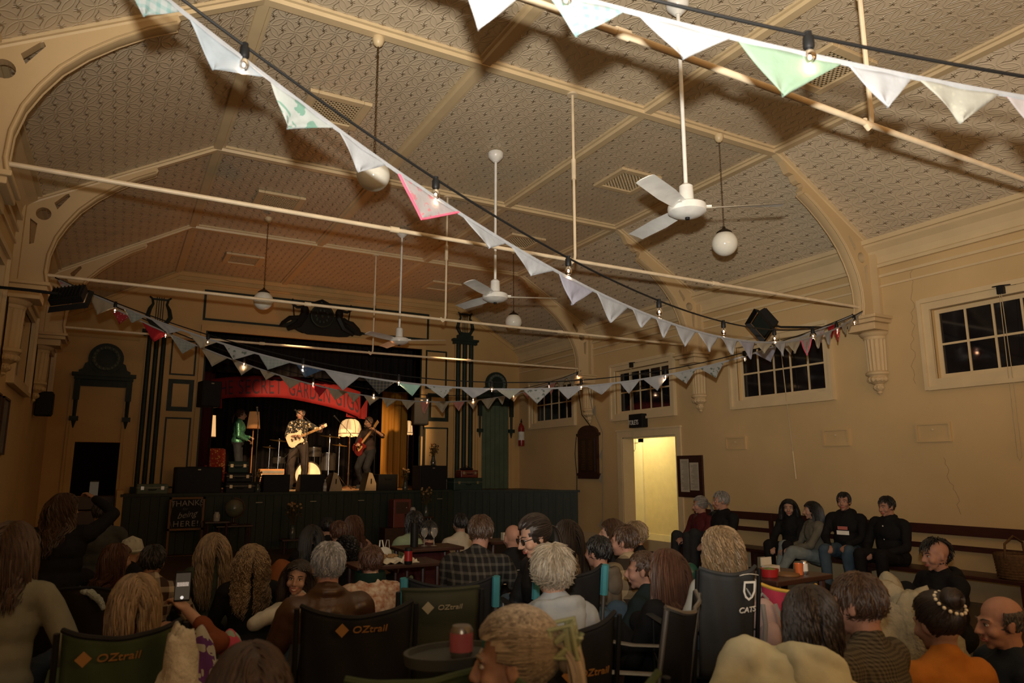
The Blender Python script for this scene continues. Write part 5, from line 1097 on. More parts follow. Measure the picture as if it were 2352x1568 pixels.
def person(label,loc,face,pose='chair',top=None,tsleeve=1.0,pants=None,shoe=None,skin=SK,hairs=None,head=(0,0,0),lean=.05,side=0,twist=0,hands=None,scale=1.0,seat=.44,vox=.013,detail=0,smile=0,glasses=None,hood=0,collar=0,extra=None,group=None,legs=None,bulk=1.0,child=0,glove=0,curl=(.5,.5),scarf=None,nosehat=None,brow=None,dens=1.0,hlen=None,topname='top',zp=None):
    """loc = ground point under the pelvis, face = heading (0 looks along +y, positive turns left)"""
    NP[0]+=1; t=thing('person',label,'person',loc,face,group=group); S=scale
    zp={'chair':seat+.09,'floor':.12,'kneel':.55,'stand':.93}[pose] if zp is None else zp
    Pl=V((0,0,zp)); 
    R=Matrix.Rotation(twist,3,'Z')@Matrix.Rotation(-lean,3,'X')@Matrix.Rotation(side,3,'Y')
    def tp(x,y,z): return Pl+R@V((x,y,z))
    b=bulk
    sh=[tp(-.175*b,-.0,.41),tp(.175*b,-.0,.41)]; nb=tp(0,-.01,.47); hc=tp(0,.018,.628); 
    H=Matrix.Translation(hc)@(R.to_4x4() if False else Matrix.Rotation(twist,4,'Z'))@Matrix.Rotation(head[0],4,'Z')@Matrix.Rotation(-head[1],4,'X')@Matrix.Rotation(head[2],4,'Y')
    if hands is None: hands=[(-.12,.30,.08),(.12,.30,.08)]
    arms=[]
    for i,sg in enumerate((-1,1)):
        h=hands[i]; w=Pl+V(h[:3]) if len(h)<4 or h[3]!='t' else tp(*h[:3]); pole=V((sg*.8,-.5,-.6)) if len(h)<5 else V(h[4])
        e,w=ik(sh[i],w,.28,.25,pole); arms.append((sh[i],e,w))
    hips=[Pl+V((-.09,0,0)),Pl+V((.09,0,0))]; lg=[]
    for i,sg in enumerate((-1,1)):
        if legs: a=V(legs[i]); pole=V(legs[2]) if len(legs)>2 else V((sg*.3,1,.6))
        elif pose=='chair': a=V((sg*.14,.42,.09)); pole=V((sg*.15,1,1))
        elif pose=='floor': a=V((-sg*.12,.38,.07)); pole=V((sg*1.2,.4,.35))
        elif pose=='kneel': a=V((sg*.1,-.35,.07)); pole=V((0,1,0))
        else: a=V((sg*.10,.02,.09)); pole=V((sg*.1,1,0))
        k,a=ik(hips[i],a,.43,.42,pole); lg.append((hips[i],k,a,V((sg*.03,.13 if pose!='kneel' else -.12,-.055))))
    def torso(mb,g=0):
        E=lambda c,r: mb.ball((0,0,0),tuple((q+g)*(b if j<2 else 1) for j,q in enumerate(r)),16,10,Matrix.Translation(tp(*c))@R.to_4x4())
        E((0,0,.02),(.165,.115,.12)); E((0,.01,.16),(.140,.100,.14)); E((0,.005,.31),(.155,.108,.15)); E((0,-.005,.40),(.135,.085,.085))
        cap(mb,tp(-.155*b,0,.415),tp(.155*b,0,.415),.058+g,.058+g,14); cap(mb,tp(-.10,0,.43),tp(0,-.015,.50),.045+g,.05+g*.5,12); cap(mb,tp(.10,0,.43),tp(0,-.015,.50),.045+g,.05+g*.5,12)
    body=MB(); torso(body); cap(body,tp(0,-.02,.46),H@V((0,-.018,-.05)),.054*b**.5,.052*b**.5,14); head_parts(body,H,nose=1.0)
    for i,sg in enumerate((-1,1)):
        s,e,w=arms[i]; cap(body,s,e,.048,.038); cap(body,e,w,.038,.026)
        dr=(w-e).normalized(); hn=hands[i]; nrm=V((0,0,-1)) if len(hn)<6 else V(hn[5]); 
        if abs(dr.dot(nrm.normalized()))>.95: nrm=V((-sg,0,0))
        hand(body,w+dr*.01,dr if len(hn)<7 else V(hn[6]),nrm,curl[i],sg)
    for h_,k,a,f in lg: cap(body,h_,k,.078,.052); cap(body,k,a,.052,.036); cap(body,a+V((0,0,-.02)),a+f,.036,.032)
    L=None
    bm_=remesh(body,vox,2); 
    if S!=1: bm_.transform(Matrix.Scale(S,4))
    link_mesh('body',bm_,skin,t,L)
    def garment(mb,name,m,v=None):
        me=remesh(mb,v or max(vox,.012),2)
        if S!=1: me.transform(Matrix.Scale(S,4))
        # gentle folds
        nr_=[n.vector.copy() for n in me.vertex_normals]; co_=[]
        for p,nv in zip([q.co.copy() for q in me.vertices],nr_):
            n_=noise.noise(V((p.x*9+NP[0],p.y*9,p.z*6)))+.5*noise.noise(V((p.x*22,p.y*22,p.z*14+NP[0]))); co_+=list(p+nv*(n_*.012+.001))
        me.vertices.foreach_set('co',co_)
        return link_mesh(name,me,m,t,L)
    if top is not None:
        g=MB(); torso(g,.017)
        for i in (0,1):
            s,e,w=arms[i]
            if tsleeve<=.5: cap(g,s,s.lerp(e,tsleeve*2),.062,.058)
            else: cap(g,s,e,.063,.052); cap(g,e,e.lerp(w,(tsleeve-.5)*2*.97),.052,.040)
        cap(g,tp(0,-.01,.455),tp(0,-.014,.505),.082,.064,14)
        if collar: g.tube([tp(.075*cos(a),-.01+.072*sin(a),.495+.012*sin(-a)) for a in [i*2*pi/18 for i in range(18)]],.022,8,closed=True)
        to=garment(g,topname,top)
        if hood:
            h=MB(); h.tube([tp(.10*cos(a),-.035+.085*sin(a),.475-.02*sin(a)) for a in [i*2*pi/20 for i in range(20)]],.036,10,closed=True); h.ball((0,0,0),(.10,.055,.085),14,9,Matrix.Translation(tp(0,-.115,.40))@R.to_4x4()); cap(h,tp(-.07,-.10,.45),tp(.07,-.10,.45),.045,.045)
            garment(h,'hood',top,.013)
    if pants is not None:
        g=MB(); 
        mb=g; mb.ball((0,0,0),(.178*b,.132*b,.13),16,10,Matrix.Translation(tp(0,0,.0))@R.to_4x4())
        for h_,k,a,f in lg: cap(g,h_,k,.098,.080); cap(g,k,k.lerp(a,.93),.078,.060)
        garment(g,'trousers',pants)
    if shoe is not None:
        for h_,k,a,f in lg:
            g=MB(); cap(g,a+V((0,0,-.03)),a+f+V((0,.03,0)),.048,.044); g.box(tuple(a+f*.5+V((0,.01,-.062))),(.085,.27,.02)); garment(g,'shoe',shoe,.01)
    HS=Matrix.Scale(S,4)@H if S!=1 else H
    if detail:
        face_details(HS if S!=1 else H,t,brow or (hairs[1] if hairs and hairs[0] not in('none',) else H_DRK),smile,glasses=glasses)
    elif glasses: 
        m=MB()
        for s in (-1,1): m.tube([HS@V((s*.034+.024*cos(a),.100,.002+.018*sin(a))) for a in [i*2*pi/12 for i in range(12)]],.003,5,closed=True); m.tube([HS@V((s*.058,.096,.008)),HS@V((s*.082,-.01,.008))],.003,5)
        m.build('glasses',BLK,t)
    if hairs and hairs[0]!='none': hair(HS,t,hairs[0],hairs[1],NP[0]*13+5,dens=dens,length=hlen)
    t['dummy']=0; del t['dummy']
    return dict(t=t,H=HS,tp=lambda x,y,z:(Matrix.Scale(S,4)@tp(x,y,z)),arms=[[S*q for q in a] for a in arms],lg=lg,S=S,R=R)
def fab(name,c,rough=.85,**k): return mat(name,c,rough,var=k.pop('var',.12),scale=k.pop('scale',9),bump=.25,bscale=45,sheen=.0,bdist=.006,**k)
F_BLK=fab('black_cotton',(.009,.009,.010)); F_CHA=fab('charcoal_cloth',(.022,.023,.025)); F_NVY=fab('navy_cloth',(.018,.026,.04)); F_JEAN=fab('blue_denim',(.055,.09,.13)); F_LJ=fab('light_denim',(.20,.24,.25)); F_WHT=fab('white_knit',(.50,.49,.44)); F_CRM=fab('cream_fleece',(.52,.52,.38)); F_OLV=fab('olive_cloth',(.05,.058,.04)); F_GRN=fab('pale_green_tee',(.24,.31,.20)); F_MRN=fab('maroon_cloth',(.05,.012,.012)); F_PNK=fab('dusty_pink_top',(.30,.17,.13)); F_GRY=fab('light_grey_marle',(.33,.37,.40)); F_KHK=fab('grey_green_shirt',(.17,.165,.12)); F_MUS=fab('mustard_knit',(.40,.15,.025)); F_SHR=fab('grey_shearling',(.13,.125,.10)); F_DGR=fab('grey_shirt',(.055,.058,.058)); F_PUF=fab('taupe_puffer',(.13,.11,.085)); F_TAN=fab('leopard_tan',(.22,.14,.07),col2=(.05,.03,.015),scale=60); F_LTH=mat('brown_leather',(.055,.026,.012),.38,var=.25,scale=6,bump=.3,bscale=25)
def plaid(name,base,line,fr=14,th=.72,axes=(0,2)):
    m=fab(name,base); nt=m.node_tree; b=nt.nodes['Principled BSDF']; src=b.inputs['Base Color'].links[0].from_socket; tc=nn(nt,'ShaderNodeTexCoord'); sp=nn(nt,'ShaderNodeSeparateXYZ'); nt.links.new(tc.outputs['Object'],sp.inputs[0])
    a=mth(nt,'GREATER_THAN',mth(nt,'FRACT',mth(nt,'MULTIPLY',mth(nt,'ADD',sp.outputs[axes[0]],mth(nt,'MULTIPLY',sp.outputs[1],.6)),fr)),th); c=mth(nt,'GREATER_THAN',mth(nt,'FRACT',mth(nt,'MULTIPLY',sp.outputs[axes[1]],fr)),th); f=mth(nt,'MULTIPLY',mth(nt,'ADD',a,c),.5)
    mx=nn(nt,'ShaderNodeMix',data_type='RGBA'); nt.links.new(f,mx.inputs[0]); nt.links.new(src,mx.inputs[6]); mx.inputs[7].default_value=(*line,1); nt.links.new(mx.outputs[2],b.inputs['Base Color']); return m
F_PLD=plaid('dark_plaid_flannel',(.014,.013,.012),(.085,.078,.062),19,.68); F_PL2=plaid('brown_cream_plaid',(.045,.025,.018),(.36,.30,.22),10,.62); F_PL3=plaid('tan_plaid_flannel',(.03,.022,.015),(.32,.25,.15),7,.55)
F_STR=plaid('striped_knit',(.035,.030,.022),(.12,.105,.075),75,.5); S_BLK=fab('black_shoes',(.012,.012,.012)); S_WHT=fab('pale_shoes',(.35,.33,.3))

ZLOG=[]
def A(label,px,py,d,face,pose='chair',X=None,lean=.05,side=0,twist=0,scale=1.0,z=0,**k):
    """seat a person so that the head comes at photograph pixel (px,py), d metres deep (or in the plane x=X)"""
    p=dep(px,py,d*(1.08 if d<10 else 1)) if X is None else onx(px,py,X)
    R=Matrix.Rotation(face,3,'Z')@Matrix.Rotation(twist,3,'Z')@Matrix.Rotation(-lean,3,'X')@Matrix.Rotation(side,3,'Y'); o=R@V((0,.018,.628))*scale
    zp=(p.z-o.z-z)/scale; zmin={'chair':.34,'floor':.10,'stand':.8,'kneel':.4}[pose]; ZLOG.append((label[:34],round(zp,2),round((p-CP).length,1)))
    zp=max(zp,.09)
    return person(label,(p.x-o.x,p.y-o.y,z),face,pose,lean=lean,side=side,twist=twist,scale=scale,zp=zp,**k)
# ---------- the band ----------
GA=dict(shoe=S_BLK)
s=A('woman singer in green sequin jacket facing right at her microphone',555,953,16.25,-1.85,'stand',z=ST,scale=.98,top=mat('green_sequins',(.008,.03,.02),.28,metal=.5,col2=(.16,.50,.30),scale=70,bump=.6,bscale=90,bdist=.006),pants=F_CHA,shoe=S_BLK,hairs=('pony',H_BRN),hands=[(-.10,.25,.12),(.10,.22,.05)],vox=.014,bulk=1.12)
shirt=cloth('leaf_print_shirt',(.02,.02,.018),(.55,.42,.26),tr=0,pat='floral')
g1=A('man in leaf-print shirt singing and playing a cream electric guitar',690,951,16.2,2.85,'stand',z=ST,scale=1.09,skin=SKT,top=shirt,tsleeve=.42,pants=fab('black_jeans',(.03,.022,.018)),shoe=S_BLK,hairs=('short',H_DRK),head=(-.35,.0,0),hands=[(-.46,.24,.36),(.06,.23,.17)],vox=.012,detail=1,legs=[(-.14,.03,.09),(.12,.05,.09)],curl=(.8,.6))
MB().tube([g1['H']@V(q) for q in ((-.03,.08,-.10),(0,.095,-.105),(.03,.08,-.10))],[.012,.018,.012],7).build('beard',H_BRN,g1['t'])
b1=A('bassist in dark shirt and glasses standing right on stage',846,970,17.0,2.2,'stand',z=ST,scale=1.06,skin=SKT,top=fab('dark_brown_shirt',(.02,.012,.010)),tsleeve=.45,pants=F_BLK,shoe=S_BLK,hairs=('crop',H_BRN),head=(-.2,.05,0),hands=[(-.34,.27,.44),(.10,.25,.14)],vox=.013,glasses=1,curl=(.6,.8))
MB().ball((0,.075,-.085),(.04,.03,.035),10,7,b1['H']).build('beard',H_BRN,b1['t'])
def guitar(name,lab,pr,at,ang,L,m,hm,bass=False,sc=1):
    # body in local x (along the neck) / z, thickness y
    M=ORG[pr['t'].name]@Matrix.Translation(pr['tp'](*at))@Matrix.Scale(-1,4,V((1,0,0)))@Matrix.Rotation(ang,4,'Y')@Matrix.Rotation(.12,4,'Z')
    t=thing(name,lab,'guitar',M=M)
    o=[(-.22,.0),(-.215,.09),(-.17,.15),(-.10,.165),(-.03,.135),(.03,.115),(.09,.13),(.14,.15),(.165,.12),(.15,.07),(.12,.04),(.12,-.05),(.14,-.10),(.10,-.14),(.03,-.125),(-.03,-.135),(-.10,-.17),(-.17,-.16),(-.215,-.10)]
    MX=Matrix(((1,0,0,0),(0,0,-1,.02),(0,1,0,0),(0,0,0,1))); o=[(a*sc,b*sc) for a,b in o]
    mb=MB(); mb.prism(o,.042,MX); mb.build('guitar_body',m,t,smooth=False,bevel=.006)
    mb=MB(); mb.box((.12+L/2,.035,0),(L,.02,.05)); mb.build('neck',mat('maple_neck',(.45,.26,.10),.35),t,smooth=False,bevel=.005)
    h=MB(); h.raw([(.12+L,.025,-.03),(.12+L+.18,.025,-.02),(.12+L+.19,.025,.05),(.12+L,.025,.03),(.12+L,.042,-.03),(.12+L+.18,.042,-.02),(.12+L+.19,.042,.05),(.12+L,.042,.03)],[(0,1,2,3),(7,6,5,4),(0,4,5,1),(1,5,6,2),(2,6,7,3),(3,7,4,0)]); h.build('headstock',hm,t,smooth=False)
    p=MB(); p.box((-.02,.024,-.03),(.16,.006,.09)); p.build('pickguard',hm if bass else m,t,smooth=False); p=MB()
    for x in (-.10,-.02,.06): p.box((x,.028,0),(.03,.012,.07))
    p.build('pickups',CHR,t,smooth=False)
    q=MB()
    for i in range(4 if bass else 6): z=-.02+.04*i/(3 if bass else 5); q.tube([(-.12,.05,z),(.12+L,.05,z*.8)],.0012,3)
    q.build('strings',CHR,t)
    q=MB()
    for i in range(4 if bass else 6): q.tube([(.12+L+.03+.025*i,.03,.045),(.12+L+.03+.025*i,.03,.075)],.007,6)
    q.build('tuning_pegs',CHR,t); return t
guitar('electric_guitar','cream electric guitar slung across the singing guitarist',g1,(.04,.17,.13),-.42,.42,mat('cream_guitar_paint',(.65,.50,.33),.25),MATS['cream_guitar_paint'])
guitar('bass_guitar','dark red bass guitar held upright by the bassist',b1,(.10,.18,.10),-.75,.52,mat('dark_red_guitar',(.10,.012,.01),.2),mat('maple_neck',(.45,.26,.1)),True)
t=g1['t']; MB().tube([g1['tp'](-.13,.08,.42),g1['tp'](-.03,.14,.30),g1['tp'](.16,.17,.16)],.016,6,flat=.3).build('guitar_strap',F_TAN,t)
MB().tube([g1['tp'](-.13,-.07,.44),g1['tp'](-.03,-.15,.25),g1['tp'](.16,-.08,.08)],.016,6,flat=.3).build('guitar_strap',F_TAN,t)
# ---------- audience ----------
fwd=0.0
A('woman with long brown hair in grey-green shirt at left frame edge',28,1262,3.1,-.3,lean=.08,top=F_KHK,pants=F_NVY,shoe=S_BLK,hairs=('long',H_BRN),hands=[(-.1,.3,.1),(.20,.22,.06)],bulk=1.0,vox=.011,collar=1,dens=1.5,hlen=.22)
ph=A('woman in black at far left lifting a phone towards the stage',150,1168,5.6,-.15,head=(-.8,.05,0),top=F_BLK,pants=F_BLK,shoe=S_BLK,skin=SKT,hairs=('wavy',H_BRN),hands=[(-.1,.3,.1),(.17,.30,.70)],curl=(.4,.6),bulk=1.15)
A('person in dark grey shirt seated near the left stage steps',232,1178,6.9,0,top=F_DGR,pants=F_BLK,shoe=S_BLK,hairs=('short',H_DRK),bulk=1.15)
A('girl with auburn bob in maroon top on the floor at left',270,1288,5.5,-.9,'floor',top=F_MRN,pants=F_NVY,shoe=S_BLK,hairs=('bob',H_AUB),head=(-.2,.1,0),bulk=.95)
pb=A('person in white knitted beanie behind the auburn-haired girl',301,1284,6.0,-.5,'floor',top=F_BLK,pants=F_BLK,shoe=S_BLK,hairs=('none',))
m=MB(); m.ball((0,-.01,.045),(.092,.108,.09),20,12,pb['H']); 
for i in range(10): a=i*.63; m.tube([pb['H']@V((.094*cos(a),-.01+.108*sin(a),.03)),pb['H']@V((.07*cos(a),-.01+.08*sin(a),.105)),pb['H']@V((0,-.01,.138))],.008,5)
m.tube([pb['H']@V((.094*cos(a),-.01+.11*sin(a),.015)) for a in [i*2*pi/24 for i in range(24)]],.014,6,closed=True); m.build('beanie',fab('white_knit_hat',(.42,.41,.35)),pb['t'])
pp=A('person in brown and cream plaid shirt sitting on floor left of centre',352,1290,5.0,-.35,'floor',top=F_PL2,pants=F_BLK,shoe=S_BLK,skin=SKT,hairs=('short',H_BLK),hands=[(.0,.35,.05),(.36,.25,.02)],lean=.15)
bl=A('blonde person in green camp chair holding a phone up to film',308,1385,3.0,-.05,'chair',lean=-.02,top=fab('rust_and_white_raglan',(.16,.045,.02)),tsleeve=.8,pants=F_JEAN,shoe=S_BLK,hairs=('bob',H_GLD),head=(.15,.0,0),hands=[(.10,.42,.42,'l'),(.24,.34,.52)],curl=(.5,.45),dens=2.0,vox=.009,hlen=.17,bulk=1.05)
A('woman with long wavy blonde hair in olive top on the floor',488,1258,5.7,.15,'floor',top=F_OLV,pants=F_BLK,shoe=S_BLK,hairs=('wavy',H_GLD),hands=[(-.3,.2,.3),(.2,.3,.1)],dens=1.4,hlen=.42)
A('woman with long tightly curled blonde hair in black top on floor',577,1288,5.1,-.05,'floor',top=F_BLK,pants=F_BLK,shoe=S_BLK,hairs=('curly',H_GLD),dens=1.7,hlen=.33)
sm=A('smiling dark-haired woman in white knit top facing the camera',683,1337,4.75,2.75,'floor',lean=.05,side=.18,head=(0,.02,-.12),scale=.97,top=F_WHT,pants=fab('teal_skirt',(.01,.04,.04)),shoe=S_BLK,hairs=('long',H_DRK),hands=[(-.05,.24,.30,'t'),(.05,.19,.47,'t',(1,.15,-.45),(0,-1,0),(-.8,.1,.55))],detail=1,smile=1,vox=.006,dens=1.5,curl=(.5,.5))
gm=A('grey-haired man in brown leather jacket seen from behind',752,1300,3.55,-.02,'chair',top=F_LTH,pants=F_JEAN,shoe=S_BLK,skin=SKR,hairs=('short',H_GRY),bulk=1.12,vox=.008,dens=1.7,collar=1)
A('dark brown-haired person blurred at the bottom frame edge',568,1592,1.75,.0,'chair',top=fab('dark_brown_top',(.018,.012,.009)),pants=F_BLK,hairs=('bob',hairmat('warm_dark',(.014,.007,.004),(.05,.022,.012))),vox=.010,dens=2.2)
A('person with straight black hair near the dried flowers',715,1232,7.4,0,'floor',top=F_BLK,pants=F_BLK,hairs=('long',H_BLK))
pc=A('person in dark cap sitting close to the stage front',750,1212,8.0,0,'floor',top=F_BLK,pants=F_BLK,hairs=('crop',H_BLK)); MB().lathe([(0,.135),(.05,.125),(.085,.085),(.095,.03),(.10,.02)],(0,-.015,0),20,pc['H']).build('cap',F_CHA,pc['t'])
A('person with dark auburn short hair in dark olive green top',776,1224,6.9,0,'floor',top=fab('bottle_green_top',(.035,.05,.025)),pants=F_BLK,hairs=('short',H_AUB),bulk=1.2)
A('woman with brown bob in dusty pink top near the stage',809,1210,7.7,-.1,'floor',top=F_PNK,pants=F_BLK,hairs=('bob',H_AUB),head=(.5,.1,0))
A('person with black curly hair left of the white takeaway papers',795,1262,6.2,-.1,'floor',top=F_BLK,pants=F_BLK,hairs=('curly',H_BLK),hlen=.12)
fl=A('auburn-haired person in dark green scarf and floral top',850,1292,4.9,.0,'floor',top=fab('rust_floral_top',(.28,.10,.04),col2=(.60,.52,.42),scale=26),pants=F_BLK,hairs=('short',H_AUB),bulk=1.1,lean=.2)
MB().lathe([(.11,-.02),(.12,-.08),(.10,-.14),(.09,-.16)],(0,-.01,-.04),16,fl['H']).build('scarf',fab('bottle_green_scarf',(.01,.03,.022)),fl['t'])
A('person in pale green tee seen from behind near the cabinet',950,1200,7.4,.05,'floor',top=F_GRN,tsleeve=.45,pants=F_BLK,hairs=('bob',H_BLK),hlen=.1,bulk=1.05)
A('person in maroon jumper behind the plaid-shirted man',983,1226,6.5,-.1,'floor',top=F_MRN,pants=F_BLK,hairs=('short',H_BLK))
A('dark-haired person in white tee far back near the stage',1056,1203,7.9,0,'floor',top=fab('off_white_tee',(.42,.38,.30)),pants=F_BLK,hairs=('short',H_BLK))
A('man in black and grey plaid shirt and glasses leaning right',1104,1226,4.6,-.75,'chair',lean=.35,top=F_PLD,pants=F_JEAN,shoe=S_BLK,skin=SKR,hairs=('short',H_BRN),head=(.3,.25,0),hands=[(-.05,.4,.1),(.2,.4,.15)],glasses=1,bulk=1.15,vox=.009)
kb=A('bald man in black tee with white cross outline on the back',1177,1236,5.9,-.1,'floor',top=F_BLK,tsleeve=.5,pants=F_BLK,shoe=S_BLK,skin=SKR,hairs=('none',),bulk=1.1,vox=.010)
sl_=A('woman in sunglasses and black puffer jacket leaning to talk',1226,1232,4.1,1.45,'chair',lean=.22,head=(.05,.32,0),top=fab('black_puffer',(.016,.016,.017),.5,scale=14),pants=F_BLK,shoe=S_BLK,hairs=('pony',H_DRK),hands=[(-.1,.36,.12),(.12,.36,.12)],detail=1,glasses='dark',vox=.006,collar=1,bulk=1.2)
A('person with sandy grey hair in light grey hoodie from behind',1266,1312,3.15,-.12,'chair',top=F_GRY,pants=F_JEAN,shoe=S_BLK,hairs=('short',H_SAN),hood=1,vox=.008,dens=2.2,hlen=.055,head=(.0,-.05,0))
cl=A('blonde woman with hair claw clip at bottom centre, face turned left',1180,1520,1.72,.80,'chair',lean=.05,head=(.12,.12,0),top=fab('dark_green_jacket',(.03,.045,.02)),pants=F_BLK,hairs=('claw',H_HIL),vox=.006,dens=4,detail=1,hlen=.1)
A('woman with long black hair in leopard top near the right of stage front',1300,1226,6.0,.15,'floor',top=F_TAN,pants=F_BLK,hairs=('long',H_DRK),bulk=1.05)
A('dark-haired boy in grey hood and taupe puffer vest',1372,1268,4.9,.35,'chair',top=F_PUF,pants=F_BLK,shoe=S_BLK,skin=SKR,hairs=('short',H_BLK),hood=1,bulk=1.15,scale=.95)
A('woman with brown hair in profile beside the open doorway',1403,1224,6.0,.9,'floor',top=F_BLK,pants=F_BLK,hairs=('long',H_BRN),skin=SK,head=(.1,0,0))
A('man with brown hair in tan and black plaid flannel',1432,1243,5.1,.15,'chair',top=F_PL3,pants=F_BLK,shoe=S_BLK,hairs=('short',H_BRN),head=(.5,0,0),skin=SKR)
lo=A('blond person in black jersey with white blackletter letters',1456,1230,5.9,.05,'chair',top=F_BLK,pants=F_BLK,shoe=S_BLK,hairs=('short',H_GLD),head=(.5,.1,0),hlen=.05)
A('man with cropped brown hair in dark teal top holding hands up',1474,1310,4.4,.55,'chair',top=fab('dark_teal_top',(.012,.022,.024)),pants=F_JEAN,shoe=S_BLK,skin=SKR,hairs=('crop',H_BRN),head=(.3,.05,0),hands=[(-.18,.26,.30),(-.08,.28,.26)],vox=.009,curl=(.9,.9))
A('woman with long straight brown hair in black with raised glasses',1527,1312,3.9,.25,'chair',top=F_BLK,pants=F_BLK,shoe=S_BLK,hairs=('long',H_AUB),dens=1.6,vox=.011,hlen=.30)
A('person with shoulder-length wavy golden hair in white tee',1655,1262,3.75,-.05,'chair',top=fab('white_tee',(.42,.43,.40)),tsleeve=.5,pants=F_JEAN,shoe=S_BLK,hairs=('wavy',H_GLD),dens=1.8,hlen=.20,head=(-.15,0,0))
XB_=W-.42
A('older woman with grey hair in dark red jacket on the bench',1607,1160,0,1.45,X=8.55,top=fab('dark_red_jacket',(.07,.012,.014)),pants=F_CHA,shoe=S_BLK,skin=SKR,hairs=('pony',H_GRY),head=(-.35,.1,0),hands=[(-.06,.34,.14),(.08,.34,.16)],vox=.010,detail=1,bulk=1.2)
A('older man in black coat and pale blue shirt on the bench',1655,1150,0,1.45,X=8.6,scale=1.08,top=F_BLK,pants=F_CHA,shoe=S_BLK,skin=SKR,hairs=('short',H_GRY),head=(-.4,.1,0),vox=.010,detail=1,bulk=1.25,collar=1)
A('dark-haired young woman in black facing the camera on bench',1812,1166,0,1.75,X=XB_,scale=.92,top=F_BLK,pants=F_BLK,shoe=S_BLK,hairs=('long',H_BLK),head=(.45,.05,0),hands=[(-.1,.38,.08),(.1,.38,.08)],vox=.009,detail=1,collar=1)
A('woman with long black hair in grey shearling jacket and light jeans',1863,1172,0,1.05,X=XB_-.08,scale=.93,top=F_SHR,pants=F_LJ,shoe=S_WHT,hairs=('long',H_BLK),head=(-.1,.05,0),hands=[(-.05,.36,.12),(.05,.36,.10)],vox=.010,collar=1,bulk=1.1,legs=[(-.10,.62,.10),(.14,.50,.10)])
hb=A('young man in black hoodie with pink and white print on bench',1938,1152,0,1.85,X=XB_,scale=.95,skin=SKR,top=F_BLK,pants=F_JEAN,shoe=S_BLK,hairs=('short',H_BLK),head=(.1,.0,0),hood=1,hands=[(-.14,.38,.10),(.12,.36,.08)],vox=.009,detail=1,bulk=1.15)
bm=A('young man in black button shirt looking left on the bench',2036,1163,0,1.55,X=XB_-.05,scale=.95,skin=SKR,top=F_BLK,pants=F_BLK,shoe=S_BLK,hairs=('short',H_BLK),head=(-.15,.15,0),collar=1,vox=.009,bulk=1.2,detail=1)
A('bearded man with mohawk in black hoodie sitting before the bench',2148,1275,5.3,1.25,'chair',skin=SKR,top=F_BLK,pants=F_BLK,shoe=S_BLK,hairs=('mohawk',H_BLK),head=(-.1,.1,0),hood=1,vox=.009,detail=1,bulk=1.15,hands=[(-.16,.40,-.02),(.1,.36,.1)],lean=.1)
A('person with dark brown bob in cream hoodie, right foreground',1862,1428,2.45,-.35,'chair',top=F_CRM,pants=F_JEAN,shoe=S_BLK,hairs=('bob',H_DRK),hood=1,vox=.010,dens=2.2,hlen=.11,side=.42,lean=.25,bulk=1.35,head=(-.25,.1,0))
A('man with short brown hair in striped dark knit, right foreground',1967,1390,2.65,.12,'chair',top=F_STR,pants=F_BLK,shoe=S_BLK,skin=SKR,hairs=('short',H_BRN),vox=.008,dens=2.0,head=(.15,.1,0),bulk=1.15)
bn=A('woman with jewelled bun in mustard knit, right foreground',2150,1432,2.9,-.3,'chair',top=F_MUS,pants=F_BLK,shoe=S_BLK,skin=SKT,hairs=('bun',H_DRK),vox=.010,dens=1.8,head=(.1,.15,0))
J=MAT=mat('pearl_jewels',(.75,.65,.45),.15); m=MB()
for i in range(16): a=i*2*pi/16; m.ball(bn['H']@V((.062*cos(a),-.098+.045*sin(a),.088+.045*sin(a))),.008,8,6)
m.build('jewelled_hairband',J,bn['t'])
A('balding man in dark blue jumper at the right frame edge',2296,1430,3.15,.95,'chair',top=fab('dark_blue_jumper',(.016,.022,.032)),pants=F_BLK,shoe=S_BLK,skin=SKR,hairs=('rim',hairmat('dark_grey',(.03,.027,.024),(.09,.08,.07))),vox=.007,dens=2,head=(.05,.1,0),detail=1,bulk=1.15)
# claw clip on the blonde bun
m=MB(); Hc=cl['H']
for s in (-1,1):
    for z in (.01,.045): m.tube([Hc@V((s*.006,-.168,z+.03)),Hc@V((s*.026,-.166,z+.03)),Hc@V((s*.046,-.145,z+.018)),Hc@V((s*.046,-.122,z+.004)),Hc@V((s*.03,-.108,z-.004))],[.009,.010,.010,.008,.005],7)
    m.tube([Hc@V((s*.044,-.15,.018)),Hc@V((s*.044,-.15,.080))],.010,7); m.tube([Hc@V((s*.02,-.168,.025)),Hc@V((s*.03,-.185,.05))],[.006,.01],7,flat=.5)
for s in (-1,1): m.tube([Hc@V((s*.046,y,z)) for y,z in ((-.108,.012),(-.108,.078),(-.165,.085),(-.170,.005))],.009,7,closed=True)
m.build('claw_clip',mat('olive_plastic',(.30,.33,.18),.3),cl['t'])
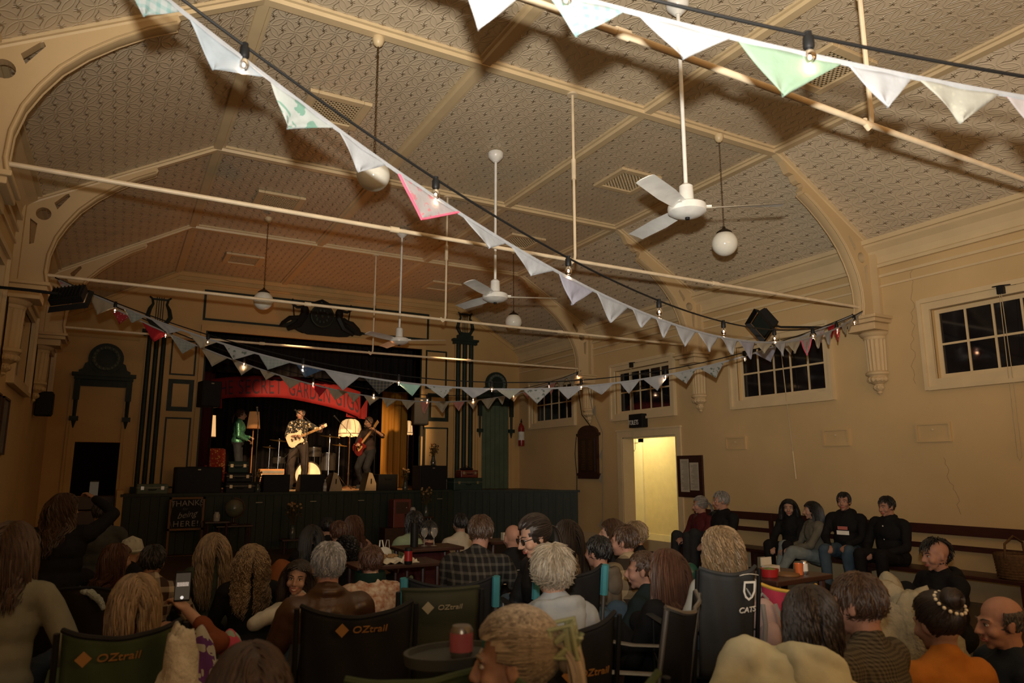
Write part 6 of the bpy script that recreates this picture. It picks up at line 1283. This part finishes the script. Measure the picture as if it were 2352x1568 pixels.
# back prints
def backtext(p,txt,size,z,m,x=0,y=-.145,sx=1,front=False,name='print'):
    M=p['t'].matrix_world if False else Matrix.Identity(4)
    o=p['tp'](x,y,z); ax=(p['tp'](x+1,y,z)-o).normalized(); az=(p['tp'](x,y,z+1)-o).normalized(); ay=ax.cross(az)
    if front: ax=-ax; ay=-ay
    L=Matrix(((ax.x,az.x,-(-ay.x) if False else ax.cross(az).x,o.x),(ax.y,az.y,ax.cross(az).y,o.y),(ax.z,az.z,ax.cross(az).z,o.z),(0,0,0,1)))
    return text_mb(txt,size,.003,L,sx=sx).build(name,m,p['t'],smooth=False)
WL=MATS['white_lettering']
def backshape(p,pts,r,m,name,y=-.150): MB().tube([p['tp'](x,y,z) for x,z in pts],r,4).build(name,m,p['t'],smooth=False)
backshape(kb,[(.05,-.05),(.05,.18),(.14,.18),(.14,.26),(.04,.26),(.04,.37),(-.06,.37),(-.06,.26),(-.16,.26)],.004,WL,'cross_outline'); backtext(kb,'KS-C',.05,.22,WL,y=-.152)
backtext(lo,'LO',.17,.26,WL,y=-.152,x=.05,name='jersey_letters')
o=MB(); o.box((0,0,0),(.12,.003,.04),Matrix.Translation(hb['tp'](0,.150,.30))); o.build('pink_print',mat('pink_print',(.45,.14,.12),.7),hb['t'],smooth=False)
MB().box((0,0,0),(.15,.003,.05),Matrix.Translation(hb['tp'](0,.152,.24))).build('white_print',WL,hb['t'],smooth=False)
for z in (.40,.33,.24): MB().ball(bm['tp'](0,.135,z),.008,8,6).build('shirt_button',WL,bm['t'])
# phones
def phone(p,i,lab,off=(0,0,0),lit=True):
    w=p['arms'][i][2]; c=ORG[p['t'].name]@(V(w)+V(off)); d=(CP-c).normalized()
    q=Matrix.Translation(c)@Matrix.Rotation(atan2(-d.x,d.y)+pi,4,'Z')
    t=thing('phone',lab,'phone',M=q); lit=lit; MB().box((0,0,0),(.075,.009,.15)).build('phone_body',BLK,t,smooth=False,bevel=.004)
    m=mat('phone_screen',(.02,.02,.02),.6,emit=.05 if lit else 0,ecol=(.8,.6,.4)); MB().box((0,-.0052,0),(.068,.001,.13)).build('screen',m,t,smooth=False)
    if lit: MB().lathe([(0,0),(.008,0)],(0,0,0),14,Matrix.Translation((0,-.006,-.055))@Matrix.Rotation(pi/2,4,'X')).build('shutter_button',mat('screen_white',(.8,.8,.8),.5,emit=.6,ecol=(1,1,1)),t,smooth=False); MB().box((0,-.0062,.01),(.055,.0006,.02)).build('screen_picture',mat('screen_picture',(.3,.25,.2),.5,emit=.25,ecol=(1,.85,.7),scale=200,var=.8),t,smooth=False)
phone(bl,1,'phone held up by the blonde person, its screen showing the stage',(-.03,.02,.12)); phone(ph,1,'phone held up by the woman in black at far left',(-.02,.03,.08),lit=False)
# =============== camp chairs, tables and floor things ===============
def fabm(n,c): return mat(n,c,.7,var=.12,scale=6,bump=.25,bscale=30,bdist=.006)
K_GRN=fabm('camp_green',(.045,.065,.03)); K_BLK=fabm('camp_black',(.014,.014,.015)); K_OLV=fabm('camp_olive',(.032,.034,.018)); K_GRY=fabm('camp_grey',(.035,.037,.038)); K_BLU=fabm('turquoise_trim',(.05,.22,.26)); STL=mat('steel_tube',(.30,.30,.29),.3,metal=.8); K_PNK=fabm('camp_pink',(.42,.04,.08)); GOLDL=mat('orange_logo',(.26,.13,.04),.6)
def camp_chair(lab,px,py,d,rz,w=.52,h=.46,m=K_BLK,frame=BLK,trim=None,seat=None,quilt=0,logo=None,sag=.05,lean=.16,arms=True,pipe=None,group=None,lc=None,kids=1,wing=0):
    """px,py = middle of the top edge of the backrest"""
    p=dep(px,py,d); zt=p.z; bz=zt-h; zs=max(bz-.0,.28*kids) if seat is None else seat; t=thing('camp_chair',lab,'camp chair',(p.x,p.y,0),rz,group=group)
    # backrest: slung fabric, facing +y, top leaning back (-y)
    nx,nz=18,14; vs=[];  lb=lambda z: -lean*(z-zs)+lean*h
    for j in range(nz+1):
        v=j/nz
        for i in range(nx+1):
            u=i/nx*2-1; z=bz+h*v-sag*(1-u*u)*(1 if v>.5 else 0)*max(0,(v-.5)*2); wd=w/2*(1-.06*(1-v))
            y=lb(z)-.05*(1-u*u)+ (.018*abs(sin(v*quilt*pi))*-1 if quilt else .006*sin(9*u+5*v)); vs.append((u*wd,y,z))
    fs=[(j*(nx+1)+i,j*(nx+1)+i+1,(j+1)*(nx+1)+i+1,(j+1)*(nx+1)+i) for j in range(nz) for i in range(nx)]
    o=MB().raw(vs,fs).build('backrest',m,t,ang=180); sd=o.modifiers.new('s','SOLIDIFY'); sd.thickness=.012 if not quilt else .035
    if logo:
        a=MB(); 
        f=text_mb(logo[0],logo[2],.002,sx=1.25,shear=.15); zz=bz+h*logo[1]; ms=[]
        for q in f.v: 
            u=(q.x+logo[3])/(w/2); a.v.append(V((q.x+logo[3],lb(zz+q.y)-.05*(1-u*u)-(.028 if not quilt else .055)-q.z*0,zz+q.y)))
        a.f=f.f; o2=a.build('logo_lettering',lc or GOLDL,t,smooth=False); o2.modifiers.new('s','SOLIDIFY').thickness=.002
        xd=min(q.x for q in f.v)+logo[3]-.045; u=xd/(w/2); c=V((xd,lb(zz)-.05*(1-u*u)-(.028 if not quilt else .055),zz))
        if not (len(logo)>4): MB().raw([c+V((-.028,0,0)),c+V((0,0,-.028)),c+V((.028,0,0)),c+V((0,0,.028))],[(0,1,2,3)]).build('logo_diamond',lc or GOLDL,t,smooth=False).modifiers.new('s','SOLIDIFY').thickness=.002
    # edge piping
    e=MB(); e.tube([vs[nz*(nx+1)+i] for i in range(nx+1)],.010,6); 
    e.build('top_piping',pipe or m,t)
    # seat
    sd_=.46*kids; vs=[];n=8
    for j in range(n+1):
        for i in range(n+1):
            u=i/n*2-1;v=j/n; vs.append((u*w/2,lb(zs)+.02+sd_*v,zs-.05*(1-u*u)*sin(pi*min(v+.1,1))+.02*v))
    fs=[(j*(n+1)+i,j*(n+1)+i+1,(j+1)*(n+1)+i+1,(j+1)*(n+1)+i) for j in range(n) for i in range(n)]
    o=MB().raw(vs,fs).build('seat',m,t,ang=180); o.modifiers.new('s','SOLIDIFY').thickness=.012
    fx=w/2+.015; y0=lb(zs); y1=y0+sd_+.03; ha=zs+.20
    for s in (-1,1):
        MB().tube([(s*fx,lb(zt)-.005,zt-.01),(s*fx,lb(bz)-.005,bz),(s*fx,y0,.02)],.011,8).build('back_leg',frame,t)
        MB().tube([(s*fx,y1,ha),(s*fx,y1,.02)],.010,8).build('front_leg',frame,t)
        x=MB(); x.tube([(s*fx,y0,.04),(s*fx,y1,zs)],.008,7); x.tube([(s*fx,y1,.04),(s*fx,y0,zs)],.008,7); x.build('side_brace',frame,t)
        if arms:
            a=MB(); a.tube([(s*(fx+.015),y0-.02,ha+.01),(s*(fx+.015),(y0+y1)/2,ha-.012),(s*(fx+.015),y1+.01,ha)],.026,8,flat=.25,up=V((0,0,1))) ; a.build('armrest',STL if wing else m,t)
        if trim: MB().tube([(s*fx,lb(zt)-.005,zt+.0),(s*fx,lb(zt-.16)-.005,zt-.17)],.024,8).build('trim_sleeve',trim,t)
        for yy in (y0,y1): MB().tube([(s*fx,yy,0),(s*fx,yy,.03)],[.02,.015],8).build('foot',BLK,t)
    x=MB(); x.tube([(-fx,y0,.05),(fx,y0,zs-.02)],.008,7); x.tube([(fx,y0,.05),(-fx,y0,zs-.02)],.008,7); x.build('rear_brace',frame,t)
    x=MB(); x.tube([(-fx,y1,.05),(fx,y1,zs-.02)],.008,7); x.tube([(fx,y1,.05),(-fx,y1,zs-.02)],.008,7); x.build('front_brace',frame,t)
    return t
camp_chair('green camp chair with black edges and orange logo, bottom left',285,1434,2.7,0,w=.40,h=.46,m=K_GRN,logo=('OZtrail',.78,.038,-.01),sag=.04,pipe=K_BLK)
camp_chair('black camp chair with orange logo behind the leather-jacket man',822,1385,3.05,-.25,w=.47,h=.48,m=K_BLK,logo=('OZtrail',.80,.038,.05),sag=.05)
camp_chair('quilted olive camp chair left of centre foreground',1012,1350,3.3,-.25,w=.36,h=.50,m=K_OLV,quilt=3,logo=('OZtrail',.86,.030,.03),lc=mat('dull_gold_logo',(.22,.19,.12),.6),sag=.0)
camp_chair('black camp chair with turquoise sleeves under the plaid man',1035,1325,4.1,-.35,w=.50,h=.45,m=K_BLK,trim=K_BLU,frame=STL)
camp_chair('black camp chair with orange logo below grey-hooded person',1300,1412,2.75,-.2,w=.42,h=.46,m=K_BLK,logo=('OZtrail',.55,.036,.10),sag=.06)
camp_chair('black camp chair with turquoise sleeve and steel frame, centre right',1312,1300,4.1,-.15,w=.40,h=.45,m=K_BLK,trim=K_BLU,frame=STL)
camp_chair('black camp chair with grey piping and steel armrests',1568,1374,3.0,.55,w=.44,h=.46,m=K_BLK,pipe=STL,frame=STL,sag=.05,wing=1)
GC=camp_chair('grey camp chair with white team crest below golden-haired person',1672,1302,3.5,-.3,w=.30,h=.52,m=K_GRY,logo=('CATS',.62,.036,.075,0),lc=WL,sag=.03)
MB().raw([V((x,.055-.0*z,z)) for x,z in []],[]) if False else None
lbz=[o for o in GC.children if o.name.startswith('logo_lettering')][0]; c=sum((v.co for v in lbz.data.vertices),V())/len(lbz.data.vertices)
shape2d([(-.03,.05),(.03,.05),(.032,0),(.02,-.03),(0,-.045),(-.02,-.03),(-.032,0)],[[(-.022,.04),(.022,.04),(.023,0),(.014,-.022),(0,-.034),(-.014,-.022),(-.023,0)]],.003,Matrix.Translation(c+V((0,-.012,.085)))@Matrix.Rotation(pi/2+.2,4,'X')).build('team_crest',WL,GC,smooth=False)
q=MB(); q.tube([c+V((x,-.013,.155+.012*cos(x*22))) for x in (-.05,-.025,0,.025,.05)],.011,6,flat=.2); q.tube([c+V((-.015,-.014,.10)),c+V((.0,-.014,.075)),c+V((.008,-.014,.06))],[.008,.013,.006],6,flat=.2); q.build('crest_ribbon',WL,GC)
camp_chair('camp chair with white fleece throw along its top, far left',175,1368,3.9,-.05,w=.46,h=.45,m=mat('dark_brown_cover',(.014,.010,.008),.8),pipe=F_BLK,sag=-.05)
camp_chair('olive green camp chair at the bottom edge, left of blonde woman',965,1530,1.9,.0,w=.42,h=.4,m=K_GRN,sag=.02,seat=.35)
camp_chair('green camp chair at bottom edge behind the blonde woman',1345,1545,1.75,-.3,w=.36,h=.4,m=K_GRN,sag=.06,seat=.35)
camp_chair('small pink and red children camp chair beside the low table',1812,1342,4.0,-.6,w=.30,h=.30,m=K_PNK,kids=.72,sag=.03,pipe=mat('yellow_edging',(.55,.35,.06),.7))
# fleece throw over the far-left chair
t=thing('fleece_throw','white fluffy fleece throw draped along the chair top, far left','throw',tuple(dep(175,1365,3.9)))
FLC=mat('white_fleece',(.36,.40,.36),.95,bump=1,bscale=160,bdist=.02); pts=[dep(a,b,3.88) for a,b in ((108,1366),(125,1370),(150,1360),(180,1354),(210,1362),(230,1380),(240,1400))]
m=MB(); m.tube(pts,[.03,.022,.018,.018,.022,.02,.012],9); me=remesh(m,.008,1)
nr_=[n.vector.copy() for n in me.vertex_normals]
for v,n_ in zip(me.vertices,nr_): v.co=v.co+n_*(noise.noise(v.co*70)*.007)
q=MB().mesh(me); q.build('fleece_roll',FLC,t,world=True,ang=180)
# benches along the right wall
BW=mat('bench_oxblood',(.045,.014,.010),.38,var=.2,scale=5,stretch=(8,1,8))
def bench(y0,y1,lab):
    t=thing('wall_bench',lab,'bench',(W-.3,(y0+y1)/2,0)); MB().bx(W-.52,W-.1,y0,y1,.31,.35).build('seat_board',BW,t,world=True,smooth=False,bevel=.006)
    for z0,z1 in ((.72,.83),(.55,.61)): MB().raw([(W-.09,y,z) if False else (W-.09+dx,y,z) for y in (y0,y1) for z in (z0,z1) for dx in (0,.025)],[(0,2,3,1),(4,5,7,6),(0,1,5,4),(2,6,7,3),(0,4,6,2),(1,3,7,5)]).build('back_rail',BW,t,world=True,smooth=False)
    n=max(2,int((y1-y0)/1.3)+1)
    for i in range(n):
        y=y0+.06+(y1-y0-.12)*i/(n-1); MB().prism([(-.50,0),(-.44,0),(-.42,.31),(-.50,.31)],.05,Matrix(((1,0,0,W),(0,0,1,y-.025),(0,1,0,0),(0,0,0,1)))).build('front_leg',BW,t,world=True,smooth=False)
        MB().bx(W-.1,W-.05,y-.025,y+.025,0,.83).build('rear_post',BW,t,world=True,smooth=False); MB().bx(W-.48,W-.08,y-.02,y+.02,.24,.31).build('seat_bracket',BW,t,world=True,smooth=False)
bench(6.0,9.15,'long oxblood bench on the right wall holding the older couple'); bench(2.2,5.92,'long oxblood wall bench at right, its back rails bare')
t=thing('wicker_basket','brown wicker basket on the bench at the right frame edge','basket',tuple(onx(2335,1305,W-.35))); t.location.z=.35; ORG[t.name]=Matrix.Translation(t.location)
m=MB(); m.lathe([(0,0),(.15,0),(.17,.02),(.19,.24),(.18,.26)],n=28)
for k in range(9):
    m.tube([((.165+.02*k/9)*cos(a)*(1+.02*(-1)**i),(.165+.02*k/9)*sin(a)*(1+.02*(-1)**i),.02+k*.027) for i,a in enumerate([j*2*pi/36 for j in range(36)])],.010,5,closed=True)
m.build('woven_body',mat('wicker',(.10,.055,.025),.7,var=.3,scale=40),t); MB().tube([(-.19,0,.22),(-.17,0,.36),(0,0,.43),(.17,0,.36),(.19,0,.22)],.011,6).build('basket_handle',mat('wicker',(.1,.05,.02)),t); MB().tube([(0,-.19,.2),(.0,-.205,.27),(0,-.19,.33)],.02,7).build('dark_strap',BLK,t)
# rugs and blankets on the floor
def rug(px,py,w,d,rz,m,lab,z=.012,name='rug',cat='rug',folds=.0):
    c=onz(px,py,z); t=thing(name,lab,cat,(c.x,c.y,z),rz); n=24; r=random.Random(int(px)); vs=[]
    for j in range(n+1):
        for i in range(n+1):
            x=(i/n-.5)*w;y=(j/n-.5)*d; vs.append((x,y,max(0,folds*(noise.noise(V((x*4+px,y*4,0)))+.3))))
    fs=[(j*(n+1)+i,j*(n+1)+i+1,(j+1)*(n+1)+i+1,(j+1)*(n+1)+i) for j in range(n) for i in range(n)]
    o=MB().raw(vs,fs).build('cloth_sheet',m,t,ang=180); o.modifiers.new('s','SOLIDIFY').thickness=.006; return t
def blob(name,px,py,d,r,m,lab,cat,seed,amp=.25,fr=5,zr=0):
    p=dep(px,py,d)
    if p.z-r[2]>.02: r=(r[0],r[1],(p.z+r[2])/2)
    t=thing(name,lab,cat,(p.x,p.y,0),zr); q=MB().ball((0,0,r[2]),r,36,22)
    for i,v in enumerate(q.v):
        k=1+amp*(noise.noise(v*fr+V((seed,0,0)))+.5*noise.noise(v*fr*2.7)); v.x*=k; v.y*=k; v.z=max(0,(v.z-r[2])*k+r[2])
    q.build('folds',m,t,ang=180); return t
PAT=cloth('purple_print_blanket',(.36,.35,.30),(.10,.03,.14),tr=0,pat='tie'); RB=cloth('patterned_picnic_rug',(.16,.12,.09),(.05,.02,.02),tr=0,pat='check'); WBK=mat('cream_bedding',(.30,.27,.19),.9,bump=.6,bscale=25,bdist=.03)
rug(470,1400,1.9,1.6,.3,RB,'patterned picnic rug under the people at left'); rug(1010,1330,2.2,1.6,0,cloth('dark_check_rug',(.05,.04,.035),(.10,.08,.05),tr=0,pat='check'),'dark checked rug in the middle of the audience'); rug(1700,1330,2.4,2.0,.2,cloth('mossy_picnic_rug',(.07,.08,.055),(.14,.14,.09),tr=0,pat='check'),'mossy checked picnic rug by the right-hand bench')
blob('print_blanket',462,1490,3.3,(.13,.12,.06),PAT,'white and purple printed blanket bundled at left foreground','blanket',3,.3,6)
blob('coloured_cushion',530,1455,3.6,(.08,.08,.035),cloth('pink_leaf_cushion',(.22,.30,.25),(.42,.06,.10),tr=0,pat='tie'),'small pink and mint patterned cushion beside printed blanket','cushion',5,.1)
blob('cream_fleece',405,1505,2.6,(.085,.09,.10),mat('cream_fleece_throw',(.46,.42,.33),.95,bump=.5,bscale=50,bdist=.02),'cream fleece hanging beside the green camp chair','throw',8,.35,8)
blob('bedding',2075,1405,3.7,(.22,.26,.12),WBK,'cream crumpled blanket before the mohawk man','blanket',11,.4,6)
blob('bedding',2045,1388,4.3,(.14,.12,.17),WBK,'cream cushion beside the mohawk man hand','cushion',12,.15,4)
blob('teal_cushion',492,1385,6.3,(.15,.14,.05),mat('teal_cushion',(.015,.09,.10),.8),'teal cushion under the wavy blonde woman','cushion',4,.1)
blob('rust_cushion',648,1305,6.1,(.17,.12,.07),mat('rust_cushion',(.18,.06,.02),.8),'rust orange cushion between curly-haired and smiling women','cushion',6,.08)
blob('ball',1587,1310,9.3,(.10,.10,.10),mat('teal_balloon',(.02,.12,.09),.3),'small teal ball on the floor by the bench','ball',6,.0)
# backpack
p=dep(1754,1420,3.6); t=thing('backpack','pale pink backpack on the floor beside the grey camp chair','backpack',(p.x,p.y,max(0,p.z-.17)),-.3)
BP=mat('pale_pink_canvas',(.40,.29,.27),.8,bump=.2); q=MB(); q.ball((0,0,.14),(.085,.07,.13),22,14); q.build('main_bag',BP,t); q=MB().ball((0,-.06,.10),(.065,.04,.07),18,10).build('front_pocket',BP,t); 
for s in (-1,1): MB().tube([(s*.035,-.06,.25),(s*.05,-.10,.16),(s*.055,-.085,.05)],.012,6,flat=.5).build('strap',mat('grey_webbing',(.22,.21,.2),.8),t)
MB().tube([(-.03,0,.26),(0,0,.29),(.03,0,.26)],.008,6).build('top_loop',MATS['grey_webbing'],t)
# low picnic table with food
p=dep(1790,1318,4.3); zt=p.z; t=table((p.x,p.y,0),(.55,.36),zt,'low dark table of snacks in front of the bench',DW,.1)
def item(name,dx,dy,f,lab,cat,base=None,zz=None):
    b=base or p; q=thing(name,lab,cat,(b.x+dx,b.y+dy,(zz if zz is not None else zt)+.001)); f(q); return q
REDP=mat('red_plastic',(.30,.015,.015),.35); ORP=mat('orange_plastic',(.50,.12,.03),.35)
item('snack_bowl',-.14,-.05,lambda q:(MB().lathe([(0,0),(.045,0),(.055,.045),(.05,.045),(.04,.01)],n=20).build('bowl',REDP,q),MB().ball((0,0,.032),(.048,.048,.02),12,7).build('salad',mat('salad',(.12,.14,.04),.6,scale=40,var=.5),q)),'red snack tub with salad on the low table','tub')
def can_(q,r=.033,h=.12,m=None,m2=None): MB().lathe([(0,0),(r*.85,0),(r,.01),(r,h-.012),(r*.8,h),(0,h)],n=18).build('can_body',m or STL,q); MB().lathe([(r*1.01,h*.2),(r*1.01,h*.8)],n=18).build('label',m2 or WHT,q)
item('orange_cup',.08,-.08,lambda q:MB().lathe([(0,0),(.022,0),(.027,.065),(.024,.065),(.02,.01)],n=18).build('cup',ORP,q),'orange plastic cup on the low snack table','cup')
item('drink_can',.15,-.06,lambda q:can_(q,.022,.075),'silver drink can on the low snack table','can')
item('snack_box',.02,.08,lambda q:(MB().box((0,0,.02),(.09,.06,.04)).build('box',PAPER,q,smooth=False),MB().box((0,.035,.06),(.09,.006,.05)).build('lid',PAPER,q,smooth=False)),'open pale carton on the low snack table','box')
item('bread_board',.0,-.06,lambda q:MB().lathe([(0,0),(.07,0),(.07,.012),(0,.012)],n=20).build('board',OAK,q),'small round wooden board on the low snack table','board')
# dark table in the middle with papers, cans, glasses
p2=dep(905,1290,5.95); zt2=p2.z; table((p2.x,p2.y,0),(.75,.42),zt2,'low dark table with takeaway papers in mid audience',DW)
def cp(q):
    vs=[];n=10; r=random.Random(2)
    for j in range(n+1):
        for i in range(n+1): vs.append(((i/n-.5)*.36,(j/n-.5)*.26,abs(noise.noise(V((i*.5,j*.5,1))))*.07))
    o=MB().raw(vs,[(j*(n+1)+i,j*(n+1)+i+1,(j+1)*(n+1)+i+1,(j+1)*(n+1)+i) for j in range(n) for i in range(n)]).build('paper_sheet',mat('butcher_paper',(.55,.50,.38),.8),q,smooth=False); o.modifiers.new('s','SOLIDIFY').thickness=.002
    k=MB(); 
    for i in range(14): k.ball((r.uniform(-.12,.02),r.uniform(-.08,.06),.05),(.02,.015,.012),7,5)
    k.build('chips',mat('fried_food',(.30,.18,.08),.7),q)
item('takeaway_paper',.0,.0,cp,'open white takeaway paper with food on the dark table','paper',p2,zt2)
item('drink_can',.05,-.2,lambda q:can_(q,.033,.13,BLK,REDP),'black and red drink can by the takeaway paper','can',p2,zt2)
def bag_(q):
    MB().ball((0,0,.05),(.07,.04,.055),14,9).build('bag_body',mat('thin_white_plastic',(.5,.5,.45),.4),q); 
    for s in (-1,1): MB().tube([(s*.025-.02,0,.09),(s*.03-.01,0,.16),(s*.03+.01,0,.16),(s*.025+.02,0,.09)],.007,5,flat=.4).build('bag_handle',MATS['thin_white_plastic'],q)
item('plastic_bag',-.02,.2,bag_,'thin white plastic bag with handles on the dark table','bag',p2,zt2)
p3=dep(958,1255,6.7); table((p3.x+.1,p3.y,0),(.6,.4),p3.z,'low dark table holding a bottle and wine glasses',DW)
def wine(q): MB().lathe([(0,0),(.03,0),(.03,.003),(.005,.008),(.004,.07),(.028,.10),(.034,.13),(.028,.165)],n=18).build('glass',mat('wine_glass',(.75,.75,.7),.03,trans=.85),q)
item('bottle',-.03,.0,lambda q:(MB().lathe([(0,0),(.036,0),(.037,.16),(.03,.2),(.03,.22),(0,.225)],n=16).build('bottle_body',BLK,q)),'dark insulated bottle beside two wine glasses','bottle',p3,p3.z)
item('wine_glass',.08,.02,wine,'empty wine glass next to the dark bottle','wine glass',p3,p3.z); item('wine_glass',.17,.0,wine,'empty wine glass nearer the plaid-shirted man','wine glass',p3,p3.z)
p4=dep(1160,1238,7.1); table((p4.x,p4.y,0),(.5,.35),p4.z,'low dark table with a red and white box before the bald man',DW); item('snack_box',-.02,-.06,lambda q:(MB().box((0,0,.035),(.09,.05,.07)).build('box',PAPER,q,smooth=False),MB().box((0,-.027,.035),(.04,.004,.05)).build('red_label',REDP,q,smooth=False)),'cream and red snack box on the table before bald man','box',p4,p4.z)
item('food_tub',.55,-.15,lambda q:MB().lathe([(0,0),(.07,0),(.09,.07),(0,.07)],n=18).build('tub',mat('woven_tub',(.35,.30,.2),.7,scale=60,var=.4),q),'pale tub beside the woman in leopard top','tub',p4,max(p4.z-.1,.2)) if False else None
# side tray with can beside blonde woman
p5=dep(1042,1500,2.05); t=thing('camp_side_table','grey folding camp side tray with cup well, bottom centre','side table',(p5.x,p5.y,0))
m=MB(); m.lathe([(0,p5.z-.02),(.13,p5.z-.02),(.135,p5.z+.01),(.125,p5.z+.01),(.12,p5.z-.005),(0,p5.z-.005)],n=30,M=T((0,0,0),s=(1.1,.8,1))); m.build('tray',mat('grey_tray',(.06,.065,.06),.6),t); MB().tube([(0,0,p5.z-.02),(.02,0,.02)],.012,8).build('leg',BLK,t)
MB().lathe([(0,0),(.1,0),(.1,.015),(0,.015)],(.02,0,.0),20).build('foot_disc',BLK,t)
item('drink_can',.01,-.03,lambda q:can_(q,.033,.085,STL,mat('pink_label',(.45,.12,.14),.4)),'pink and silver drink can on the grey side tray','can',p5,p5.z-.005)
item('drink_can',.10,-.05,lambda q:can_(q,.03,.085,STL,mat('turquoise_label',(.05,.30,.28),.4)),'turquoise drink can beside the pink can','can',p5,p5.z-.005)
bpy.data.scenes.remove(TS)
